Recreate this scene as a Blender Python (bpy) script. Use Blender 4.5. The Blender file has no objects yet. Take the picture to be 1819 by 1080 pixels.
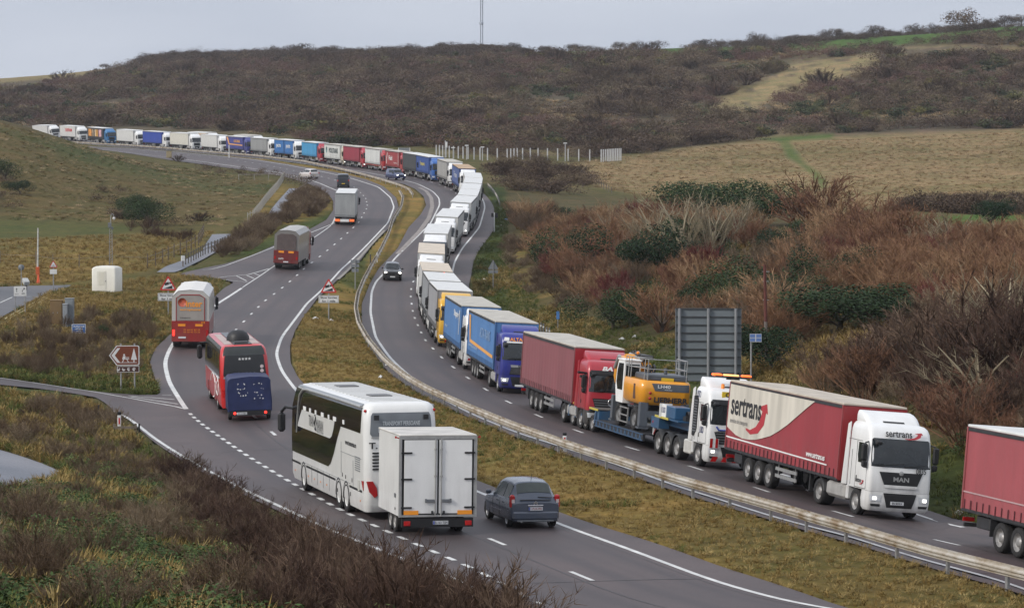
import bpy, bmesh, math, random
import numpy as np
from mathutils import Vector, Matrix
from mathutils.geometry import delaunay_2d_cdt

scene = bpy.context.scene
ROOT = scene.collection
R = math.radians
# ---------------------------------------------------------------- camera
cam_data = bpy.data.cameras.new('camera')
cam = bpy.data.objects.new('camera', cam_data)
ROOT.objects.link(cam)
cam.location = (0, 0, 12.0)
cam.rotation_euler = (R(90)-math.atan(190/5050.0), 0, 0)
cam_data.sensor_width = 36.0
cam_data.lens = 36.0*5050/1819
cam_data.clip_start = 1.0
cam_data.clip_end = 12000
scene.camera = cam
# ---------------------------------------------------------------- sky and sun
SUN_EL, SUN_AZ = 33.0, 238.0          # compass style: 0 = +Y, clockwise
world = bpy.data.worlds.new('World'); scene.world = world; world.use_nodes = True
nt = world.node_tree; nt.nodes.clear()
wo = nt.nodes.new('ShaderNodeOutputWorld'); bg = nt.nodes.new('ShaderNodeBackground')
sky = nt.nodes.new('ShaderNodeTexSky'); sky.sky_type = 'NISHITA'; sky.sun_disc = False
sky.sun_elevation = R(SUN_EL); sky.sun_rotation = R(SUN_AZ); sky.air_density = 1.2; sky.dust_density = 3.0
tc = nt.nodes.new('ShaderNodeTexCoord'); sep = nt.nodes.new('ShaderNodeSeparateXYZ')
ramp = nt.nodes.new('ShaderNodeValToRGB')
ramp.color_ramp.elements[0].position = 0.0; ramp.color_ramp.elements[0].color = (4.45, 4.8, 5.5, 1)
ramp.color_ramp.elements[1].position = 1.0; ramp.color_ramp.elements[1].color = (6.6, 6.9, 7.6, 1)
e = ramp.color_ramp.elements.new(0.09); e.color = (3.8, 4.12, 4.9, 1)
e = ramp.color_ramp.elements.new(0.35); e.color = (5.9, 6.2, 6.9, 1)
noi = nt.nodes.new('ShaderNodeTexNoise'); noi.inputs['Scale'].default_value = 4.0; noi.inputs['Detail'].default_value = 5
mp = nt.nodes.new('ShaderNodeMapping'); mp.inputs['Scale'].default_value = (1, 1, 5)
mul = nt.nodes.new('ShaderNodeMix'); mul.data_type = 'RGBA'; mul.blend_type = 'MULTIPLY'; mul.inputs[0].default_value = 1
nr = nt.nodes.new('ShaderNodeValToRGB'); nr.color_ramp.elements[0].position = .3; nr.color_ramp.elements[0].color = (.82, .84, .88, 1)
nr.color_ramp.elements[1].position = .7; nr.color_ramp.elements[1].color = (1.1, 1.09, 1.07, 1)
mix = nt.nodes.new('ShaderNodeMix'); mix.data_type = 'RGBA'; mix.inputs[0].default_value = 0.9
L = nt.links.new
L(tc.outputs['Generated'], sep.inputs[0]); L(sep.outputs['Z'], ramp.inputs[0])
L(tc.outputs['Generated'], mp.inputs[0]); L(mp.outputs[0], noi.inputs['Vector']); L(noi.outputs[0], nr.inputs[0])
L(ramp.outputs[0], mul.inputs[6]); L(nr.outputs[0], mul.inputs[7])
L(sky.outputs[0], mix.inputs[6]); L(mul.outputs[2], mix.inputs[7])
L(mix.outputs[2], bg.inputs['Color']); bg.inputs['Strength'].default_value = 0.1
L(bg.outputs[0], wo.inputs['Surface'])
sun_d = bpy.data.lights.new('sun', 'SUN'); sun_d.energy = 1.5; sun_d.angle = R(12); sun_d.color = (1.0, .95, .87)
sun = bpy.data.objects.new('sun', sun_d); ROOT.objects.link(sun)
_a, _e = R(SUN_AZ), R(SUN_EL)
_sv = Vector((math.sin(_a)*math.cos(_e), math.cos(_a)*math.cos(_e), math.sin(_e)))
sun.rotation_euler = _sv.to_track_quat('Z', 'Y').to_euler()
scene.view_settings.view_transform = 'Standard'; scene.view_settings.look = 'None'
scene.view_settings.exposure = 0.6; scene.view_settings.gamma = 1.0
scene.view_settings.use_curve_mapping = False
scene.cycles.max_bounces = 5; scene.cycles.diffuse_bounces = 2; scene.cycles.glossy_bounces = 3
scene.cycles.transparent_max_bounces = 8

# ---------------------------------------------------------------- materials
_mats = {}
def mat(col, rough=.6, metal=0.0, var=.12, scale=3.0, bump=0.0, emit=0.0, coat=0.0, name=None, detail=4, stretch=None, dirt=0.0, spec=None):
    key = (tuple(col), rough, metal, var, scale, bump, emit, coat, stretch, dirt)
    if key in _mats: return _mats[key]
    m = bpy.data.materials.new(name or 'surface'); m.use_nodes = True
    n = m.node_tree.nodes; l = m.node_tree.links; b = n['Principled BSDF']
    b.inputs['Base Color'].default_value = (*col, 1); b.inputs['Roughness'].default_value = rough
    b.inputs['Metallic'].default_value = metal
    if coat: b.inputs['Coat Weight'].default_value = coat; b.inputs['Coat Roughness'].default_value = .08
    if spec is not None: b.inputs['Specular IOR Level'].default_value = spec
    if emit: b.inputs['Emission Color'].default_value = (*col, 1); b.inputs['Emission Strength'].default_value = emit
    if var or bump:
        t = n.new('ShaderNodeTexCoord'); v = t.outputs['Object']
        if stretch:
            mpn = n.new('ShaderNodeMapping'); mpn.inputs['Scale'].default_value = stretch; l.new(v, mpn.inputs[0]); v = mpn.outputs[0]
        t2 = n.new('ShaderNodeTexNoise'); t2.inputs['Scale'].default_value = scale; t2.inputs['Detail'].default_value = detail
        l.new(v, t2.inputs['Vector'])
        if var:
            r = n.new('ShaderNodeMapRange'); r.inputs[1].default_value = .25; r.inputs[2].default_value = .75
            r.inputs[3].default_value = 1-var; r.inputs[4].default_value = 1+var*.6
            l.new(t2.outputs[0], r.inputs[0])
            mx = n.new('ShaderNodeMix'); mx.data_type = 'RGBA'; mx.blend_type = 'MULTIPLY'; mx.inputs[0].default_value = 1
            mx.inputs[6].default_value = (*col, 1); l.new(r.outputs[0], mx.inputs[7]); outc = mx.outputs[2]
            if dirt:      # road film: thicker in blotches and low down
                sp = n.new('ShaderNodeSeparateXYZ'); l.new(t.outputs['Object'], sp.inputs[0])
                zr = n.new('ShaderNodeMapRange'); zr.inputs[1].default_value = 2.4; zr.inputs[2].default_value = .3
                zr.inputs[3].default_value = .15; zr.inputs[4].default_value = 1.0; l.new(sp.outputs['Z'], zr.inputs[0])
                n3 = n.new('ShaderNodeTexNoise'); n3.inputs['Scale'].default_value = 2.0; n3.inputs['Detail'].default_value = 6
                mp3 = n.new('ShaderNodeMapping'); mp3.inputs['Scale'].default_value = (1.5, 1.5, .35); l.new(t.outputs['Object'], mp3.inputs[0]); l.new(mp3.outputs[0], n3.inputs['Vector'])
                r3 = n.new('ShaderNodeMapRange'); r3.inputs[1].default_value = .35; r3.inputs[2].default_value = .75; r3.inputs[3].default_value = .15; r3.inputs[4].default_value = 1.0
                l.new(n3.outputs[0], r3.inputs[0])
                mm = n.new('ShaderNodeMath'); mm.operation = 'MULTIPLY'; l.new(zr.outputs[0], mm.inputs[0]); l.new(r3.outputs[0], mm.inputs[1])
                m4 = n.new('ShaderNodeMath'); m4.operation = 'MULTIPLY'; m4.inputs[1].default_value = dirt; l.new(mm.outputs[0], m4.inputs[0])
                mx2 = n.new('ShaderNodeMix'); mx2.data_type = 'RGBA'; l.new(m4.outputs[0], mx2.inputs[0]); l.new(outc, mx2.inputs[6]); mx2.inputs[7].default_value = (.11, .095, .08, 1)
                outc = mx2.outputs[2]
            l.new(outc, b.inputs['Base Color'])
        if bump:
            bp = n.new('ShaderNodeBump'); bp.inputs['Strength'].default_value = bump; bp.inputs['Distance'].default_value = .05
            l.new(t2.outputs[0], bp.inputs['Height']); l.new(bp.outputs[0], b.inputs['Normal'])
    _mats[key] = m; return m

# ---------------------------------------------------------------- mesh tools
class MB:
    def __init__(s): s.v = []; s.f = []; s.sm = []
    def add(s, vs, fs, sm=False):
        o = len(s.v); s.v += [tuple(p) for p in vs]; s.f += [tuple(i+o for i in f) for f in fs]; s.sm += [sm]*len(fs); return s
    def box(s, c, d, bev=0.0, M=None):
        x, y, z = d[0]/2, d[1]/2, d[2]/2
        if bev <= 0:
            vs = [(c[0]+a*x, c[1]+b*y, c[2]+e*z) for a in (-1,1) for b in (-1,1) for e in (-1,1)]
            fs = [(0,1,3,2),(4,6,7,5),(0,4,5,1),(2,3,7,6),(0,2,6,4),(1,5,7,3)]
        else:
            vs = []; bev = min(bev, x*.95, y*.95, z*.95)
            q = [(x,y-bev,z-bev),(x-bev,y,z-bev),(x-bev,y-bev,z)]
            idx = {}
            for a in (-1,1):
                for b in (-1,1):
                    for e in (-1,1):
                        for k in range(3):
                            idx[(a,b,e,k)] = len(vs); vs.append((c[0]+a*q[k][0], c[1]+b*q[k][1], c[2]+e*q[k][2]))
            fs = []
            for a in (-1,1): fs.append(tuple(idx[(a,b,e,0)] for b,e in ((-1,-1),(1,-1),(1,1),(-1,1))))
            for b in (-1,1): fs.append(tuple(idx[(a,b,e,1)] for a,e in ((-1,-1),(1,-1),(1,1),(-1,1))))
            for e in (-1,1): fs.append(tuple(idx[(a,b,e,2)] for a,b in ((-1,-1),(1,-1),(1,1),(-1,1))))
            for b in (-1,1):
                for e in (-1,1): fs.append((idx[(-1,b,e,1)], idx[(1,b,e,1)], idx[(1,b,e,2)], idx[(-1,b,e,2)]))
            for a in (-1,1):
                for e in (-1,1): fs.append((idx[(a,-1,e,0)], idx[(a,1,e,0)], idx[(a,1,e,2)], idx[(a,-1,e,2)]))
                for b in (-1,1): fs.append((idx[(a,b,-1,0)], idx[(a,b,1,0)], idx[(a,b,1,1)], idx[(a,b,-1,1)]))
                for b in (-1,1):
                    for e in (-1,1): fs.append((idx[(a,b,e,0)], idx[(a,b,e,1)], idx[(a,b,e,2)]))
        if M is not None: vs = [tuple(M @ Vector(p)) for p in vs]
        return s.add(vs, fs)
    def prism(s, poly, axis, a, b):
        """outline in the two other axes, pushed from a to b along axis"""
        n = len(poly)
        def P(u, v, w): return {'x':(w,u,v), 'y':(u,w,v), 'z':(u,v,w)}[axis]
        vs = [P(u,v,a) for u,v in poly]+[P(u,v,b) for u,v in poly]
        fs = [tuple(range(n)), tuple(range(n, 2*n))]+[(i,(i+1)%n,n+(i+1)%n,n+i) for i in range(n)]
        return s.add(vs, fs)
    def tube(s, pts, r, n=6, cap=True, sm=True):
        pts = [Vector(p) for p in pts]; rs = r if isinstance(r, (list,tuple)) else [r]*len(pts); vs = []; fs = []
        for i, p in enumerate(pts):
            d = (pts[min(i+1,len(pts)-1)]-pts[max(i-1,0)]).normalized()
            a = d.cross(Vector((0,0,1)) if abs(d.z) < .9 else Vector((1,0,0))).normalized(); b = d.cross(a)
            for k in range(n):
                t = 2*math.pi*k/n; vs.append(p+(a*math.cos(t)+b*math.sin(t))*rs[i])
        for i in range(len(pts)-1):
            for k in range(n): fs.append((i*n+k, i*n+(k+1)%n, (i+1)*n+(k+1)%n, (i+1)*n+k))
        s.add(vs, fs, sm)
        if cap: s.add(vs[:n], [tuple(range(n))]); s.add(vs[-n:], [tuple(range(n))])
        return s
    def lathe(s, prof, c, axis='y', n=20, sm=True, arc=(0, 2*math.pi)):
        """prof: (radius, position along axis)"""
        vs = []; fs = []; m = len(prof); full = abs(arc[1]-arc[0]-2*math.pi) < 1e-6; k2 = n if full else n+1
        for k in range(k2):
            t = arc[0]+(arc[1]-arc[0])*k/n; ct, st = math.cos(t), math.sin(t)
            for r, h in prof:
                p = {'y':(r*ct, h, r*st), 'x':(h, r*ct, r*st), 'z':(r*ct, r*st, h)}[axis]
                vs.append((c[0]+p[0], c[1]+p[1], c[2]+p[2]))
        for k in range(n):
            a = k*m; b = ((k+1) % k2)*m
            for i in range(m-1): fs.append((a+i, a+i+1, b+i+1, b+i))
        return s.add(vs, fs, sm)
    def grid(s, rows, sm=False):
        n = len(rows[0]); vs = [p for r in rows for p in r]
        fs = [(i*n+j, i*n+j+1, (i+1)*n+j+1, (i+1)*n+j) for i in range(len(rows)-1) for j in range(n-1)]
        return s.add(vs, fs, sm)
    def mesh(s, name='m', fix=True):
        me = bpy.data.meshes.new(name); me.from_pydata(s.v, [], s.f)
        me.polygons.foreach_set('use_smooth', s.sm)
        if fix:
            bm = bmesh.new(); bm.from_mesh(me); bmesh.ops.recalc_face_normals(bm, faces=bm.faces); bm.to_mesh(me); bm.free()
        me.materials.append(None); me.update(); return me

def obj(name, me, m=None, parent=None, M=None, **props):
    if isinstance(me, MB): me = me.mesh(name)
    o = bpy.data.objects.new(name, me); ROOT.objects.link(o)
    if m is not None:
        if len(me.materials) == 0: me.materials.append(None)
        o.material_slots[0].link = 'OBJECT'; o.material_slots[0].material = m
    if parent is not None: o.parent = parent
    if M is not None: o.matrix_local = M
    for k, v in props.items(): o[k] = v
    return o
def empty(name, M, label, category, group=None):
    o = bpy.data.objects.new(name, None); o.empty_display_size = .5; ROOT.objects.link(o)
    o.matrix_world = M; o['label'] = label; o['category'] = category
    if group: o['group'] = group
    return o
def tag(o, label, category, group=None):
    o['label'] = label; o['category'] = category
    if group: o['group'] = group
    return o
_mc = {}
def cached(key, fn):
    if key not in _mc:
        r = fn(); _mc[key] = r.mesh(str(key[0] if isinstance(key, tuple) else key)) if isinstance(r, MB) else r
    return _mc[key]

_txt = {}
def text_mesh(body, width=None, height=None, shear=0.0, depth=0.004, bold=0.0, spacing=1.0):
    """flat lettering centred on the origin in the XY plane, squeezed to the given size"""
    key = (body, width, height, shear, bold, spacing)
    if key in _txt: return _txt[key]
    cu = bpy.data.curves.new('lettering', 'FONT'); cu.body = body; cu.align_x = 'CENTER'; cu.extrude = depth/2
    cu.shear = shear; cu.offset = bold; cu.space_character = spacing; cu.resolution_u = 3; cu.size = 1.0
    to = bpy.data.objects.new('lettering', cu); ROOT.objects.link(to)
    dg = bpy.context.evaluated_depsgraph_get(); me = bpy.data.meshes.new_from_object(to.evaluated_get(dg))
    bpy.data.objects.remove(to); bpy.data.curves.remove(cu)
    n = len(me.vertices); co = np.zeros(n*3); me.vertices.foreach_get('co', co); co = co.reshape(-1, 3)
    lo, hi = co.min(0), co.max(0); c = (lo+hi)/2; co -= c; sz = hi-lo
    sx = width/sz[0] if width else (height/sz[1]); sy = height/sz[1] if height else sx
    co[:,0] *= sx; co[:,1] *= sy
    me.vertices.foreach_set('co', co.ravel()); me.materials.clear(); me.materials.append(None); me.update()
    _txt[key] = me; return me
def face_M(p, facing, up=(0,0,1)):
    """matrix that stands XY-plane print up at p, looking along facing"""
    n = Vector(facing).normalized(); u = Vector(up); x = u.cross(n).normalized(); y = n.cross(x)
    return Matrix.Translation(p) @ Matrix((x, y, n)).transposed().to_4x4()
# ---------------------------------------------------------------- terrain field
FPX = 5050.0
CX, CY, HOR = 909.5, 540.0, 350.0
CAMZ = 12.0
PITCH = math.atan((CY-HOR)/FPX)
_cp, _sp = math.cos(PITCH), math.sin(PITCH)

def ray(px, py):
    a, b = (px-CX)/FPX, (CY-py)/FPX
    return np.array([a, _cp + b*_sp, -_sp + b*_cp])

def project(x, y, z):
    dz = z-CAMZ
    w = y*_cp - dz*_sp
    v = y*_sp + dz*_cp
    return CX+FPX*x/w, CY-FPX*v/w

# survey points: picture position and distance, read off the known size of vehicles, signs and lane marks
_cpts = [
 # right carriageway
 (1760,968,96.4),(1592,922,104.5),(1330,853,116),(1300,832,122),(1440,862,118),(1630,913,107.2),(1743,943,101.7),(1085,762,143.4),(925,702,166),(858,660,184),(800,626,203),(775,594,223),
 (785,565,247),(777,528,270),(790,487,295),(803,452,316),(826,432,337),(836,414,356),(846,399,375),(848,386,394),
 (857,369,413),(836,345,433),(812,333,452),(782,325,470),(727,311,505),(657,300,542),(579,289,580),
 (491,280,613),(402,272,650),(302,266,688),(199,260,723),(98,253,760),(0,249,850),
 (697,500,290),(1819,1050,82),(1500,955,95.5),(1250,881,108.4),(1011,799,130),(928,774,139),(840,738,150),(719,662,174),(660,580,228),(690,489,292),(764,400,362),(781,360,410),(741,327,458),(622,302,530),
 # left carriageway
 (1200,1010,89.5),(955,943,98.3),(1117,979,94),(757,977,92),(690,895,106),(520,840,120),(425,740,152),(340,618,192),(490,640,182),(512,478,290),(560,520,262),(645,440,325),(605,400,355),(690,380,378),
 (610,335,450),(560,318,480),(455,290,582),(330,282,628),(240,267,680),
 (870,1060,80),(620,955,96),(360,830,123),(240,750,147),(120,690,160),(0,676,163),
 # foreground bank
 (0,1080,38),(450,1080,50),(700,1080,64),(1000,1120,72),(1500,1120,74),(1819,1120,76),(0,960,64),(300,960,72),(500,960,84),(0,860,92),(150,820,108),(300,860,104),(0,760,128),(150,730,145),
 # land left of the road
 (0,620,185),(120,640,180),(240,650,184),(250,580,206),(330,530,236),(0,560,208),(0,515,240),(180,515,252),(300,485,278),(120,500,262),(0,460,292),(200,460,290),(400,455,306),
 (200,410,335),(0,400,345),(350,420,335),(430,400,352),(490,385,375),(520,350,420),(560,385,368),(0,330,395),(200,330,425),(350,360,400),(420,330,455),(450,315,500),
 (0,215,490),(100,244,505),(200,275,530),(300,300,520),(360,303,560),
 # right verge and scrub bank
 (875,450,345),(870,520,283),(905,590,222),(1000,610,202),(1100,650,176),(1250,690,150),(1400,720,138),(1560,760,126),(1700,905,108),(1655,905,111),(1819,880,103),
 (1660,700,138),(1819,700,128),(1600,640,155),(1819,600,150),(1400,600,178),(1200,580,205),(1000,540,245),(950,460,310),(1150,480,245),(1400,480,230),(1700,480,205),(1819,470,200),
 (950,390,400),(1050,380,370),(1200,390,310),(1500,400,275),(1819,420,242),(1300,376,330),(1600,378,295),
 # meadow behind the bank
 (905,330,450),(1000,335,465),(1100,345,470),(1450,368,430),(1700,380,395),(1819,385,385),(1819,350,440),(1600,372,405),(950,305,530),(880,290,560),(1000,285,590),(1100,285,600),(1300,290,590),(1600,300,560),
 (1400,245,690),(1819,235,690),(1100,262,670),(800,283,580),
 (640,272,640),(500,255,690),(300,248,750),(100,235,830),(800,255,680),
 # hillside and ridge
 (0,190,1010),(200,190,960),(600,180,900),(1000,190,850),(1400,180,830),(1819,160,830),(400,215,840),(900,230,760),(1300,222,760),
 (0,140,1320),(150,128,1300),(300,108,1260),(450,106,1220),(600,104,1170),(850,100,1110),(1200,92,1060),(1500,76,1010),(1819,55,980),(1100,90.5,1200),(1300,84,1140),(1500,72,1120),(1700,60,1110),(1819,51,1100),
 (300,150,1080),(800,140,980),(1300,130,930),(1819,110,900),
]
def _ctrl():
    P = []
    for px, py, D in _cpts:
        r = ray(px, py); t = D/r[1]
        P.append((r[0]*t, D, CAMZ+r[2]*t))
    for u in (-0.34,-0.2,0,0.2,0.34):
        P.append((u*14, 14, 9.3)); P.append((u*24, 24, 7.9))
        P.append((u*1800, 1800, 70.)); P.append((u*3000, 3000, 72.))
    # carry the land on sideways beyond the frame
    for D, zl, zr in ((50,5,1.2),(100,3.2,2.2),(160,2.2,5.5),(230,4,10),(330,10,13),(420,18,15),(520,27,17),(700,31,29),(850,36,46),(1000,44,66),(1200,60,68)):
        P.append((-0.33*D, D, zl)); P.append((0.33*D, D, zr))
    return np.array(P)
_C = _ctrl()
def _uv(x, y):
    yy = np.maximum(y, 12.0)
    u = np.clip(x/yy, -0.36, 0.36)
    return np.stack([u*10.0, np.log(yy)*2.6], -1)
def _phi(r2):
    return 0.5*r2*np.log(r2+1e-9)
def _fit():
    X = _uv(_C[:,0], _C[:,1]); n = len(X)
    K = _phi(((X[:,None]-X[None])**2).sum(-1)) + np.eye(n)*0.006
    Pm = np.concatenate([np.ones((n,1)), X], 1)
    A = np.zeros((n+3, n+3)); A[:n,:n] = K; A[:n,n:] = Pm; A[n:,:n] = Pm.T
    b = np.zeros(n+3); b[:n] = _C[:,2]/_C[:,1]**0.6
    s = np.linalg.solve(A, b)
    return X, s[:n], s[n:]
_FX, _FW, _FA = _fit()
def H(x, y):
    x = np.asarray(x, float); y = np.asarray(y, float)
    shp = x.shape; xf = x.ravel(); yf = y.ravel()
    out = np.zeros(xf.shape); F = _FX.astype(np.float32); F2 = (F*F).sum(1); W = _FW
    for i in range(0, len(xf), 20000):
        X = _uv(xf[i:i+20000], yf[i:i+20000]); X4 = X.astype(np.float32)
        r2 = X4 @ (-2*F.T); r2 += (X4*X4).sum(1)[:,None]; r2 += F2; np.maximum(r2, 1e-9, out=r2)
        K = np.log(r2); K *= r2
        out[i:i+20000] = 0.5*(K.astype(np.float64) @ W) + _FA[0] + X @ _FA[1:]
    out *= np.maximum(yf, 12.0)**0.6
    far = np.clip((yf-1500)/800, 0, 1)
    out = out*(1-far) + 72*far
    near = np.clip((20-yf)/25, 0, 1); near = near*near*(3-2*near)
    out = out*(1-near) + 9.3*near
    return out.reshape(shp)
_GU = np.linspace(-.3, .3, 181); _GV = np.linspace(math.log(14), math.log(1600), 700)
def _table():
    global _TAB
    yy = np.exp(_GV)[None,:]*np.ones((len(_GU),1)); _TAB = H(_GU[:,None]*yy, yy)
def _Hq(x, y):
    u = np.clip((x/y+.3)/.6*180, 0, 179.999); v = np.clip((np.log(y)-_GV[0])/(_GV[-1]-_GV[0])*699, 0, 698.999)
    i = u.astype(int); j = v.astype(int); a = u-i; b = v-j
    return (_TAB[i,j]*(1-a)+_TAB[i+1,j]*a)*(1-b)+(_TAB[i,j+1]*(1-a)+_TAB[i+1,j+1]*a)*b
_table()
_TT = np.exp(np.linspace(math.log(16), math.log(1500), 2600))
def at(px, py):
    """where a sight line meets the ground"""
    px = np.atleast_1d(np.asarray(px, float)); py = np.atleast_1d(np.asarray(py, float))
    r = np.stack([ray(a, b)/ray(a, b)[1] for a, b in zip(px, py)])
    f = CAMZ + r[:,2:3]*_TT[None] - _Hq(r[:,0:1]*_TT[None], np.ones((len(px),1))*_TT[None])
    neg = f < 0; k = np.where(neg.any(1), np.argmax(neg, 1), len(_TT)-1); k = np.maximum(k, 1); I = np.arange(len(px))
    t0, t1, f0, f1 = _TT[k-1], _TT[k], f[I,k-1], f[I,k]
    t = t0+(t1-t0)*f0/np.where(np.abs(f0-f1) < 1e-9, 1, f0-f1)
    for _ in range(2):      # settle on the exact surface
        h = 0.5; e = CAMZ+r[:,2]*t-H(r[:,0]*t, t); e2 = CAMZ+r[:,2]*(t+h)-H(r[:,0]*(t+h), t+h)
        sl = (e2-e)/h; t = t-np.where(np.abs(sl) > 1e-3, np.clip(e/np.where(np.abs(sl) > 1e-3, sl, 1), -3, 3), 0)
    return np.stack([r[:,0]*t, t], 1)
def at1(px, py):
    x, y = at(px, py)[0]
    return float(x), float(y)
def Z(x, y): return float(H(np.array([x]), np.array([y]))[0])
def resample(P, step):
    P = np.asarray(P, float); d = np.r_[0, np.cumsum(np.linalg.norm(np.diff(P, axis=0), axis=1))]
    n = max(2, int(round(d[-1]/step))+1); s = np.linspace(0, d[-1], n)
    return np.stack([np.interp(s, d, P[:,k]) for k in range(P.shape[1])], 1)
def smooth(P, k):
    P = P.copy()
    for _ in range(k):
        Q = P.copy(); Q[1:-1] = 0.25*P[:-2]+0.5*P[1:-1]+0.25*P[2:]; P = Q
    return P
def curve_px(pts, step=1.0, sm=60):
    """a painted line read off the picture, carried onto the ground and evened out"""
    W = at([p[0] for p in pts], [p[1] for p in pts])
    return smooth(resample(W, step), sm)
def normals(P):
    T = np.gradient(P, axis=0); T /= np.linalg.norm(T, axis=1)[:,None]
    return np.stack([T[:,1], -T[:,0]], 1)     # to the right of the direction of travel
def offset(P, d):
    return P + normals(P)*np.asarray(d).reshape(-1,1) if np.ndim(d) else P + normals(P)*d
_RIN_PX = [(1819,1047),(1650,998),(1450,940),(1250,881),(1122,835),(1011,799),(928,774),(840,738),(770,701),(719,662),(692,636),(667,600),(658,555),(660,519),(668,500),(680,489),(700,461),(735,427),(764,399),(781,365),(780,353),(769,341),(741,327),(689,314),(622,302),(560,294),(480,284),(400,276.5),(300,267.5),(220,262)]
_LIN_PX = [(1480,1098),(1420,1080),(1200,1010),(1000,935),(870,883),(760,840),(640,780),(545,712),(530,700),(500,660),(490,630),(500,600),(545,540),(605,480),(650,438),(689,397),(700,369),(694,352),(672,333),(622,317),(583,308),(511,294),(455,285),(400,279),(320,271.5),(230,264.5)]
def _road_survey():
    """level the two carriageways: even gradient along, even crossfall across"""
    global _C, _FX, _FW, _FA
    new = []; rim = []
    for pts, sg, lo, hi in ((_RIN_PX, 1, -.065, .03), (_LIN_PX, -1, -.03, .055)):
        P = curve_px(pts, 2.0, 30); z = H(P[:,0], P[:,1]); Q = offset(P, 7.3*sg); zq = H(Q[:,0], Q[:,1])
        cf = np.clip((zq-z)/7.3, lo, hi)
        if sg > 0:
            n_ = P[:,1] < 230; cf[n_] = np.interp(P[n_,1], [80,105,125,155,190,230], [-.082,-.080,-.068,-.055,-.05,-.055])
        for k_ in range(500):
            for a in ((z, cf) if k_ < 60 else (z,)): a[1:-1] = .25*a[:-2]+.5*a[1:-1]+.25*a[2:]
        for w in (-1.2, 0, 3.65, 7.3, 8.6):
            Q = offset(P, w*sg)
            for i in range(0, len(P), 6): new.append((Q[i,0], Q[i,1], z[i]+cf[i]*w))
        rim.append(offset(P, -1.0*sg)); rim.append(offset(P, 8.3*sg))
        poly = np.concatenate([offset(P, -5.0*sg), offset(P, 12.0*sg)[::-1]])
        rim.append(poly)
    keep = []
    for c in _C:
        ok = True
        for a in new:
            if (c[0]-a[0])**2+(c[1]-a[1])**2 < 49: ok = False; break
        if ok: keep.append(c)
    _C = np.concatenate([np.array(keep), np.array(new)]); _FX, _FW, _FA = _fit()
_road_survey()
_table()
# ---------------------------------------------------------------- roads: painted lines first
def wp(px, py, D):
    r = ray(px, py); t = D/r[1]; return (r[0]*t, D)
def line(pts, tail=(), step=1.0, sm=20, head=()):
    W = at([p[0] for p in pts], [p[1] for p in pts])
    W = np.concatenate([np.array([wp(*h) for h in head]).reshape(-1,2), W, np.array([wp(*t) for t in tail]).reshape(-1,2)])
    return smooth(resample(W, step), sm)
# right-hand carriageway (traffic comes towards the camera): median-side line, near to far
R_IN = line([(1819,1047),(1650,998),(1450,940),(1250,881),(1122,835),(1011,799),(928,774),(840,738),(770,701),(719,662),(692,636),(667,600),(658,555),(660,519),(668,500),(680,489),(700,461),(735,427),(764,399),(781,365),(780,353),(769,341),(741,327),(689,314),(622,302),(560,294),(480,284),(400,276.5),(300,267.5),(220,262)],
            tail=[(98,254,763),(0,250,808),(-120,244,855)], head=[(2050,1115,74)])
R_W = np.interp(R_IN[:,1], [270,330,400,450,520], [7.3,6.2,6.4,6.9,7.3])
R_OUT = smooth(offset(R_IN, R_W), 20)
# left-hand carriageway (traffic goes away): median-side line
L_IN = line([(1480,1098),(1420,1080),(1200,1010),(1000,935),(870,883),(760,840),(640,780),(545,712),(530,700),(500,660),(490,630),(500,600),(545,540),(605,480),(650,438),(689,397),(700,369),(694,352),(672,333),(622,317),(583,308),(511,294),(455,285),(400,279),(320,271.5),(230,264.5)],
            tail=[(100,258,728),(0,254,775),(-120,248,825)], head=[(1700,1160,76)])
# left-hand line of the running lanes, then dashes past the junction
L_OUT = line([(1010,1100),(910,1045),(870,1028),(780,985),(690,948),(605,908),(525,863),(450,818),(380,770),(344,744),(330,728),(300,680),(292,644),(303,617),(330,583),(385,541),(440,505),(483,476),(547,430),(590,400),(603,372),(605,342),(567,326),(500,308),(455,301),(400,293.5),(361,288),(300,280)],
            tail=[(200,270,662),(90,262,705),(0,258,750),(-120,252,805)])
# outermost line round the slip road mouth and along the merging strip
L_SLIP = line([(203,732),(222,739),(240,752),(275,780),(330,815),(360,832),(440,874),(500,902),(620,957),(755,1010),(900,1072),(960,1100)], sm=8)

def mono(P):
    return P[np.argsort(P[:,1])]
def inside(poly, X, Y):
    out = np.zeros(X.shape, bool); n = len(poly)
    lo, hi = poly.min(0), poly.max(0)
    sel = (X >= lo[0]) & (X <= hi[0]) & (Y >= lo[1]) & (Y <= hi[1])
    x, y = X[sel], Y[sel]; r = np.zeros(x.shape, bool)
    j = n-1
    for i in range(n):
        xi, yi = poly[i]; xj, yj = poly[j]
        if yi != yj:
            c = ((yi > y) != (yj > y)) & (x < (xj-xi)*(y-yi)/(yj-yi)+xi); r ^= c
        j = i
    out[sel] = r; return out
def px_poly(pts, tail=(), step=1.5, sm=0):
    W = at([p[0] for p in pts], [p[1] for p in pts])
    if len(tail): W = np.concatenate([W, np.array([wp(*t) for t in tail])])
    W = np.concatenate([W, W[:1]]); return resample(W, step)[:-1]

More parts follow.
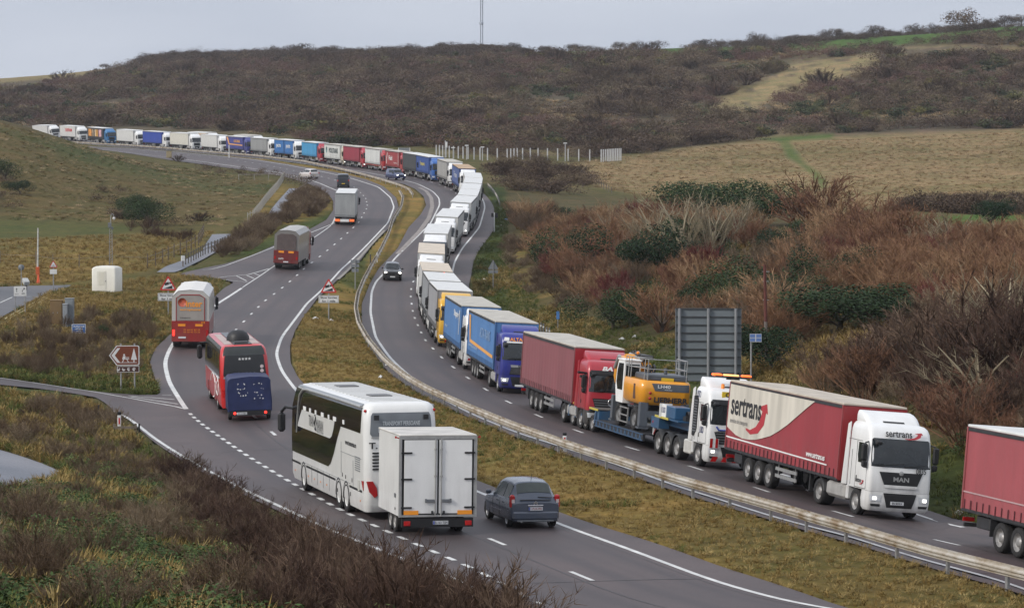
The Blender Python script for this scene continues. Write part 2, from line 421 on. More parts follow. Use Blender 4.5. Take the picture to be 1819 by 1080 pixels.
PATCHES = []      # world outlines that the turf is cut down under
def patch_mesh(poly, dz, spacing=2.6, cut=True):
    if cut: PATCHES.append(poly)
    lo, hi = poly.min(0), poly.max(0)
    gx, gy = np.meshgrid(np.arange(lo[0], hi[0], spacing), np.arange(lo[1], hi[1], spacing))
    gx = gx + (np.arange(gx.shape[0]) % 2)[:,None]*spacing/2
    P = np.stack([gx.ravel(), gy.ravel()], 1); P = P[inside(poly, P[:,0], P[:,1])]
    # keep inner points off the rim
    keep = np.ones(len(P), bool)
    for i in range(0, len(P), 2000):
        d = ((P[i:i+2000,None]-poly[None])**2).sum(-1).min(1); keep[i:i+2000] = d > (spacing*.35)**2
    P = P[keep]
    allp = [Vector(p) for p in poly]+[Vector(p) for p in P]
    vs, es, fs, *_ = delaunay_2d_cdt(allp, [], [list(range(len(poly)))], 1, 1e-4)
    V = np.array([(v[0], v[1]) for v in vs]); z = H(V[:,0], V[:,1])+dz
    me = bpy.data.meshes.new('sheet'); me.from_pydata([(a, b, c) for (a, b), c in zip(V.tolist(), z.tolist())], [], [tuple(f) for f in fs])
    bm = bmesh.new(); bm.from_mesh(me); bmesh.ops.recalc_face_normals(bm, faces=bm.faces)
    if sum(f.normal.z for f in bm.faces) < 0: bmesh.ops.reverse_faces(bm, faces=bm.faces)
    bm.to_mesh(me); bm.free(); me.materials.append(None); return me
def ribbon(P, w0, w1, dz, cols=2):
    """a painted band beside the curve P from offset w0 to w1"""
    A = offset(P, w0); B = offset(P, w1); rows = []
    for k in range(cols):
        t = k/(cols-1); Q = A*(1-t)+B*t; z = H(Q[:,0], Q[:,1])+dz
        rows.append([(a, b, c) for (a, b), c in zip(Q.tolist(), z.tolist())])
    m = MB(); m.grid(rows); me = m.mesh('band', fix=False)
    if len(me.polygons) and me.polygons[0].normal.z < 0:
        bm = bmesh.new(); bm.from_mesh(me); bmesh.ops.reverse_faces(bm, faces=bm.faces); bm.to_mesh(me); bm.free()
    return me
def join_mb(meshes):
    m = MB()
    for me in meshes: m.add([tuple(v.co) for v in me.vertices], [tuple(p.vertices) for p in me.polygons])
    return m

def asphalt(name, col, streak=True):
    m = bpy.data.materials.new(name); m.use_nodes = True; n = m.node_tree.nodes; l = m.node_tree.links; b = n['Principled BSDF']
    t = n.new('ShaderNodeTexCoord')
    big = n.new('ShaderNodeTexNoise'); big.inputs['Scale'].default_value = .09; big.inputs['Detail'].default_value = 7; big.inputs['Roughness'].default_value = .6
    fine = n.new('ShaderNodeTexNoise'); fine.inputs['Scale'].default_value = 9; fine.inputs['Detail'].default_value = 5
    l.new(t.outputs['Object'], big.inputs['Vector']); l.new(t.outputs['Object'], fine.inputs['Vector'])
    cr = n.new('ShaderNodeValToRGB'); cr.color_ramp.elements[0].position = .36; cr.color_ramp.elements[1].position = .66
    cr.color_ramp.elements[0].color = (col[0]*.72, col[1]*.76, col[2]*.82, 1); cr.color_ramp.elements[1].color = (col[0]*1.2, col[1]*1.16, col[2]*1.16, 1)
    l.new(big.outputs[0], cr.inputs[0])
    mr = n.new('ShaderNodeMapRange'); mr.inputs[1].default_value = .3; mr.inputs[2].default_value = .7; mr.inputs[3].default_value = .86; mr.inputs[4].default_value = 1.12
    l.new(fine.outputs[0], mr.inputs[0])
    mx = n.new('ShaderNodeMix'); mx.data_type = 'RGBA'; mx.blend_type = 'MULTIPLY'; mx.inputs[0].default_value = 1
    l.new(cr.outputs[0], mx.inputs[6]); l.new(mr.outputs[0], mx.inputs[7])
    out = mx.outputs[2]
    if streak:   # the wear the tyres leave, carried on the mesh as a measure across the lanes
        at_ = n.new('ShaderNodeAttribute'); at_.attribute_name = 'wear'
        m5 = n.new('ShaderNodeMix'); m5.data_type = 'RGBA'; l.new(at_.outputs['Fac'], m5.inputs[0]); l.new(out, m5.inputs[6]); m5.inputs[7].default_value = (col[0]*.66, col[1]*.68, col[2]*.74, 1)
        out = m5.outputs[2]
    l.new(out, b.inputs['Base Color']); b.inputs['Roughness'].default_value = .62
    bp = n.new('ShaderNodeBump'); bp.inputs['Strength'].default_value = .25; bp.inputs['Distance'].default_value = .02
    l.new(fine.outputs[0], bp.inputs['Height']); l.new(bp.outputs[0], b.inputs['Normal'])
    return m
M_ROAD = asphalt('red_chip_asphalt', (.071, .052, .049))
M_GREY = asphalt('grey_asphalt', (.085, .084, .087), False)
M_PATH = asphalt('path_asphalt', (.17, .175, .19), False)
M_PAINT = mat((.62, .62, .6), .7, var=.3, scale=1.6, detail=6, name='road_paint')

# outlines
_rin = [(1900,1085),(1819,1058),(1700,1024),(1610,995),(1475,956),(1360,921),(1260,893),(1133,850),(1003,807),(921,779),(840,745),(760,708),(722,685),(688,660),(662,625),(647,590),(642,567),(643,539),(656,506),(672,478),(706,442),(726,404),(747,382),(757,365),(752,349),(737,336),(718,328),(650,314),(594,300.5),(539,291.5),(480,283.5),(400,276),(300,267),(220,261)]
r_left = line(_rin, tail=[(98,253.5,766),(0,249.6,811),(-120,243.6,858)], head=[(2050,1122,74)], sm=4)
_ro = offset(R_OUT, 1.1)
# the strip widens to a hard shoulder beyond the bend
_d = _ro[:,1]; _w = np.clip((_d-235)/40, 0, 1)*np.clip((420-_d)/60, 0, 1)*.9
r_right = offset(R_OUT, 1.1+_w)
R_POLY = resample(np.concatenate([r_left, r_right[::-1], r_left[:1]]), 1.5)[:-1]
road_r = patch_mesh(R_POLY, .03, 2.0)
_lin = [(1560,1100),(1480,1073),(1400,1045),(1200,978),(1000,913),(858,858),(760,822),(650,770),(560,703),(530,672),(516,645),(515,614),(524,588),(540,562),(563,531),(600,497),(639,464),(664,432),(697,400),(709,374),(704,352),(680,331),(650,319),(594,306),(511,292),(455,283.5),(400,278),(320,270.5),(230,263.5)]
l_right = line(_lin, tail=[(100,257,730),(0,253,778),(-120,247.5,829)], head=[(1780,1160,77)], sm=4)
_lout = [(203,734),(222,741),(239,756),(275,787),(330,823),(440,883),(500,911),(620,968),(755,1022),(860,1068),(960,1115)]
l_slip = line(_lout, sm=3)
_lup = [(203,733),(194,722),(180,712),(167,705),(83,692),(0,684),(-80,678),(-80,664),(0,671),(83,683),(167,696),(278,703),(286,700),(275,672),(266,644),(276,619),(303,594),(372,549),(378,530),(398,512),(416,502),(389,495),(350,493),(319,488),(325,485),(360,477),(400,469),(447,454),(483,438),(542,412),(580,391),(592,374),(592,358),(583,345),(550,328),(500,313.5),(455,305.5),(400,298),(361,292.5),(300,284.5)]
l_up = px_poly(_lup)[:-1]
_n = at([300],[284.5])[0]
k = np.argmin(((l_up-_n)**2).sum(1)); l_up = l_up[:k+1]
l_far = np.array([wp(*t) for t in [(200,273,656),(90,265,699),(0,261,744),(-120,255,799)]])
L_POLY = np.concatenate([l_right, l_far[::-1], l_up[::-1], l_slip]); L_POLY = resample(np.concatenate([L_POLY, L_POLY[:1]]), 1.5)[:-1]
road_l = patch_mesh(L_POLY, .03, 2.0)

def wear_attr(me, P):
    n = len(me.vertices); co = np.zeros(n*3); me.vertices.foreach_get('co', co); co = co.reshape(-1, 3)[:,:2]
    a = me.attributes.new('wear', 'FLOAT', 'POINT'); a.data.foreach_set('value', np.zeros(n, np.float32))
wear_attr(road_r, R_IN); wear_attr(road_l, L_IN)
obj('road_carriageway', road_r, M_ROAD, kind='structure')
obj('road_carriageway', road_l, M_ROAD, kind='structure')

# the worn running lanes: the same asphalt with darker wheel tracks measured across each lane
def lanes(P, sg, W):
    n = 25; t = np.linspace(0, 1, n); rows = []; N_ = normals(P)*sg
    off = t[None,:]*np.asarray(W).reshape(-1,1)*np.ones((len(P),1)); X = P[:,0:1]+N_[:,0:1]*off; Y = P[:,1:2]+N_[:,1:2]*off; Zz = H(X, Y)+.04
    m = MB(); m.grid([list(zip(X[i].tolist(), Y[i].tolist(), Zz[i].tolist())) for i in range(len(P))])
    me = m.mesh('lane_surface', fix=False)
    if me.polygons[0].normal.z < 0:
        bm = bmesh.new(); bm.from_mesh(me); bmesh.ops.reverse_faces(bm, faces=bm.faces); bm.to_mesh(me); bm.free()
    wr = np.zeros(n)
    for c in (.12,.36,.64,.88): wr += np.exp(-((t-c)/.055)**2)
    wr += .45*np.exp(-((t-.24)/.03)**2)+.45*np.exp(-((t-.76)/.03)**2)
    a = me.attributes.new('wear', 'FLOAT', 'POINT'); a.data.foreach_set('value', np.tile(np.clip(wr, 0, 1), len(P)).astype(np.float32)); return me
obj('lane_surface', lanes(R_IN, 1, R_W), M_ROAD, kind='structure'); obj('lane_surface', lanes(L_IN, -1, 7.3), M_ROAD, kind='structure')

# paint
bands = [ribbon(R_IN, -.1, .1, .05), ribbon(R_OUT, -.1, .1, .05), ribbon(L_IN, -.1, .1, .05), ribbon(L_SLIP, -.08, .12, .05)]
_sd = np.r_[0, np.cumsum(np.linalg.norm(np.diff(L_OUT, axis=0), axis=1))]
_j = np.argmin(np.linalg.norm(L_OUT-at([330],[728])[0], axis=1))
_q = np.argmin(np.linalg.norm(L_OUT-at([430],[511])[0], axis=1)); _q2 = np.argmin(np.linalg.norm(L_OUT-at([590],[400])[0], axis=1))
bands.append(ribbon(L_OUT[_j:_q], -.13, .13, .05)); bands.append(ribbon(L_OUT[_q2:], -.1, .1, .05))
bands.append(ribbon(L_OUT[_q:_q2], -.06, .06, .05))
def dashes(P, w, on, period, start=0.0, a=0, b=None):
    Q = resample(P[a:b], .5); out = []; per = int(period/.5); o = max(2, int(on/.5)+1)
    for i in range(int(start/.5), len(Q)-o, per): out.append(ribbon(Q[i:i+o], -w, w, .05))
    return out
def midline(A, B):
    M_ = []
    for i in range(0, len(A), 2):
        d = ((B-A[i])**2).sum(1); j = np.argmin(d); M_.append((A[i]+B[j])/2)
    return smooth(resample(np.array(M_), 1.0), 30)
R_MID = offset(R_IN, R_W/2)
L_MID = offset(L_IN, -3.65)
mid_sel = L_MID
bands += dashes(R_MID, .08, 2.2, 9.0, 3.0)+dashes(mid_sel, .08, 2.2, 9.0, 5.0)
bands += dashes(L_OUT, .095, 1.0, 2.0, 0.5, 0, _j)
# slip road lines and hatching
for pts in ([(0,672.5),(83,684.5),(167,697),(235,709),(310,723),(330,728)], [(228,704.5),(255,706),(310,711)], [(233,706),(262,710.5),(316,719)], [(288,703),(305,703)],
            [(594,397),(547,416),(483,441),(440,458),(400,473),(372,480),(360,480)],
            [(388,494),(412,491),(440,489),(478,478)], [(395,498),(440,502)], [(420,491),(438,500)], [(438,490),(452,496)], [(452,487),(463,491)]):
    bands.append(ribbon(line(pts, step=.6, sm=2), -.07, .07, .05))
_seam = [ribbon(smooth(resample(offset(R_IN, R_W*.5+.22), 1.0), 4), -.025, .025, .047), ribbon(offset(L_IN, -3.95), -.025, .025, .047), ribbon(offset(L_IN, -.35), -.02, .02, .047)]
for P_, sg_ in ((R_IN, 1), (L_IN, -1)):
    for i_ in range(12, len(P_)-60, 47):
        q_ = P_[i_]; nn = normals(P_)[i_]*sg_; seg_ = np.array([q_+nn*t_*7.1+np.array([0,.05*math.sin(t_*9+i_)]) for t_ in np.linspace(.02,1,24)]); _seam.append(ribbon(seg_, -.03, .03, .047))
obj('tar_seam', join_mb(_seam), mat((.02,.019,.02), .5, var=.2), kind='structure')
obj('road_markings', join_mb(bands), M_PAINT, kind='structure')

# side roads and paths
side = [('side_road', [(-60,508),(0,510),(60,508),(128,506.5),(120,511),(82,522),(40,544),(0,566),(-60,598)], M_GREY),
        ('footpath', [(472,392),(482,372),(496,355),(514,335),(537,335),(520,354),(508,366),(492,387),(486,391)], M_PATH),
        ('footpath', [(278,484),(294,474),(330,461),(358,447),(368,430),(377,416.5),(411,416),(404,434),(396,441),(361,461),(322,480),(310,484)], M_PATH),
        ('footpath', [(-60,785),(0,800),(40,812),(80,826),(110,840),(100,852),(50,868),(0,878),(-60,880)], M_PATH)]
for nm, pts, m in side:
    obj(nm, patch_mesh(px_poly(pts, step=1.0), .03, 1.8), m, kind='structure')
yl = mat((.5, .42, .2), .7, var=.2)
obj('yellow_line', join_mb([ribbon(line([(81,523),(40,545),(0,567)], step=.6, sm=2), -.4, -.3, .05), ribbon(line([(81,523),(40,545),(0,567)], step=.6, sm=2), -.7, -.6, .05)]), yl, kind='structure')
obj('side_road_markings', join_mb([ribbon(line([(0,539),(22,529)], step=.5, sm=1), -.06, .06, .05), ribbon(line([(28,528),(56,528)], step=.5, sm=1), -.06, .06, .05)]), M_PAINT, kind='structure')
# concrete drain along the inside of the bend and the kerb line of the hard shoulder
_dr = line([(706,452),(722,436),(745,412),(762,388),(768,368),(766,352),(757,340),(745,334)], sm=6)
obj('drainage_channel', ribbon(_dr, -.28, .28, .052), mat((.27, .24, .22), .85, var=.25, scale=.8), kind='structure')
_dr2 = line([(600,497),(628,470),(655,440),(683,410)], sm=3)
obj('drainage_channel', ribbon(_dr2, -.15, .15, .052), mat((.27, .25, .22), .85, var=.25, scale=.8), kind='structure')

# ---------------------------------------------------------------- the ground itself
def noise2(x, y, s, seed=0):
    """cheap smooth value noise"""
    x = x/s+seed*17.3; y = y/s+seed*5.7; xi = np.floor(x).astype(np.int64); yi = np.floor(y).astype(np.int64); fx = x-xi; fy = y-yi
    fx = fx*fx*(3-2*fx); fy = fy*fy*(3-2*fy)
    def h(a, b):
        n = (a*374761393+b*668265263+seed*974711) & 0xffffffff; n = ((n ^ (n >> 13))*1274126177) & 0xffffffff
        return ((n ^ (n >> 16)) & 0xffff)/65535.0
    return (h(xi,yi)*(1-fx)+h(xi+1,yi)*fx)*(1-fy)+(h(xi,yi+1)*(1-fx)+h(xi+1,yi+1)*fx)*fy
def fbm(x, y, s, seed=0, o=4):
    r = 0; a = .5; t = 0
    for k in range(o): r = r+a*noise2(x, y, s/2**k, seed+k); t += a; a *= .55
    return r/t

_az = np.concatenate([np.linspace(-180,-20,17), np.arange(-18,-11.5,.5), np.arange(-11.5,11.5,.06), np.arange(11.5,18.5,.5), np.linspace(20,180,17)])
_az = np.unique(np.round(_az, 4))
_rr = [1.5]
while _rr[-1] < 4700:
    r_ = _rr[-1]; _rr.append(r_*(1.12 if r_ < 25 or r_ > 1600 else 1.0085))
_rr = np.array(_rr)
AZ, RR = np.meshgrid(np.radians(_az), _rr)
GX = RR*np.sin(AZ); GY = RR*np.cos(AZ)
GH = H(GX, GY)
_on = np.zeros(GX.shape, bool)
for p in PATCHES: _on |= inside(p, GX, GY)
GPX, GPY = project(GX, np.maximum(GY, 1.0), GH)
# colour of what grows where, painted as land use (linear values)
C_OCH = np.array([.215,.145,.042]); C_GRN = np.array([.050,.068,.018]); C_OLV = np.array([.092,.080,.028]); C_TAN = np.array([.235,.168,.085])
C_SCR = np.array([.075,.060,.028]); C_HIL = np.array([.105,.082,.058]); C_PAL = np.array([.26,.20,.10]); C_FLD = np.array([.075,.135,.025])
def fade(poly, px, py, soft):
    """1 inside an outline (picture survey coordinates), falling off over soft pixels"""
    P = np.array(poly, float); d = np.full(px.shape, 1e9)
    for i in range(len(P)):
        a, b = P[i], P[(i+1) % len(P)]; ab = b-a; t = np.clip(((px-a[0])*ab[0]+(py-a[1])*ab[1])/max(ab@ab, 1e-9), 0, 1)
        d = np.minimum(d, np.hypot(px-a[0]-t*ab[0], py-a[1]-t*ab[1]))
    ins = inside(P, px, py); s = np.where(ins, d, -d); return np.clip(.5+s/(2*soft), 0, 1)
N1 = fbm(GX, GY, 22, 3); N2 = fbm(GX, GY, 5, 8); N3 = fbm(GX, GY, 90, 12)
col = np.zeros(GX.shape+(3,)); col[:] = C_OLV
def lay(poly, c, soft=6, amt=1.0, noise=None, thr=.5, wid=.15):
    global col
    jx = (N2-.5)*soft*1.5; w = fade(poly, GPX+jx, GPY+jx*.4, soft)*amt
    if noise is not None: w = w*np.clip((noise-thr)/wid+.5, 0, 1)
    col = col*(1-w[...,None])+np.array(c)*w[...,None]
zone_front = (GH < 40)
lay([(-900,60),(2700,20),(2700,260),(1819,235),(1400,248),(1100,272),(800,262),(500,238),(-900,220)], C_HIL, 8)
lay([(-900,60),(2700,20),(2700,250),(-900,230)], C_SCR*1.1, 8, .8, N1, .55)
lay([(880,60),(2700,-60),(2700,20),(1819,66),(1500,87),(1200,100),(900,104)], C_FLD*.8, 2)
lay([(-900,100),(0,128),(150,116),(300,96),(300,115),(150,134),(0,148),(-900,160)], C_PAL*.85, 3)
lay([(1260,190),(1330,150),(1420,110),(1560,95),(1570,120),(1500,140),(1400,165),(1330,200),(1270,205)], C_PAL, 8, .9, N2, .38, .2)
lay([(1570,88),(1680,80),(1819,85),(1819,100),(1600,108)], C_PAL, 5, .6, N2, .45, .2)
lay([(1236,188),(1262,186),(1262,204),(1240,206)], C_FLD*.8, 3)
lay([(660,240),(900,225),(1100,240),(1300,232),(1560,222),(1819,215),(1819,236),(1400,247),(1180,258),(1150,275),(900,275),(780,272)], C_PAL*.8, 8, .8, N1, .48, .2)
lay([(1010,292),(1110,282),(1240,262),(1400,246),(1819,230),(2700,220),(2700,420),(1819,352),(1620,365),(1450,372),(1250,365),(1050,330)], C_TAN, 5)
lay([(1010,292),(1819,230),(2700,220),(2700,420),(1819,352),(1450,372),(1050,330)], C_OLV*1.4, 5, .5, N1, .52, .2)
lay([(1382,250),(1400,248),(1425,285),(1470,320),(1460,336),(1435,305),(1400,280)], C_FLD*.75, 4, .7)
lay([(1340,247),(1480,238),(1480,246),(1380,252)], C_FLD*.8, 3, .9)
lay([(1620,392),(1819,372),(2400,360),(2400,440),(1819,392),(1700,398)], C_FLD, 3)
lay([(860,290),(1010,292),(1060,335),(1000,350),(920,340),(870,320)], C_PAL*.62, 8, .9, N2, .42, .25)
# scrub bank on the right
lay([(890,330),(1050,345),(1200,370),(1450,376),(1620,392),(1819,400),(2700,400),(2700,1000),(1819,860),(1640,780),(1330,720),(1150,650),(1000,560),(900,500),(900,400)], C_SCR*1.15, 12)
lay([(950,560),(1120,570),(1200,600),(1330,640),(1330,720),(1180,690),(1000,600)], C_GRN*1.15, 8, .85, N1, .42, .25)
lay([(1320,640),(1500,590),(1620,560),(1700,560),(1620,600),(1480,660),(1360,720)], C_OCH*1.25, 8, .85, N2, .4, .3)
lay([(880,440),(930,430),(1000,480),(1000,530),(920,540),(880,520)], C_OCH, 10, .6, N2, .45, .3)
lay([(855,330),(900,330),(895,440),(905,560),(845,560),(838,480),(862,430),(880,380)], C_GRN, 5, .95)
lay([(1640,780),(1760,800),(1819,820),(2300,900),(2300,1100),(1819,960),(1640,905)], C_GRN*.9, 10, .8, N1, .4, .3)
# knoll and fields on the left
lay([(-900,180),(0,215),(250,285),(360,310),(500,325),(480,360),(400,405),(250,400),(0,390),(-900,390)], np.array([.105,.080,.030]), 5)
lay([(0,230),(120,255),(300,300),(500,325),(470,370),(330,330),(150,290)], C_GRN*1.05, 8, .75, N1, .45, .2)
lay([(-900,390),(0,392),(120,392),(240,400),(230,415),(100,422),(0,424),(-900,430)], C_GRN*1.2, 5, .8, N1, .38, .3)
lay([(-900,424),(0,426),(240,418),(380,412),(360,450),(290,478),(120,505),(-900,508)], C_OCH*.95, 5, .9, N1, .38, .3)
lay([(100,510),(330,485),(400,500),(370,545),(280,620),(120,640),(0,600),(0,570),(90,522)], C_OCH*.9, 6, .95, N1, .42, .3)
lay([(90,540),(300,600),(300,700),(-900,680),(-900,600)], C_SCR*1.25, 8, .8, N2, .42, .3)
lay([(200,560),(310,530),(300,600),(262,640),(285,700),(230,700),(180,640)], C_GRN*.95, 8, .8)
lay([(-900,640),(120,660),(290,690),(290,706),(-900,690)], C_GRN*1.1, 4, .9)
lay([(400,470),(500,400),(595,375),(595,395),(540,415),(480,442),(400,468),(320,484)], C_GRN*1.1, 5, .9)
lay([(500,330),(600,350),(590,375),(520,400),(440,440),(430,400)], C_OCH*1.05, 6, .85, N2, .4, .3)
lay([(360,480),(400,505),(380,545),(330,590),(300,600),(330,540)], C_GRN, 5, .8)
# median
MED = [(1900,1120),(1480,1075),(1000,913),(858,858),(650,770),(530,672),(515,614),(540,562),(639,464),(697,400),(709,374),(704,352),(680,331),(594,306),(400,278),(400,276),(594,300),(718,328),(755,355),(747,385),(706,442),(672,478),(645,530),(642,567),(662,625),(722,685),(840,745),(1003,807),(1360,921),(1610,995),(1900,1085)]
lay(MED, C_OCH, 3)
lay(MED, C_OCH*.72+C_GRN*.2, 3, .55, N1, .52, .12)
lay([(1100,935),(1480,1075),(1900,1120),(1900,1060),(1475,960),(1260,900)], C_OLV*.85, 14, .5, N1, .45, .3)
lay([(600,500),(700,395),(715,360),(660,440),(640,520)], C_GRN, 4, .8)
lay([(662,500),(745,400),(752,385),(712,445),(676,482),(650,520)], C_GRN, 4, .7)
# foreground bank
BANK = [(-900,690),(0,695),(83,700),(160,712),(195,745),(240,775),(330,835),(500,925),(755,1035),(960,1130),(2000,1300),(2000,3000),(-3000,3000),(-3000,690)]
lay(BANK, C_SCR*.95, 5)
lay(BANK, C_GRN*.8, 5, .7, N1, .5, .2)
lay([(0,700),(160,712),(200,750),(240,790),(150,800),(0,780)], C_OCH*.75, 8, .85)
# lanes of dark soil and general unevenness
col *= (0.80+0.42*fbm(GX, GY, 2.2, 21)[...,None]); col *= (0.86+0.28*N3[...,None])
# small relief: tussocks near, swells farther off
rel = (fbm(GX, GY, 1.4, 31)-.5)*.22*np.clip(RR/60, .3, 1)+(fbm(GX, GY, 9, 33)-.5)*.35*np.clip((RR-250)/200, 0, 1)
clear = np.ones(GX.shape)
GZ = GH+rel*np.clip((RR-8)/10, 0, 1)*.5+.02
GZ = np.where(_on, GH-.28, GZ)
nv, nu = GX.shape
idx = np.arange(nv*nu).reshape(nv, nu)
a_, b_, c_, d_ = idx[:-1,:-1].ravel(), idx[:-1,1:].ravel(), idx[1:,1:].ravel(), idx[1:,:-1].ravel()
F = np.stack([a_, b_, c_, d_], 1)[:, ::-1]
me = bpy.data.meshes.new('ground'); me.vertices.add(nv*nu); me.vertices.foreach_set('co', np.stack([GX, GY, GZ], -1).ravel().astype(np.float32))
me.loops.add(F.size); me.loops.foreach_set('vertex_index', F.ravel().astype(np.int32))
me.polygons.add(len(F)); me.polygons.foreach_set('loop_start', np.arange(0, F.size, 4, dtype=np.int32)); me.polygons.foreach_set('loop_total', np.full(len(F), 4, np.int32))
me.polygons.foreach_set('use_smooth', np.ones(len(F), bool)); me.update()
ca = me.color_attributes.new('growth', 'FLOAT_COLOR', 'POINT')
ca.data.foreach_set('color', np.concatenate([col, np.ones(col.shape[:2]+(1,))], -1).ravel().astype(np.float32))
def ground_mat():
    m = bpy.data.materials.new('turf'); m.use_nodes = True; n = m.node_tree.nodes; l = m.node_tree.links; b = n['Principled BSDF']
    a = n.new('ShaderNodeVertexColor'); a.layer_name = 'growth'; t = n.new('ShaderNodeTexCoord')
    n1 = n.new('ShaderNodeTexNoise'); n1.inputs['Scale'].default_value = 1.1; n1.inputs['Detail'].default_value = 8; n1.inputs['Roughness'].default_value = .7
    n2 = n.new('ShaderNodeTexNoise'); n2.inputs['Scale'].default_value = .16; n2.inputs['Detail'].default_value = 8; n2.inputs['Roughness'].default_value = .65
    l.new(t.outputs['Object'], n1.inputs['Vector']); l.new(t.outputs['Object'], n2.inputs['Vector'])
    r1 = n.new('ShaderNodeMapRange'); r1.inputs[1].default_value = .3; r1.inputs[2].default_value = .7; r1.inputs[3].default_value = .62; r1.inputs[4].default_value = 1.32; l.new(n1.outputs[0], r1.inputs[0])
    r2 = n.new('ShaderNodeValToRGB'); r2.color_ramp.elements[0].position = .35; r2.color_ramp.elements[0].color = (.72,.86,.72,1); r2.color_ramp.elements[1].position = .65; r2.color_ramp.elements[1].color = (1.2,1.1,1.1,1); l.new(n2.outputs[0], r2.inputs[0])
    m1 = n.new('ShaderNodeMix'); m1.data_type = 'RGBA'; m1.blend_type = 'MULTIPLY'; m1.inputs[0].default_value = 1; l.new(a.outputs[0], m1.inputs[6]); l.new(r1.outputs[0], m1.inputs[7])
    m2 = n.new('ShaderNodeMix'); m2.data_type = 'RGBA'; m2.blend_type = 'MULTIPLY'; m2.inputs[0].default_value = 1; l.new(m1.outputs[2], m2.inputs[6]); l.new(r2.outputs[0], m2.inputs[7])
    l.new(m2.outputs[2], b.inputs['Base Color']); b.inputs['Roughness'].default_value = .95; b.inputs['Specular IOR Level'].default_value = .1
    bp = n.new('ShaderNodeBump'); bp.inputs['Strength'].default_value = .8; bp.inputs['Distance'].default_value = .25; l.new(n1.outputs[0], bp.inputs['Height']); l.new(bp.outputs[0], b.inputs['Normal'])
    return m
me.materials.append(ground_mat())
g = bpy.data.objects.new('ground', me); ROOT.objects.link(g); g['kind'] = 'structure'
# ---------------------------------------------------------------- vehicle kit
PAINT = dict(rough=.32, var=.07, scale=1.2, coat=.35, dirt=.55, name='vehicle_paint')
def paint(c, **k): d = dict(PAINT); d.update(k); return mat(c, **d)
def cloth(c, **k):
    d = dict(rough=.6, var=.16, scale=.9, detail=6, stretch=(1,1,.25), dirt=.45, name='tarpaulin'); d.update(k); return mat(c, **d)
WHITE = (.80,.80,.785); M_BLACK = mat((.012,.012,.013), .5, var=.2, name='black_plastic'); M_DARK = mat((.03,.03,.032), .55, var=.3, scale=4, name='dark_frame')
M_TYRE = mat((.022,.021,.021), .85, var=.3, scale=6, name='tyre_rubber'); M_RIM = mat((.34,.33,.32), .45, .3, var=.35, scale=7, name='wheel_steel')
M_GLASS = mat((.016,.02,.022), .06, var=.5, scale=1.2, name='tinted_glass', spec=.6); M_ALU = mat((.42,.42,.41), .4, .5, var=.2, scale=5, name='aluminium')
M_CHROME = mat((.6,.6,.62), .18, .9, var=0, name='chrome'); M_LAMP = mat((.75,.77,.8), .12, .3, var=.1, scale=20, name='lamp_glass')
M_LAMPON = mat((1,.97,.88), .2, var=0, emit=3.0, name='lit_lamp'); M_RED = mat((.42,.012,.012), .25, var=.1, name='red_lens'); M_REDON = mat((.95,.03,.02), .25, var=0, emit=2.0, name='lit_red_lens')
M_AMB = mat((.85,.25,.02), .3, var=0, name='amber_lens'); M_AMBON = mat((1.0,.13,.02), .3, var=0, emit=1.3, name='lit_amber')
M_PLATE = mat((.62,.63,.64), .5, var=0, name='number_plate'); M_YPLATE = mat((.72,.5,.03), .5, var=0, name='yellow_plate'); M_INK = mat((.02,.02,.022), .6, var=0, name='black_print')
M_ORANGE = mat((.85,.30,.02), .5, var=.05, name='orange_reflector'); M_EUB = mat((.02,.06,.35), .5, var=0, name='blue_print')
M_WPRINT = mat((.75,.75,.73), .6, var=.08, name='white_print'); M_ROOF = mat((.48,.45,.39), .7, var=.22, scale=1.3, detail=6, name='roof_sheet')
M_WROOF = mat((.66,.66,.64), .6, var=.14, scale=1.3, detail=6, name='pale_roof_sheet')
M_GREYP = mat((.15,.16,.17), .5, var=.15, name='grey_plastic')

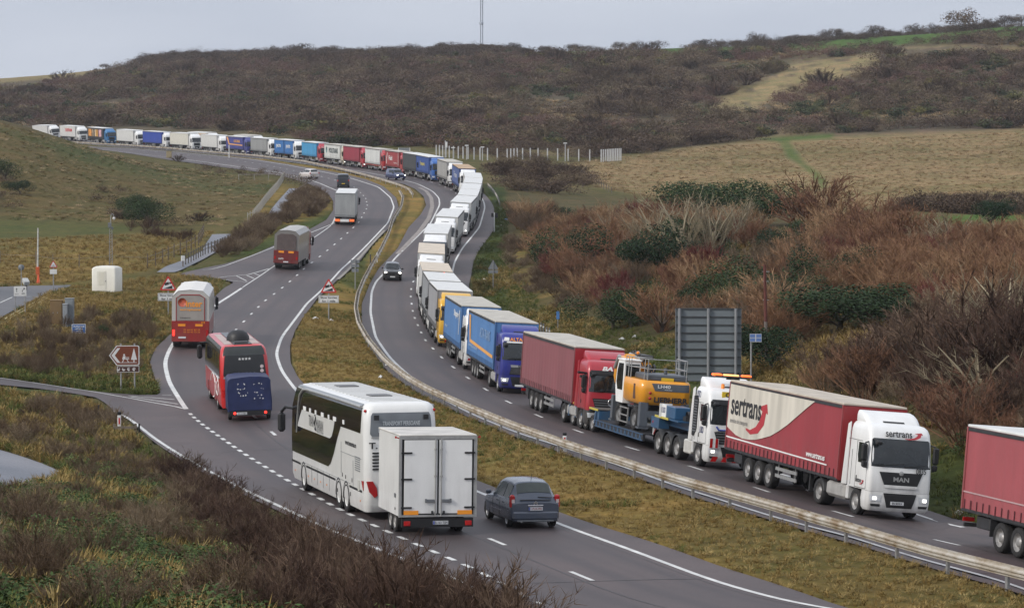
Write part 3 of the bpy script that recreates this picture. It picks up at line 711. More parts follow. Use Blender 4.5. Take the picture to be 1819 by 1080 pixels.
class Shell:
    """a body whose plan at each height is a rounded rectangle: (z, x rear, x front, half width, corner radius, front bow)"""
    def __init__(s, levels): s.L = sorted(levels)
    def at(s, z):
        L = s.L
        if z <= L[0][0]: return L[0][1:]
        for a, b in zip(L, L[1:]):
            if z <= b[0]:
                t = (z-a[0])/(b[0]-a[0]); return tuple(p*(1-t)+q*t for p, q in zip(a[1:], b[1:]))
        return L[-1][1:]
    def xf(s, y, z):
        xr, xf, w, r, bw = s.at(z); ya = min(abs(y), w-1e-4); x = xf-bw*(min(ya, w-r)/w)**2
        if ya > w-r: x -= r-math.sqrt(max(0, r*r-(ya-(w-r))**2))
        return x
    def xr(s, y, z):
        xr, xf, w, r, bw = s.at(z); ya = min(abs(y), w-1e-4); x = xr
        if ya > w-r: x += r-math.sqrt(max(0, r*r-(ya-(w-r))**2))
        return x
    def mesh(s, n=5):
        m = MB(); rows = []
        for z, xr, xf, w, r, bw in s.L:
            P = []
            fy = [-(w-r)*math.cos(math.pi*i/6) for i in range(7)]
            for k in range(n+1):     # rear right corner
                t = math.pi/2*k/n; P.append((xr+r-r*math.cos(t), -(w-r)-r*math.sin(t), z))
            xc = xf-bw*((w-r)/w)**2-r
            for k in range(n+1):
                t = math.pi/2*k/n; P.append((xc+r*math.sin(t), -(w-r)-r*math.cos(t), z))
            for y in fy[1:-1]: P.append((xf-bw*(y/w)**2, y, z))
            for k in range(n+1):
                t = math.pi/2*k/n; P.append((xc+r*math.cos(t), (w-r)+r*math.sin(t), z))
            for k in range(n+1):
                t = math.pi/2*k/n; P.append((xr+r-r*math.sin(t), (w-r)+r*math.cos(t), z))
            P.append(P[0]); rows.append(P)
        m.grid(rows, True); c = len(rows[0])-1
        m.add(rows[0][:-1], [tuple(range(c))]); m.add(rows[-1][:-1], [tuple(range(c))])
        return m
    def _rows(s, rows, k=0):
        rows = sorted(rows); zs = [r[0] for r in rows]+[l[0] for l in s.L if rows[0][0] < l[0] < rows[-1][0]]
        out = []
        for z in sorted(set(zs)):
            for a, b in zip(rows, rows[1:]):
                if a[0] <= z <= b[0]:
                    t = (z-a[0])/max(1e-6, b[0]-a[0]); out.append((z, a[1]*(1-t)+b[1]*t, a[2]*(1-t)+b[2]*t)); break
        return out
    def front(s, rows, off=.012, n=10):
        m = MB(); m.grid([[(s.xf(a+(b-a)*i/n, z)+off, a+(b-a)*i/n, z) for i in range(n+1)] for z, a, b in s._rows(rows)], True); return m
    def rear(s, rows, off=.012, n=10):
        m = MB(); m.grid([[(s.xr(a+(b-a)*i/n, z)-off, a+(b-a)*i/n, z) for i in range(n+1)] for z, a, b in s._rows(rows)], True); return m
    def side(s, rows, sg, off=.01, n=2):
        m = MB(); m.grid([[(a+(b-a)*i/n, sg*(s.at(z)[2]+off), z) for i in range(n+1)] for z, a, b in s._rows(rows)]); return m

def frame(front, rear, roll=True, half=1.1):
    f = Vector((*front, Z(*front))); r = Vector((*rear, Z(*rear))); X = (f-r).normalized()
    l = Vector((-X.y, X.x, 0)).normalized(); mid = (f+r)/2
    if roll:
        a, b = mid+l*half, mid-l*half; l = Vector((l.x*2*half, l.y*2*half, Z(a.x, a.y)-Z(b.x, b.y))).normalized()
    Zv = X.cross(l).normalized(); Y = Zv.cross(X).normalized()
    M = Matrix((X, Y, Zv)).transposed().to_4x4(); M.translation = f+Zv*.045; return M
class Thing:
    def __init__(s, name, label, cat, M, group=None): s.root = empty(name, M, label, cat, group); s.M = Matrix.Identity(4)
    def part(s, name, me, m, parent=None, M=None, label=None):
        if isinstance(parent, Matrix): parent, M = None, parent
        T = s.M @ (M or Matrix.Identity(4)) if parent is None else (M or Matrix.Identity(4))

        o = obj(name, me, m, parent or s.root, T)
        if label: o['label'] = label
        return o
    def sub(s, parent, name, me, m, M=None, label=None):
        return s.part(name, me, m, parent, M, label)
    def text(s, parent, body, p, facing, m, width=None, height=None, **k):
        M = face_M(p, facing)
        return s.part('lettering', text_mesh(body, width, height, **k), m, parent, M)

def wheel_mesh(r, w):
    m = MB(); h = w/2
    m.lathe([(r*.62,-h*.9),(r*.9,-h),(r*.985,-h*.8),(r,-h*.45),(r,h*.45),(r*.985,h*.8),(r*.9,h),(r*.62,h*.9)], (0,0,0), 'y', 24); return m
def rim_mesh(r, w, dish=.35):
    m = MB(); h = w/2
    m.lathe([(r*.63,h*.88),(r*.6,h*.6),(r*.52,h*dish),(r*.34,h*dish*.9),(r*.3,h*.75),(r*.2,h*.8),(0.001,h*.82)], (0,0,0), 'y', 20)
    m.lathe([(r*.63,-h*.88),(r*.3,-h*.5),(0.001,-h*.5)], (0,0,0), 'y', 12)
    for k in range(10):
        t = 2*math.pi*k/10; m.box((r*.42*math.cos(t), h*dish+.01, r*.42*math.sin(t)), (.03,.03,.03))
    return m
def add_wheel(T, x, y, r=.5, w=.32, rim=None, dish=.35, z=None):
    sg = 1 if y > 0 else -1; M = Matrix.Translation((x, y, r if z is None else z))
    if sg < 0: M = M @ Matrix.Rotation(math.pi, 4, 'Z')
    o = T.part('wheel', cached(('wheel', r, w), lambda: wheel_mesh(r, w)), M_TYRE, None, M)
    T.sub(o, 'rim', cached(('rim', r, w, dish), lambda: rim_mesh(r, w, dish)), rim or M_RIM)
    return o
def B(c, d, bev=0.0): return MB().box(c, d, bev)

# ---- tractor unit
CABU = Shell([(1.02,-2.25,-.02,1.235,.16,.05),(1.2,-2.25,0,1.245,.16,.06),(1.95,-2.25,-.05,1.245,.17,.08),(2.9,-2.25,-.24,1.235,.19,.1),(3.18,-2.25,-.34,1.225,.2,.1),
              (3.34,-2.25,-.46,1.19,.22,.1),(3.43,-2.25,-.64,1.12,.24,.08),(3.47,-2.25,-.9,1.0,.24,.06)])
CABD = Shell([(3.42,-2.24,-1.0,1.06,.2,.05),(3.50,-2.24,-1.06,1.08,.2,.05),(3.68,-2.24,-1.32,1.08,.2,.04),(3.80,-2.24,-1.62,1.05,.18,.03),(3.86,-2.24,-1.9,1.0,.15,.03)])
CABB = Shell([(.30,-.75,-.10,1.16,.14,.06),(.40,-.8,-.01,1.23,.16,.06),(.7,-.85,.02,1.25,.16,.06),(1.01,-.8,-.0,1.245,.16,.06)])
def cab(T, c, style='man', grille=None, lower=None, lamps=False, visor=None, front_text=None, text_mat=None, plate='', plate_mat=None, mirrors=True, detail=2, side_text=None, num=None, wheels4=False):
    pm = paint(c); lo = paint(lower) if lower else pm
    k = style
    cb = T.part('cab', cached('cab', CABU.mesh), pm)
    T.sub(cb, 'windscreen', cached('windscreen', lambda: CABU.front([(1.93,-1.17,1.17),(2.2,-1.18,1.18),(2.9,-1.14,1.14),(2.96,-1.08,1.08)], .012, 14)), M_GLASS)
    for sg in (1,-1):
        T.sub(cb, 'side_window', cached(('sidewin', sg), lambda: CABU.side([(1.98,-1.22,-.42),(2.25,-1.3,-.4),(2.72,-1.28,-.52)], sg)), M_GLASS)
    T.sub(cb, 'roof_deflector', cached('deflector', CABD.mesh), pm)
    if visor: T.sub(cb, 'sun_visor', cached('visor', lambda: CABU.front([(2.78,-1.13,1.13),(3.0,-1.1,1.1)], .07, 12)), visor)
    if detail > 1:
        def door():
            m = MB()
            for sg in (1,-1):
                for x in (-.36,-1.42): m.box((x, sg*1.245, 1.9), (.018,.012,1.7))
                m.box((-.9, sg*1.245, 1.06), (1.06,.012,.018)); m.box((-1.85, sg*1.247, 1.75), (.02,.01,1.3)); m.box((-1.6, sg*1.24, 2.78), (1.3,.02,.015))
            return m
        T.sub(cb, 'door_gap', cached('doorgap', door), M_DARK)
        [T.sub(cb, 'door_handle', cached('dhandle', lambda: B((0,0,0),(.07,.03,.2),.01)), M_BLACK, Matrix.Translation((-1.28,q*1.25,1.38))) for q in (1,-1)]
        T.sub(cb, 'roof_vent', cached('rvent', lambda: CABD.front([(3.5,-.45,.4),(3.55,-.45,.4)], .015, 6)), M_BLACK)
        T.sub(cb, 'wiper', cached('wiper', lambda: MB().tube([(-.02,-.9,1.97),(-.02,.1,2.08)],.015,4).tube([(-.02,.1,1.97),(-.02,.95,2.06)],.015,4)), M_BLACK)
    up = {'man':[(1.28,-.66,.66),(1.75,-.86,.86)], 'daf':[(1.1,-.72,.72),(1.55,-.62,.62)], 'merc':[(1.1,-.8,.8),(1.62,-.98,.98)], 'volvo':[(1.1,-.75,.75),(1.8,-.75,.75)]}[k]
    gm = grille or M_BLACK
    T.sub(cb, 'grille', cached(('gr', k), lambda: CABU.front(up, .016, 10)), gm)
    if k in ('daf','merc'):
        def bars():
            m = MB()
            for z in np.linspace(up[0][0]+.06, up[1][0]-.1, 5 if k == 'daf' else 4):
                hw = up[0][2]+(up[1][2]-up[0][2])*(z-up[0][0])/(up[1][0]-up[0][0])-.03
                m.grid([[(CABU.xf(y, z)+.03, y, zz) for y in np.linspace(-hw, hw, 9)] for zz in (z, z+.035)])
            return m
        T.sub(cb, 'grille_bar', cached(('grb', k), bars), M_CHROME if k == 'daf' else M_GREYP)
    bm_ = T.part('bumper', cached('bumper', CABB.mesh), lo)
    T.sub(bm_, 'air_intake', cached(('air', k), lambda: CABB.front([(.45,-.5,.5),(.98,-.66,.66)], .014, 10)), gm)
    for sg in (1,-1):
        T.sub(bm_, 'headlight', cached(('hl', sg), lambda: CABB.front(sorted([(.66, *sorted((sg*.78, sg*1.16))),(.9, *sorted((sg*.72, sg*1.2)))]), .016, 8)), M_LAMP)
        if lamps: T.sub(bm_, 'lit_bulb', cached(('hlb', sg), lambda: CABB.front([(.72, *sorted((sg*.92, sg*1.06))),(.82, *sorted((sg*.92, sg*1.06)))], .03, 3)), M_LAMPON)
        T.sub(bm_, 'fog_light', cached(('fl', sg), lambda: CABB.front([(.47, *sorted((sg*.76, sg*1.1))),(.56, *sorted((sg*.76, sg*1.14)))], .014, 6)), M_BLACK)
    pz = .62 if k != 'daf' else .48
    pl = T.sub(bm_, 'number_plate', cached('plate', lambda: B((0,0,0),(.02,.52,.12))), plate_mat or M_PLATE, Matrix.Translation((CABB.xf(0, pz)+.03, -.1, pz)))
    if plate: T.sub(pl, 'lettering', text_mesh(plate, .4, .08), M_INK, face_M((.012,0,0), (1,0,0))) if False else T.sub(bm_, 'lettering', text_mesh(plate, .4, .08), M_INK, face_M((CABB.xf(0,pz)+.045,-.1,pz), (1,0,0)))
    # steps, arches, frame, tanks
    for sg in (1,-1): T.part('wheel_arch', cached('arch', lambda: B((0,0,0),(.22,.5,.52),.03)), lo, None, Matrix.Translation((-2.13,sg*.98,.78)))
    if mirrors:
        for sg in (1,-1):
            T.sub(cb, 'mirror', cached(('mir', sg), lambda: MB().box((-.30,sg*1.42,2.42),(.14,.24,.62),.05).box((-.28,sg*1.40,1.98),(.14,.22,.24),.05).tube([(-.45,sg*1.2,2.8),(-.3,sg*1.4,2.76)],.03,5).tube([(-.45,sg*1.2,1.84),(-.3,sg*1.4,1.86)],.025,5)), M_BLACK)
        if detail > 1: T.sub(cb, 'kerb_mirror', cached('kmir', lambda: MB().box((.0,-1.0,2.8),(.16,.26,.16),.05).tube([(-.25,-1.12,2.92),(0,-1.0,2.86)],.025,5)), M_BLACK)
    for sg in (1,-1):
        T.part('side_fairing', cached(('fair', sg), lambda: MB().prism([(-2.26,1.05),(-2.26,3.4),(-2.5,3.3),(-2.74,1.05)], 'y', sg*1.2, sg*1.235)), pm)
    def chassis():
        m = MB()
        for sg in (1,-1): m.box((-3.4, sg*.4, .85), (5.2,.09,.26))
        m.box((-1.4,0,.5),(.2,1.9,.14)); m.box((-5.0,0,.5),(.25,1.7,.2)); m.box((-4.9,0,1.08),(1.0,.95,.12)); m.box((-2.5,0,.75),(.3,1.6,.4))
        return m
    if not wheels4:
        T.part('chassis', cached('chassis', chassis), M_DARK)
        for sg in (1,-1):
            add_wheel(T, -1.4, sg*1.03, .5, .32); add_wheel(T, -5.0, sg*.95, .5, .55)
            T.part('fuel_tank', cached(('tank', sg), lambda: MB().box((-3.35, sg*.94, .74), (1.85,.56,.6), .12)), M_ALU if sg > 0 else mat((.4,.39,.37), .55, .2, var=.3, scale=2))
            T.part('mudguard', cached(('mg', sg), lambda: MB().lathe([(.6,sg*.66),(.6,sg*1.22),(.57,sg*1.24)], (-5.0,0,.5), 'y', 12, arc=(R(8), R(172)))), M_BLACK)
    if front_text:
        body, tm, w, h, sh = front_text
        zc = 3.12; T.sub(cb, 'lettering', text_mesh(body, w, h, sh, bold=.01), tm, Matrix.Translation((0,0,0)) @ face_M((CABU.xf(0, zc)+.04, -.05, zc), (1,0,.45)))
    return cb

def trailer(T, c, kind='curtain', roof=None, straps=None, side_panel=None, wheels=True, length=13.6, lower=None, detail=2, skirt=M_DARK, door=None, z0=1.15):
    L_ = length; cm = cloth(c) if kind == 'curtain' else paint(c, coat=.1, rough=.42, dirt=.35)
    def body():
        m = MB()
        n = 56 if kind == 'curtain' else 1
        for sg in (1,-1):
            rows = []
            for z, a in ((z0,.022),(z0+.35,.014),(2.4,.007),(3.93,.0)):
                rows.append([(-.08-(L_-.16)*i/n, sg*(1.262+a*math.sin(i*2.1)*(1 if kind == 'curtain' else 0)), z) for i in range(n+1)])
            m.grid(rows)
        m.box((-L_/2,0,(z0+3.93)/2),(L_-.06,2.5,3.93-z0)); return m
    b = T.part('trailer_box', cached(('tbody', kind, L_, z0), body), cm)
    rm = roof or M_ROOF
    T.sub(b, 'roof', cached(('troof', L_), lambda: MB().box((-L_/2,0,3.97),(L_+.02,2.56,.09),.02)), rm)
    if kind == 'curtain':
        def rail():
            m = MB()
            for sg in (1,-1):
                m.box((-L_/2, sg*1.275, 3.86),(L_-.02,.03,.12)); m.box((-L_/2, sg*1.27, z0-.02),(L_,.05,.1))
            return m
        T.sub(b, 'roof_rail', cached(('rail', L_, z0), rail), skirt)
        def strap():
            m = MB()
            for sg in (1,-1):
                for i in range(int(L_/.48)): m.box((-.4-i*.48, sg*1.295, z0+.17),(.05,.015,.34))
            return m
        T.sub(b, 'curtain_strap', cached(('strap', L_, z0), strap), straps or mat(tuple(x*.35 for x in c), .6, var=.1))
    else:
        def frame_():
            m = MB()
            for sg in (1,-1):
                m.box((-L_/2, sg*1.268, z0+.03),(L_,.02,.12)); m.box((-L_/2, sg*1.268, 3.9),(L_,.02,.08))
            return m
        T.sub(b, 'edge_trim', cached(('trim', L_, z0), frame_), M_ALU)
    pmat = M_ALU if kind != 'curtain' else paint(tuple(min(1,x*1.1) for x in c))
    for sg in (1,-1):
        for x in (-.03, -L_+.03): T.sub(b, 'corner_post', cached(('post', z0), lambda: B((0,0,0),(.09,.05,3.93-z0))), pmat, Matrix.Translation((x, sg*1.275, (z0+3.93)/2)))
    def doors():
        m = MB()
        m.box((-L_-.01,.62,(z0+3.9)/2),(.04,1.2,3.85-z0)); m.box((-L_-.01,-.62,(z0+3.9)/2),(.04,1.2,3.85-z0))
        for y in (-.95,-.3,.3,.95): m.tube([(-L_-.05,y,z0+.1),(-L_-.05,y,3.85)],.02,5)
        return m
    T.sub(b, 'rear_door', cached(('doors', L_, z0), doors), door or M_ALU)
    def under():
        m = MB()
        for sg in (1,-1): m.box((-L_/2, sg*.42, z0-.16),(L_-.4,.1,.26))
        for x in np.arange(-1.2, -L_, -1.5): m.box((x,0,z0-.08),(.1,2.4,.08))
        m.box((-L_+.08,0,.62),(.1,2.35,.13)); m.box((-L_+.2,.5,.85),(.1,.1,.4)); m.box((-L_+.2,-.5,.85),(.1,.1,.4))
        return m
    T.part('trailer_frame', cached(('under', L_, z0), under), M_DARK)
    for sg in (1,-1):
        T.part('tail_light', cached(('tl', sg, L_), lambda: B((-L_+.02, sg*.98, .8),(.06,.42,.14))), M_RED)
    if wheels:
        for x in (-8.0,-9.31,-10.62):
            for sg in (1,-1): add_wheel(T, x, sg*1.04, .5, .385, dish=.15)
        for sg in (1,-1):
            T.part('mudguard', cached(('tmg', sg), lambda: MB().box((-9.31, sg*1.05, 1.06),(3.9,.42,.03)).box((-11.3, sg*1.05, .75),(.03,.42,.6)).box((-7.35, sg*1.05, .85),(.03,.42,.4))), M_DARK)
            T.part('side_guard', cached(('sg', sg), lambda: MB().box((-5.9, sg*1.2, .60),(2.5,.04,.13)).box((-5.9, sg*1.2, .88),(2.5,.04,.13)).box((-4.9, sg*1.17, .8),(.05,.03,.6)).box((-6.9, sg*1.17, .8),(.05,.03,.6))), M_ALU)
            T.part('landing_leg', cached(('ll', sg), lambda: MB().box((-3.9, sg*.85, .72),(.14,.14,.75)).box((-3.9, sg*.85, .33),(.3,.3,.05))), M_DARK)
        T.part('pallet_box', cached('pbox', lambda: B((-12.1,0,.82),(1.0,2.3,.42),.03)), M_DARK)
    return b

# ---- where the queue stands
Q_PATH = resample(smooth(offset(R_IN, np.interp(R_IN[:,1], [270,330,400,450,520], [5.35,4.5,4.6,5.0,5.35])), 20), .5)
def q_idx(px, py):
    p = project(Q_PATH[:,0], Q_PATH[:,1], H(Q_PATH[:,0], Q_PATH[:,1])); return int(np.argmin((p[0]-px)**2+(p[1]-py)**2))
def pp(i):
    i = max(0, min(len(Q_PATH)-1, i)); return tuple(Q_PATH[i])
def artic_frames(i):
    W = frame(pp(i), pp(i+11)); Wt = frame(pp(i+6), pp(i+33)); return W, W.inverted() @ Wt
def make_artic(i, label, cabc, trc, kind='curtain', style='man', group='articulated lorries queueing in the outside lane', roof=None, cabkw={}, trkw={}, name='articulated_lorry', withcab=True):
    W, Rl = artic_frames(i)
    T = Thing(name, label, 'lorry', W, group)
    cb = cab(T, cabc, style, **cabkw) if withcab else None
    T.M = Rl; tb = trailer(T, trc, kind, roof, **trkw)
    T.cb, T.tb, T.Rl = cb, tb, Rl
    return T
RS, LS, FR, RE = (0,-1,0), (0,1,0), (1,0,0), (-1,0,0)
# ---------------------------------------------------------------- the queue, near to far
def tprint(T, body, x, z, m, width, height, side=RS, **k):
    return T.sub(T.tb, 'lettering', text_mesh(body, width, height, **k), m, face_M((x, side[1]*1.305, z), side))
def flat_poly(pts, y, th=.004):
    return MB().prism(pts, 'y', y-th/2, y+th/2)

i1 = q_idx(1594, 921)
RED = (.30,.035,.045)
# 1 red and cream lorry, nearest cab
T = make_artic(i1, 'lorry with white cab numbered 0835 and dirty cream and red sertrans curtain', WHITE, RED, cabkw=dict(plate='BN 08 FKX', lamps=True, plate_mat=M_PLATE), roof=mat((.50,.44,.36), .75, var=.25, scale=1.2, detail=7), trkw=dict(straps=mat((.05,.012,.014),.6,var=.2)))
cream = mat((.60,.56,.48), .65, var=.28, scale=1.1, detail=8, stretch=(1.4,1,.18), name='cream_print')
arc = [(-13.5,3.84),(-3.1,3.84),(-4.0,3.5),(-5.1,3.06),(-6.0,2.7),(-7.0,2.36),(-7.9,2.1),(-8.9,1.92),(-9.8,1.78),(-10.6,1.72),(-11.4,1.70),(-12.3,1.78),(-13.5,2.03)]
for sg in (-1, 1): T.sub(T.tb, 'curtain_print', flat_poly(arc, sg*1.292), cream)
T.sub(T.tb, 'curtain_stripe', flat_poly([(-13.5,1.60),(-13.5,1.66),(-1.2,1.58),(-1.2,1.53)], -1.294), M_WPRINT)
tprint(T, 'sertrans', -11.2, 2.98, M_INK, 3.9, .78, bold=.02)
tprint(T, 'servicios de transporte', -12.0, 2.32, mat((.25,.24,.23),.6,var=0), 2.3, .26)
def swoosh(s=1.0):
    up = [(2.35,1.5),(2.1,.9),(1.5,.35),(.6,0.05),(-.1,.12)]; lo = [(-.05,-.02),(.7,-.25),(1.9,-.05),(2.75,.6),(2.95,1.45)]
    return [(a*s, b*s) for a, b in up+lo+[(3.25,1.35),(3.0,2.05),(1.75,1.75)]]
m_sw = mat((.42,.03,.04), .55, var=.1)
T.sub(T.tb, 'curtain_emblem', MB().prism([(a*.78-10.95, b*.6+2.1) for a, b in swoosh(1.0)], 'y', -1.300, -1.305), m_sw)
tprint(T, 'www.sertrans.es', -2.5, 1.78, M_WPRINT, 2.1, .2, bold=.02)
T.sub(T.tb, 'bulkhead', MB().box((.02,0,2.5),(.05,2.5,2.8)), paint((.32,.025,.03)))
zc = 3.14
T.sub(T.cb, 'lettering', text_mesh('sertrans', 1.05, .24, bold=.015), M_INK, face_M((CABU.xf(0, zc)+.05, -.12, zc), (1,0,.4)))
T.sub(T.cb, 'emblem', MB().prism([(a*.22, b*.13) for a, b in swoosh()], 'z', 0, .01), m_sw, face_M((CABU.xf(0, 3.0)+.06, .12, 2.99), (1,0,.4)))
T.sub(T.cb, 'lettering', text_mesh('MAN', .62, .17, bold=.03), M_ALU, face_M((CABU.xf(0,1.5)+.03, 0, 1.5), (1,0,.05)))
T.sub(T.cb, 'lettering', text_mesh('0835', .42, .2, bold=.01), M_INK, face_M((CABU.xf(.8,1.84)+.03, .78, 1.84), (1,.12,.05)))
T.sub(T.cb, 'lettering', text_mesh('sertrans', .55, .15, bold=.015), M_INK, face_M((-1.05, -1.262, 1.32), RS))
T.sub(T.cb, 'emblem', MB().prism([(a*.12, b*.08) for a, b in swoosh()], 'z', 0, .01), m_sw, face_M((-.92, -1.262, 1.2), RS))
T.sub(T.cb, 'grille_surround', cached('mansur', lambda: CABU.front([(1.17,-.62,.62),(1.28,-.66,.66)], .03, 8)), paint(WHITE))
T.sub(T.cb, 'emblem', MB().lathe([(.09,0),(.0,.02)], (0,0,0), 'x', 12), M_ALU, Matrix.Translation((CABU.xf(0,1.75)+.02,0,1.72)))

# 0 red trailer running out of the frame: its cab is beyond the edge
Wf = q_idx(1768, 970) - 33
T = make_artic(Wf, 'plain dusty red curtain trailer cut by the right edge of the photo', (.62,.62,.6), (.34,.075,.085), trkw=dict(straps=mat((.09,.014,.018),.6,var=.2)), roof=M_WROOF)
T.sub(T.tb, 'curtain_stripe', flat_poly([(-13.5,1.72),(-13.5,1.77),(-.2,1.77),(-.2,1.72)], -1.294), mat((.45,.3,.3),.6,var=.1))
T.sub(T.tb, 'bulkhead', MB().box((.02,0,2.5),(.05,2.5,2.8)), paint((.35,.03,.035)))

# 3 red lorry BATIM
i3 = q_idx(1083, 763)
T = make_artic(i3, 'red lorry lettered BATIM with faded red curtain, behind the crane transporter', (.40,.02,.035), (.235,.075,.085), style='merc', cabkw=dict(lower=(.045,.047,.05), visor=M_BLACK, lamps=False), roof=M_ROOF, trkw=dict(straps=mat((.06,.015,.018),.6,var=.2)))
T.sub(T.cb, 'lettering', text_mesh('BATIM', 1.3, .22, .25, bold=.04), M_WPRINT, face_M((CABU.xf(.0,3.1)+.06, .12, 3.1), (1,0,.4)))
T.sub(T.cb, 'emblem', MB().lathe([(.2,0),(.2,.03),(.16,.03),(.16,0)], (0,0,0), 'x', 20).box((.02,0,.09),(.02,.03,.18)).prism([(-.16,-.1),(-.13,-.12),(.02,.0),(-.0,.03)],'x',.01,.03).prism([(.16,-.1),(.13,-.12),(-.02,.0),(.0,.03)],'x',.01,.03), M_CHROME, Matrix.Translation((CABU.xf(0,1.5)+.04,0,1.45)))
T.sub(T.cb, 'mirror_arm', MB().tube([(-.5,-1.2,2.83),(-.25,-1.75,2.86)], [.05,.07], 6).tube([(-.45,-1.2,2.62),(-.35,-1.6,2.66)],[.05,.08],6), M_BLACK)
T.sub(T.tb, 'bulkhead', MB().box((.02,0,2.5),(.05,2.5,2.8)), paint((.36,.02,.03)))

# 4 blue DAF
BLU = (.075,.20,.44); DBL = (.012,.022,.24)
i4 = q_idx(924, 703)
T = make_artic(i4, 'deep blue lorry lettered ALTA-TRANS, with chrome barred grille and orange stripe on its curtain', DBL, BLU, style='daf', cabkw=dict(lamps=True), roof=M_ROOF)
T.sub(T.cb, 'lettering', text_mesh('ALTA-TRANS', 1.75, .23, bold=.03), mat((.8,.28,.03),.5,var=0), face_M((CABU.xf(.0,3.12)+.06, .12, 3.12), (1,0,.4)))
T.sub(T.cb, 'lettering', text_mesh('DAF', .42, .11, bold=.03), M_BLACK, face_M((CABU.xf(.0,1.6)+.045, .0, 1.6), (1,0,.1)))
T.sub(T.cb, 'grille_surround', CABU.front([(1.53,-.64,.64),(1.66,-.66,.66)], .03, 8), M_ALU)
T.sub(T.cb, 'visor_strip', CABU.front([(2.92,-.95,1.05),(3.0,-.9,1.0)], .09, 8), M_WPRINT)
T.sub(T.cb, 'roof_emblem', CABU.front([(3.02,-1.1,-.78),(3.22,-1.05,-.78)], .03, 4), M_WPRINT)
m_or = mat((.75,.36,.09), .6, var=.1)
T.sub(T.tb, 'curtain_stripe', flat_poly([(-13.2,3.7),(-12.4,3.7),(-11.9,2.2),(-.5,1.95),(-.5,1.75),(-12.3,2.0)], -1.292), m_or)
tprint(T, 'ALTA-TRANS', -4.6, 2.95, mat((.22,.33,.5),.6,var=.1), 5.0, .6, bold=.02)
tprint(T, 'www.alta-trans.eu', -10.4, 1.85, mat((.35,.45,.58),.6,var=.1), 4.5, .22)
# 5 blue curtain, white cab
i5 = q_idx(857, 661)
T = make_artic(i5, 'lorry with plain white cab and blue curtain with white print near its front end', WHITE, (.07,.19,.42), style='daf', roof=M_ROOF, cabkw=dict(visor=paint(WHITE)))
tprint(T, 'Shipping', -3.8, 3.2, M_WPRINT, 3.6, .55, bold=.02)
T.sub(T.tb, 'curtain_stripe', flat_poly([(-1.6,3.6),(-1.2,3.6),(-1.5,2.0),(-1.7,2.0)], -1.292), M_WPRINT)
tprint(T, 'transport', -11.5, 2.0, mat((.4,.5,.6),.6,var=.1), 2.4, .25)
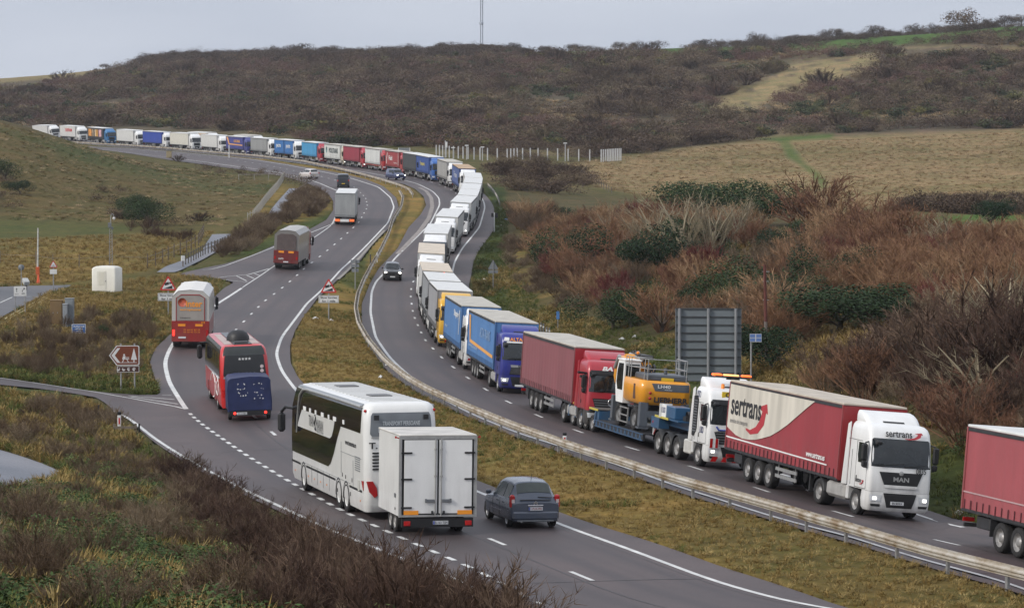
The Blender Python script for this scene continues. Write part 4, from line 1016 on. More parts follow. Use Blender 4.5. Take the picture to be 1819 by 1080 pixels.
# 6 yellow
i6 = q_idx(801, 627)
T = make_artic(i6, 'lorry with bright yellow cab and plain grey curtain', (.72,.40,.02), (.30,.30,.31), roof=M_WROOF, cabkw=dict(lamps=True))
def mid_i(a, b, t): return int(a+(b-a)*t)
i8 = q_idx(784, 565); i7 = mid_i(i6, i8, .5)
i9 = q_idx(777, 528); i12 = q_idx(826, 432); i10 = mid_i(i9, i12, .34); i11 = mid_i(i9, i12, .67)
i16 = q_idx(857, 369); i13 = mid_i(i12, i16, .26); i14 = mid_i(i12, i16, .5); i15 = mid_i(i12, i16, .76)
i17 = q_idx(834, 346); i19 = q_idx(780, 325); i18 = q_idx(811, 334)
GREYC = (.26,.27,.28); CREAMR = mat((.60,.52,.42), .75, var=.15, scale=1.3); 
LOOK = [
 (i7, 'lorry with white cab and grey curtain, directly behind the yellow cab lorry', WHITE, GREYC, 'curtain', 'daf', M_WROOF, {}),
 (i8, 'white lorry with cream roof and amber roof lamp, second behind the yellow cab lorry', WHITE, (.62,.62,.6), 'box', 'volvo', CREAMR, dict(visor=paint(WHITE))),
 (i9, 'white lorry with beige roof and small green door mark, beside the oncoming dark car', WHITE, (.62,.62,.6), 'box', 'man', CREAMR, dict(visor=paint(WHITE))),
 (i10, 'lorry with dark grey cab sides under a white roof deflector', (.06,.075,.095), (.60,.60,.58), 'box', 'volvo', M_WROOF, {}),
 (i11, 'white lorry with pale roof behind the dark grey cab', WHITE, (.55,.55,.53), 'curtain', 'daf', M_WROOF, {}),
 (i12, 'white lorry with pale green lower stripe on its cab front', WHITE, (.45,.46,.46), 'curtain', 'man', M_WROOF, dict(lamps=True)),
 (i13, 'grey sided lorry with white deflector, first behind the green striped cab', WHITE, (.30,.31,.32), 'curtain', 'daf', M_WROOF, {}),
 (i14, 'white lorry, second behind the green striped cab', WHITE, (.58,.58,.56), 'box', 'merc', M_WROOF, {}),
 (i15, 'white lorry with sky blue band on its deflector', WHITE, (.58,.58,.56), 'box', 'daf', M_WROOF, {}),
 (i16, 'lorry with amber yellow cab at the outside of the bend', (.62,.33,.06), (.42,.41,.4), 'curtain', 'volvo', M_WROOF, dict(lamps=True)),
 (i17, 'lorry with tan roof, blue sides and white cab with dark visor at the bend', WHITE, (.06,.10,.26), 'curtain', 'merc', mat((.45,.31,.19),.75,var=.15), dict(visor=M_BLACK, lower=WHITE)),
 (i18, 'lorry with white cab, black grille and light grey curtain', WHITE, (.33,.325,.31), 'curtain', 'merc', M_ROOF, dict(lower=(.03,.03,.03))),
 (i19, 'royal blue lorry with yellow lettering on its blue curtain', (.03,.13,.42), (.025,.07,.26), 'curtain', 'volvo', M_WROOF, {}),
 (q_idx(757, 317.5), 'lorry with charcoal grey curtain, between the royal blue and the red ones', (.03,.05,.08), (.045,.048,.05), 'curtain', 'daf', M_WROOF, {}),
 (q_idx(727, 311), 'red lorry with white curved line and lettering on its red curtain', (.42,.015,.02), (.30,.035,.035), 'curtain', 'volvo', M_ROOF, dict(visor=paint((.5,.1,.1)), lamps=True)),
 (q_idx(692, 306), 'lorry with white trailer and red cab and red chassis', (.42,.015,.02), (.60,.61,.59), 'curtain', 'daf', M_ROOF, {}),
 (q_idx(656, 300), 'plain crimson lorry with crimson curtain', (.42,.012,.03), (.28,.025,.045), 'curtain', 'daf', M_ROOF, dict(lamps=True)),
 (q_idx(621, 295), 'lorry with cream cab and white trailer lettered POULTRANS beside a round emblem', (.60,.54,.42), (.60,.61,.58), 'curtain', 'daf', M_ROOF, dict(lamps=True)),
 (q_idx(580, 289.5), 'lorry with red lettered cab and sky blue curtain', (.40,.015,.03), (.05,.28,.52), 'curtain', 'volvo', M_WROOF, {}),
 None,
 (q_idx(491, 281), 'lorry with white cab and mid grey curtain', WHITE, (.27,.275,.27), 'curtain', 'daf', M_WROOF, {}),
 (q_idx(448, 277.5), 'violet blue lorry with orange angled stripe and orange lettering on its curtain', (.03,.04,.22), (.045,.05,.23), 'curtain', 'daf', M_WROOF, {}),
 (q_idx(402, 273), 'white lorry with black grille, next behind the violet blue one', WHITE, (.62,.62,.59), 'box', 'daf', M_WROOF, dict(visor=paint(WHITE))),
 (q_idx(350, 269), 'cream white lorry, second behind the violet blue one', WHITE, (.62,.60,.52), 'box', 'volvo', M_WROOF, {}),
 (q_idx(303, 266), 'lorry with white cab and bright blue curtain near the grass knoll', WHITE, (.02,.055,.32), 'curtain', 'daf', M_WROOF, dict(visor=paint(WHITE))),
 (q_idx(253, 263), 'white lorry with wide black grille, behind the bright blue curtain', WHITE, (.63,.63,.61), 'box', 'daf', M_WROOF, {}),
 (q_idx(199, 260), 'lorry with sky blue cab and black curtain showing orange and pink pictures', (.02,.16,.38), (.025,.026,.03), 'curtain', 'volvo', M_WROOF, {}),
 (q_idx(148, 257), 'white lorry with red SAFRAM lettering, half hidden by the grass knoll', WHITE, (.63,.62,.6), 'box', 'daf', M_WROOF, dict(visor=paint(WHITE))),
 (q_idx(100, 254), 'white lorry of which only the roof clears the grass knoll', WHITE, (.62,.62,.6), 'box', 'man', M_WROOF, {}),
]
QT = {}
for q in LOOK:
    if q is None: continue
    i, lab, cc, tc_, kd, st, rf, ck = q
    near = i < i16+5
    QT[lab] = make_artic(i, lab, cc, tc_, kd, st, roof=rf, cabkw=dict(ck, detail=2 if near else 1))
def by(s): return next(t for l, t in QT.items() if s in l)
t = by('amber roof lamp'); t.sub(t.cb, 'roof_lamp', MB().lathe([(.12,0),(.12,.15),(.05,.2),(.001,.2)], (-1.3,.5,3.78), 'z', 10), M_AMBON)
t.sub(t.cb, 'roof_slot', CABU.front([(3.18,-.5,.5),(3.24,-.5,.5)], .012, 6), M_GREYP)
t = by('green door mark'); t.sub(t.cb, 'door_mark', flat_poly([(-1.2,1.2),(-.7,1.2),(-.7,1.55),(-1.2,1.55)], -1.262), mat((.02,.25,.12),.5,var=0))
t = by('dark grey cab sides'); t.sub(t.cb, 'white_roof', cached('whitetop', lambda: Shell([(3.3,-2.26,-.42,1.21,.22,.1),(3.46,-2.26,-.6,1.15,.24,.08),(3.55,-2.26,-.98,1.1,.2,.05),(3.72,-2.26,-1.3,1.1,.2,.04),(3.9,-2.26,-1.9,1.05,.15,.03)]).mesh()), paint(WHITE))
t = by('pale green lower'); t.sub(t.cb, 'green_panel', CABU.front([(1.1,-1.1,-.7),(1.85,-1.15,-1.0)], .03, 5), mat((.2,.42,.28),.4,var=0)); t.sub(t.cb, 'green_mirror', MB().box((-.18,-1.44,2.42),(.04,.22,.6),.02), mat((.03,.4,.08),.4,var=0))
t = by('sky blue band'); t.sub(t.cb, 'blue_band', CABD.front([(3.48,-1.0,1.0),(3.7,-.95,.95)], .02, 8), mat((.08,.35,.7),.5,var=0))
t = by('royal blue lorry'); tprint(t, 'Transports', -7, 2.6, mat((.6,.5,.1),.6,var=0), 5.2, .85, bold=.02)
t = by('tan roof'); tprint(t, 'Trans', -7, 2.7, M_WPRINT, 6, .8)
t = by('white curved line'); tprint(t, 'Fuld', -8.2, 2.7, M_WPRINT, 3.4, .8, bold=.03)
t.sub(t.tb, 'curtain_stripe', flat_poly([(-12.4,1.6),(-12.0,1.6),(-11.9,2.5),(-11.1,3.6),(-11.5,3.6),(-12.3,2.6)], -1.292), M_WPRINT)
t.sub(t.tb, 'front_stripe', flat_poly([(-.9,1.5),(-.7,1.5),(-.7,3.8),(-.9,3.8)], -1.292), M_WPRINT)
tprint(t, 'logistics', -3.4, 1.9, M_WPRINT, 3.4, .3)
t = by('POULTRANS'); tprint(t, 'POULTRANS', -5.7, 2.75, mat((.05,.07,.07),.6,var=0), 7.6, 1.0, bold=.02); t.sub(t.tb, 'emblem', MB().lathe([(.62,0),(.62,.008),(.0,.008)], (0,0,0), 'y', 14), mat((.12,.22,.22),.6,var=.6,scale=3), Matrix.Translation((-11.6,-1.31,2.8)))
tprint(t, 'www.poultrans.com', -5.7, 1.85, mat((.3,.32,.32),.6,var=0), 6, .18)
t = by('red chassis'); t.M = t.Rl; t.part('chassis_side', MB().box((-6.6,-1.26,.98),(13.0,.05,.2)), paint((.4,.02,.02)))
t = by('red lettered cab'); t.sub(t.cb, 'lettering', text_mesh('Express', 1.7, .26, bold=.02), M_WPRINT, face_M((CABU.xf(0,3.12)+.06,0,3.12),(1,0,.4)))
t = by('violet blue lorry'); t.sub(t.tb, 'curtain_stripe', flat_poly([(-13.2,3.75),(-11.9,3.75),(-10.9,2.35),(-.5,2.2),(-.5,1.98),(-11.4,2.1)], -1.292), m_or); tprint(t, 'ALTA-TRANS', -4.8, 2.95, m_or, 5.0, .6, bold=.03)
t = by('orange and pink'); 
for x, w, c in ((-11.4,2.6,(.75,.32,.06)),(-8.9,.9,(.5,.36,.22)),(-6.9,.9,(.8,.6,.35)),(-5.5,1.5,(.6,.3,.05)),(-2.9,2.2,(.7,.4,.45))):
    t.sub(t.tb, 'curtain_picture', flat_poly([(x-w/2,1.75),(x+w/2,1.75),(x+w/2,3.55),(x-w/2,3.55)], -1.292), mat(c, .5, var=.6, scale=1.6, detail=3))
t = by('SAFRAM'); tprint(t, 'SAFRAM', -5.8, 2.9, mat((.6,.03,.03),.5,var=0), 5.6, .9, bold=.02)

# 26 rigid lorry and drawbar trailer, both blue
i26 = q_idx(536, 285); W = frame(pp(i26), pp(i26+11))
T = Thing('drawbar_lorry', 'blue curtained lorry towing a matching blue trailer, both with white lettering', 'lorry', W, 'articulated lorries queueing in the outside lane')
PB = (.03,.15,.40)
cab(T, WHITE, 'daf', detail=1)
T.M = W.inverted() @ frame(pp(i26+5), pp(i26+20)); b1 = trailer(T, PB, length=7.4, wheels=False, roof=M_WROOF, z0=1.05)
T.sub(b1, 'lettering', text_mesh('pe.tra', 3.6, 1.0, bold=.02), M_WPRINT, face_M((-4.0,-1.305,2.6), RS))
T.M = W.inverted() @ frame(pp(i26+21), pp(i26+36)); b2 = trailer(T, PB, length=7.4, wheels=False, roof=M_WROOF, z0=1.05)
T.sub(b2, 'lettering', text_mesh('pe.tra', 3.6, 1.0, bold=.02), M_WPRINT, face_M((-4.0,-1.305,2.6), RS))
for x in (-3.2,-4.5):
    for sg in (1,-1): add_wheel(T, x, sg*1.04, .5, .385, dish=.15)
# two more lorries held on the far side of the queue
for px_, py_, lab, c, rf in ((350, 262.5, 'lorry roof with orange edge showing above the cream white lorry', (.55,.42,.3), M_WROOF), (428, 267.5, 'white trailer top showing above the violet blue lorry', (.6,.6,.56), M_ROOF)):
    k = q_idx(px_, py_+8); o6 = offset(Q_PATH, 4.6)
    W = frame(tuple(o6[k]), tuple(o6[k+11])); Wt = frame(tuple(o6[k+6]), tuple(o6[k+33]))
    T = Thing('articulated_lorry', lab, 'lorry', W, 'lorries standing beyond the queue'); cab(T, WHITE, 'daf', detail=1); T.M = W.inverted() @ Wt; trailer(T, c, 'box', rf)
# ---------------------------------------------------------------- low loader with material handler
i2 = q_idx(1301, 833)
W = frame(pp(i2), pp(i2+16))
T = Thing('low_loader', 'white four axle tractor with CONVOI board and amber light bar, pulling a blue low bed', 'low loader', W)
cb = cab(T, WHITE, 'merc', lamps=True, wheels4=True, visor=M_BLACK, plate='')
M_BLUE = paint((.025,.10,.21)); M_HBL = mat((.02,.07,.45), .5, var=0)
T.sub(cb, 'blue_emblem', CABU.front([(1.66,-.95,.95),(1.9,-1.02,1.02)], .03, 8), M_WPRINT)
T.sub(cb, 'blue_emblem', MB().tube([(CABU.xf(-.9,1.85)+.06,-.9,1.85),(CABU.xf(-.8,1.7)+.06,-.8,1.70),(CABU.xf(-.3,1.7)+.06,-.3,1.70),(CABU.xf(-.1,1.88)+.06,-.1,1.88),(CABU.xf(.7,1.88)+.06,.7,1.88)],.035,4), M_HBL)
T.sub(cb, 'roof_board', MB().box((-.36,0.1,3.22),(.05,1.5,.26)), M_YPLATE); T.sub(cb, 'lettering', text_mesh('CONVOI', 1.2, .2, bold=.02), M_INK, face_M((-.32,.1,3.22), FR))
lb = T.part('light_bar', MB().box((-.95,0,3.99),(.3,1.7,.06)).box((-.95,.0,3.92),(.1,.6,.12)), M_DARK)
for y in (-.75,.6): T.sub(lb, 'beacon', MB().box((-.95,y,4.05),(.26,.42,.1),.03), M_AMBON)
T.sub(lb, 'beacon', MB().box((-.95,-.1,4.05),(.2,.7,.08),.03), mat((.8,.35,.12),.3,var=0,emit=1.5))
T.sub(cb, 'roof_lamp', MB().lathe([(.08,0),(.08,.2),(.001,.22)], (-.9,-.45,3.45), 'z', 8), M_AMB); T.sub(cb, 'work_lamp', MB().lathe([(.001,.06),(.14,.06),(.16,0)], (-.85,.05,3.6), 'x', 10), M_LAMP)
T.sub(cb, 'door_lettering', text_mesh('L/\\SO', .5, .28, .1, bold=.01), mat((.02,.03,.12),.5,var=0), face_M((-.95,-1.262,1.62), RS))
T.sub(cb, 'roof_lettering', text_mesh('L/\\SO', .62, .3, bold=.01), mat((.02,.03,.12),.5,var=0), face_M((-1.75,-1.235,3.12), RS))
T.sub(cb, 'side_vent', MB().prism([(-2.2,1.3),(-1.95,1.25),(-1.62,1.6),(-1.62,2.9),(-1.8,3.05),(-2.2,3.0)], 'y', -1.27, -1.25), M_BLACK)
def vents():
    m = MB()
    for k in range(12): m.box((-1.9,-1.285,1.5+k*.12),(.5,.03,.04))
    return m
T.sub(cb, 'vent_slat', vents(), M_GREYP)
m_rw = mat((.75,.74,.72),.5,var=0)
def stripe(y0, y1, z0_, z1_, n=3):
    m = MB(); w = (y1-y0)/(n*2-1)
    for k in range(n): a = y0+2*k*w; m.prism([(a,z0_),(a+w,z0_),(a+w+.1,z1_),(a+.1,z1_)], 'x', .055, .065)
    return m
T.part('marker_board', MB().box((.035,-.98,1.12),(.03,.42,.42)), M_WPRINT); T.part('marker_board', MB().prism([(-1.17,.93),(-1.05,.93),(-1.05,1.33),(-1.17,1.33)],'x',.055,.06).prism([(-.92,.93),(-.8,.93),(-.8,1.33),(-.92,1.33)],'x',.055,.06), M_RED)
T.part('bumper_stripe', stripe(-1.1,1.1,.34,.55,5), M_RED)
# chassis and wheels of the tractor
T.part('chassis', MB().box((-4.6,.4,.85),(7.2,.09,.28)).box((-4.6,-.4,.85),(7.2,.09,.28)).box((-2.6,0,1.3),(.7,2.3,1.0),.05), M_DARK)
T.part('equipment_rack', MB().box((-2.75,0,1.7),(.55,2.3,1.9),.05), M_DARK)
for sg in (1,-1):
    add_wheel(T, -1.4, sg*1.03, .52, .36)
    for x in (-4.25,-5.6,-6.95):
        add_wheel(T, x, sg*.98, .52, .5)
        T.part('mudguard', cached(('lmg', sg, x), lambda: MB().lathe([(.62,sg*.7),(.62,sg*1.24),(.58,sg*1.26)], (x,0,.52), 'y', 12, arc=(R(5), R(175)))), M_BLACK)
    T.part('fuel_tank', MB().box((-2.75, sg*1.0, .72),(.95,.5,.62),.06), mat((.5,.49,.45),.5,var=.2))
# low bed trailer
pf = lambda m_: pp(i2+int(round(m_*2)))
Wt = frame(pf(5.0), pf(22.0)); T.M = W.inverted() @ Wt
neck = T.part('gooseneck', MB().prism([(0.6,1.28),(.6,1.62),(-3.2,1.62),(-3.9,1.2),(-4.5,.75),(-4.5,.38),(-4.0,.38),(-3.3,.8),(-2.6,1.28)], 'y', -.62, .62).box((-1.2,0,1.66),(3.4,2.3,.08)).box((-2.9,.9,1.35),(1.2,.5,.5)).box((-2.9,-.9,1.35),(1.2,.5,.5)), M_BLUE)
T.sub(neck, 'tool_box', MB().box((-.7,-.75,1.98),(1.3,.8,.55),.03), M_BLUE); T.sub(neck, 'winch', MB().lathe([(.18,-.7),(.18,.7)], (.3,0,1.95), 'y', 10).box((.3,0,1.8),(.4,1.6,.2)), M_DARK)
T.sub(neck, 'number_board', MB().box((-1.9,-1.0,1.98),(.03,.6,.62)).box((-1.6,-1.16,1.98),(.6,.03,.6)), M_WPRINT); T.sub(neck, 'lettering', text_mesh('L/\\SO', .4, .26, bold=.01), mat((.02,.03,.12),.5,var=0), face_M((-1.6,-1.18,2.02), RS))
T.sub(neck, 'lettering', text_mesh('L/\\SO', .4, .26, bold=.01), mat((.02,.03,.12),.5,var=0), face_M((-1.88,-1.0,2.02), FR))
T.sub(neck, 'reflective_edge', MB().box((-1.9,-1.17,1.66),(2.0,.03,.1)), mat((.5,.42,.08),.5,var=0))
bed = T.part('low_bed', MB().box((-8.3,0,.62),(8.0,.9,.2)).box((-8.3,1.18,.5),(8.0,.12,.32)).box((-8.3,-1.18,.5),(8.0,.12,.32)).box((-8.3,0,.66),(8.0,2.3,.05)), M_DARK)
def scallop():
    m = MB()
    for sg in (1,-1):
        m.box((-8.3,sg*1.255,.65),(8.0,.02,.05)); m.box((-8.3,sg*1.255,.37),(8.0,.02,.05))
        for k in range(13):
            x = -4.5-k*.61; m.prism([(x,.37),(x-.12,.37),(x-.33,.65),(x-.21,.65)],'y',sg*1.248,sg*1.262); m.prism([(x-.3,.37),(x-.4,.37),(x-.26,.65),(x-.14,.65)],'y',sg*1.248,sg*1.262)
    return m
T.sub(bed, 'side_lattice', scallop(), M_BLUE)
bogie = T.part('rear_bogie', MB().box((-14.7,0,1.0),(5.2,1.4,.25)).box((-12.2,0,.8),(.4,2.3,.6)), M_BLUE)
T.sub(bogie, 'bogie_deck', MB().box((-14.7,0,1.16),(5.2,2.3,.05)), mat((.12,.11,.1),.8,var=.3)); T.sub(bogie, 'reflective_edge', MB().box((-14.7,-1.2,1.14),(5.2,.03,.1)), mat((.5,.42,.08),.5,var=0))
def flaps():
    m = MB()
    for k in range(5): m.prism([(-12.35-k*1.18,1.12),(-12.6-k*1.18,1.12),(-12.72-k*1.18,.45),(-12.55-k*1.18,.45)],'y',-1.2,-.7)
    return m
T.sub(bogie, 'mudflap', flaps(), M_BLUE)
for x in (-13.1,-14.28,-15.46,-16.64):
    for sg in (1,-1): add_wheel(T, x, sg*.98, .42, .4, dish=.2)
T.part('hazard_board', MB().box((-3.25,-.8,1.0),(.04,.62,.5)), M_WPRINT)
hb = MB()
for k in range(3): hb.prism([(-1.1+k*.22,.78),(-1.0+k*.22,.78),(-.82+k*.22,1.22),(-.92+k*.22,1.22)],'x',-3.225,-3.215)
T.part('hazard_board', hb, M_RED); T.part('side_marker', MB().box((-3.2,-1.1,1.35),(.1,.14,.14),.03), M_RED)

# the machine riding on it
We = W @ T.M @ Matrix.Translation((-7.6,0,.69)) @ Matrix.Rotation(math.pi, 4, 'Z')      # it looks backwards
E = Thing('material_handler', 'yellow and grey LH40 material handler with white cab and handrails, riding on the low bed', 'excavator', We)
YEL = paint((.80,.33,.012)); GR = mat((.09,.10,.115), .5, var=.15, name='grey_machine_paint')
E.part('undercarriage', MB().box((0,0,.75),(3.9,1.1,.5),.08).box((1.55,0,.6),(.35,2.1,.35)).box((-1.55,0,.6),(.35,2.1,.35)).lathe([(.75,.0),(.75,.28)], (0,0,1.0), 'z', 20), GR)
for x in (1.3,-1.3):
    for sg in (1,-1): add_wheel(E, x, sg*.95, .55, .42, rim=mat((.16,.16,.16),.5,var=.2))
for x in (2.25,-2.25):
    for sg in (1,-1): E.part('outrigger', MB().box((x, sg*1.0, .82),(.28,.42,1.15),.03).box((x,sg*.6,.85),(.3,.6,.3)).box((x,sg*1.0,.2),(.45,.5,.08)), GR)
E.part('access_step', MB().box((.1,1.2,.95),(1.3,.08,.05)).box((.1,1.2,.6),(1.3,.08,.05)).box((.1,1.2,.28),(1.3,.08,.05)).box((.72,1.2,.62),(.05,.06,.75)).box((-.52,1.2,.62),(.05,.06,.75)), M_ALU)
up = E.part('upper_frame', Shell([(1.28,-2.25,.9,1.1,.3,0),(1.42,-2.42,1.0,1.25,.35,0),(2.05,-2.45,1.0,1.27,.35,0),(2.32,-2.4,1.0,1.25,.35,0),(2.42,-2.25,.95,1.2,.3,0)]).mesh(), YEL)
sh = Shell([(1.28,-2.25,.9,1.1,.3,0),(1.42,-2.42,1.0,1.25,.35,0),(2.05,-2.45,1.0,1.27,.35,0),(2.32,-2.4,1.0,1.25,.35,0),(2.42,-2.25,.95,1.2,.3,0)])
E.sub(up, 'dark_panel', sh.rear([(1.95,-1.15,.55),(2.3,-1.15,.72)], .015, 10), GR)
E.sub(up, 'lettering', text_mesh('LIEBHERR', 1.65, .25, bold=.04), M_INK, face_M((-2.475,-.25,1.55), RE)); E.sub(up, 'lettering', text_mesh('LH40', .62, .16, bold=.02), M_WPRINT, face_M((-2.475,.12,2.17), RE)); E.sub(up, 'lettering', text_mesh('industry', .38, .08, .2), M_WPRINT, face_M((-2.475,-.1,2.02), RE))
E.sub(up, 'side_vent', MB().prism([(-1.7,1.5),(-1.35,1.5),(-1.35,2.2),(-1.6,2.2)],'y',1.262,1.275), mat((.10,.05,.035),.7,var=.3,scale=20))
for z in (1.6,1.85): E.sub(up, 'rear_lamp', MB().lathe([(.07,0),(.07,-.03),(.001,-.03)], (-2.46,.78,z), 'x', 10), M_RED)
E.sub(up, 'engine_cover', MB().box((-1.2,-.1,2.55),(2.0,2.0,.3),.06).lathe([(.09,0),(.09,.3)], (-1.5,-.2,2.7), 'z', 8), GR)
E.sub(up, 'plate_holder', MB().box((-2.2,-.1,2.5),(.05,.6,.14)), M_YPLATE)
cb2 = E.part('operator_cab', MB().prism([(.25,1.15),(1.35,1.15),(1.6,1.9),(1.5,2.7),(1.3,3.12),(.25,3.15)], 'y', .5, 1.28), M_WPRINT)
E.sub(cb2, 'cab_window', MB().prism([(.42,1.75),(1.2,1.75),(1.42,2.1),(1.36,2.65),(1.18,3.0),(.42,3.02)],'y',1.285,1.295), M_GLASS); E.sub(cb2, 'cab_window', MB().prism([(.55,1.9),(1.22,1.9),(1.22,3.0),(.55,3.0)],'x',.24,.245), M_GLASS)
E.sub(cb2, 'windscreen', MB().prism([(.56,1.92),(1.22,1.92),(1.22,2.65),(.56,2.65)],'x',1.58,1.6), M_GLASS); E.sub(cb2, 'cab_roof', MB().box((.8,.89,3.18),(1.2,.84,.08),.02), M_WPRINT)
boom = E.part('boom', MB().prism([(-.4,1.6),(.3,2.5),(1.6,3.1),(3.3,3.25),(4.6,2.9),(4.55,2.6),(3.2,2.85),(1.7,2.7),(.6,2.1),(.2,1.5)], 'y', -.35, .05), YEL)
E.sub(boom, 'stick', MB().prism([(4.6,3.0),(4.9,2.7),(3.6,1.7),(2.4,1.3),(2.3,1.5),(3.4,2.0)], 'y', -.3, .0), YEL)
E.sub(boom, 'hydraulic_ram', MB().tube([(.6,-.55,1.6),(2.6,-.5,2.7)],.11,8).tube([(2.9,-.15,3.45),(4.4,-.15,3.05)],.09,8).tube([(1.0,.25,3.2),(2.9,.25,3.35)],.1,8), M_ALU)
E.sub(boom, 'hose', MB().tube([(.8,.2,2.8),(1.5,.3,3.35),(2.6,.25,3.5),(3.4,.2,3.3)],.03,5).tube([(.8,.1,2.8),(1.5,.15,3.4),(2.7,.1,3.55),(3.5,.1,3.35)],.03,5).box((2.1,-.15,3.3),(1.5,.6,.2)), M_DARK)
E.sub(boom, 'grab_linkage', MB().prism([(1.7,2.5),(2.25,2.75),(2.35,3.3),(2.0,3.4),(1.6,3.0)],'y',.3,.75).prism([(1.9,1.9),(2.2,1.9),(2.5,2.7),(2.2,2.7)],'y',.35,.65), YEL)
E.sub(boom, 'grab_claw', MB().prism([(1.6,3.2),(2.1,3.3),(2.5,2.95),(2.6,2.3),(2.3,1.95),(2.2,2.5),(1.95,2.9),(1.6,2.95)],'y',.75,1.1).prism([(2.0,3.0),(2.9,3.15),(3.3,2.7),(3.2,2.3),(2.9,2.75),(2.1,2.8)],'y',.2,.6), YEL); E.sub(boom, 'hydraulic_ram', MB().tube([(1.7,1.15,3.3),(2.3,1.15,2.7)],.1,8), M_ALU)
E.sub(boom, 'hose_coil', MB().lathe([(.2,-.3),(.25,-.25),(.2,-.2)],(-.1,.2,2.85),'y',12).lathe([(.2,0),(.25,.05),(.2,.1)],(-.4,.2,2.85),'y',12).lathe([(.2,.3),(.25,.35),(.2,.4)],(-.7,.1,2.85),'y',12), M_DARK)
E.sub(boom, 'lamp', MB().box((1.5,.3,3.5),(.14,.14,.14),.04), M_AMB)
def rails():
    m = MB()
    P = [(-.1,1.2),(-.1,-1.1),(-2.2,-1.1),(-2.2,-.3)]
    for z in (2.95,3.4): m.tube([(.3,1.2,z),(-.55,1.2,z)],.022,5); m.tube([(-.55,1.2,z),(-.55,.2,z)],.022,5); m.tube([(-.55,1.2,z),(-2.25,.9,z)],.022,5); m.tube([(-2.25,.9,z),(-2.25,-1.0,z)],.022,5); m.tube([(-2.25,-1.0,z),(-.3,-1.1,z)],.022,5)
    for p in ((.3,1.2),(-.15,1.2),(-.55,1.2),(-2.25,.9),(-1.9,.95),(-2.25,-1.0),(-1.85,-1.02),(-.3,-1.1)): m.tube([(*p,2.3),(*p,3.4)],.022,5)
    return m
E.part('handrail', rails(), M_ALU)
# ---------------------------------------------------------------- traffic going away from the camera
def heading_frame(rear_xy, ang, length):
    """ang: degrees to the left of straight ahead"""
    a = R(ang); d = (-math.sin(a), math.cos(a)); return frame((rear_xy[0]+d[0]*length, rear_xy[1]+d[1]*length), rear_xy)
def proj_pt(M, p): v = M @ Vector(p); return project(v.x, v.y, v.z)
def solve_heading(rear_xy, length, pt, px, lo=-25, hi=40):
    best = min(np.arange(lo, hi, .25), key=lambda a: abs(proj_pt(heading_frame(rear_xy, a, length), pt)[0]-px)); return float(best)

# white double deck coach and its box trailer
tr = at1(776, 953); A0 = 14.0
Wt = heading_frame(tr, A0, 3.6)
T = Thing('box_trailer', 'white twin door box trailer with two orange reflectors, behind the white double deck coach', 'trailer', Wt)
W_ = paint(WHITE, dirt=.35); zb, zt, hw = .64, 3.34, 1.31
bx = T.part('body', MB().box((-1.85,0,(zb+zt)/2),(3.6,2*hw-.04,zt-zb)), W_)
T.sub(bx, 'roof', MB().box((-1.85,0,zt+.02),(3.66,2*hw+.02,.06),.02), mat((.55,.53,.49),.7,var=.25,scale=1.2,detail=6))
fr = MB()
for y in (-hw, hw): fr.box((-3.67,y*.99,(zb+zt)/2),(.1,.07,zt-zb+.02))
fr.box((-3.67,0,zt-.06),(.1,2*hw-.1,.1)).box((-3.67,0,zb+.03),(.1,2*hw-.1,.07)); T.sub(bx, 'door_frame', fr, M_ALU)
T.sub(bx, 'door_seal', MB().box((-3.655,0,(zb+zt)/2),(.03,2*hw-.16,zt-zb-.12)), M_BLACK)
for sg in (1,-1):
    dr = T.part('rear_door', MB().box((-3.69,sg*.595,(zb+zt)/2-.01),(.04,1.13,zt-zb-.24),.006), W_)
    hg = []
    for z in (.95,1.9,2.78): T.sub(dr, 'hinge', MB().box((-3.73,sg*1.08,z),(.03,.36,.055)), M_BLACK)
    for y in (.1,):
        T.sub(dr, 'lock_bar', MB().tube([(-3.74,sg*y,zb+.02),(-3.74,sg*y,zt-.1)],.022,6).lathe([(.045,-.03),(.045,.03)],(-3.74,sg*y,2.0),'z',8).lathe([(.045,-.03),(.045,.03)],(-3.74,sg*y,2.9),'z',8), M_ALU)
    T.sub(dr, 'lock_handle', MB().box((-3.75,sg*.28,1.18),(.04,.3,.1),.01).box((-3.76,sg*.42,1.18),(.05,.06,.13)), M_GREYP)
    T.sub(dr, 'door_catch', MB().box((-3.74,sg*.2,.78),(.04,.06,.12)), M_BLACK)
    T.sub(dr, 'reflector', MB().box((-3.72,sg*.92,.78),(.012,.5,.14)), M_ORANGE)
    T.part('tail_light', MB().box((-3.72,sg*1.05,.42),(.05,.22,.16),.01).prism([(sg*.98,.36),(sg*1.12,.36),(sg*1.05,.48)],'x',-3.76,-3.745), M_RED)
    T.part('marker_light', MB().tube([(-3.6,sg*hw,zt-.08),(-3.6,sg*(hw+.1),zt-.05)],.02,5).box((-3.6,sg*(hw+.13),zt-.04),(.05,.05,.07)), M_RED)
    for x in (-2.2,-1.45): add_wheel(T, x, sg*1.05, .36, .24)
T.part('bumper_beam', MB().box((-3.62,0,.44),(.12,2.45,.3)), M_BLACK)
np_ = T.part('number_plate', MB().box((-3.70,-.1,.44),(.02,.52,.12)), M_PLATE); T.sub(np_, 'lettering', text_mesh('B-163 TSM', .42, .09), M_INK, face_M((-3.715,-.12,.44), RE)); T.sub(np_, 'country_band', MB().box((-3.713,.13,.44),(.004,.05,.11)), M_EUB)
T.part('chassis', MB().box((-1.8,0,.52),(3.5,1.2,.15)).tube([(-.1,.5,.5),(1.1,0,.5)],.05,6).tube([(-.1,-.5,.5),(1.1,0,.5)],.05,6), M_DARK)
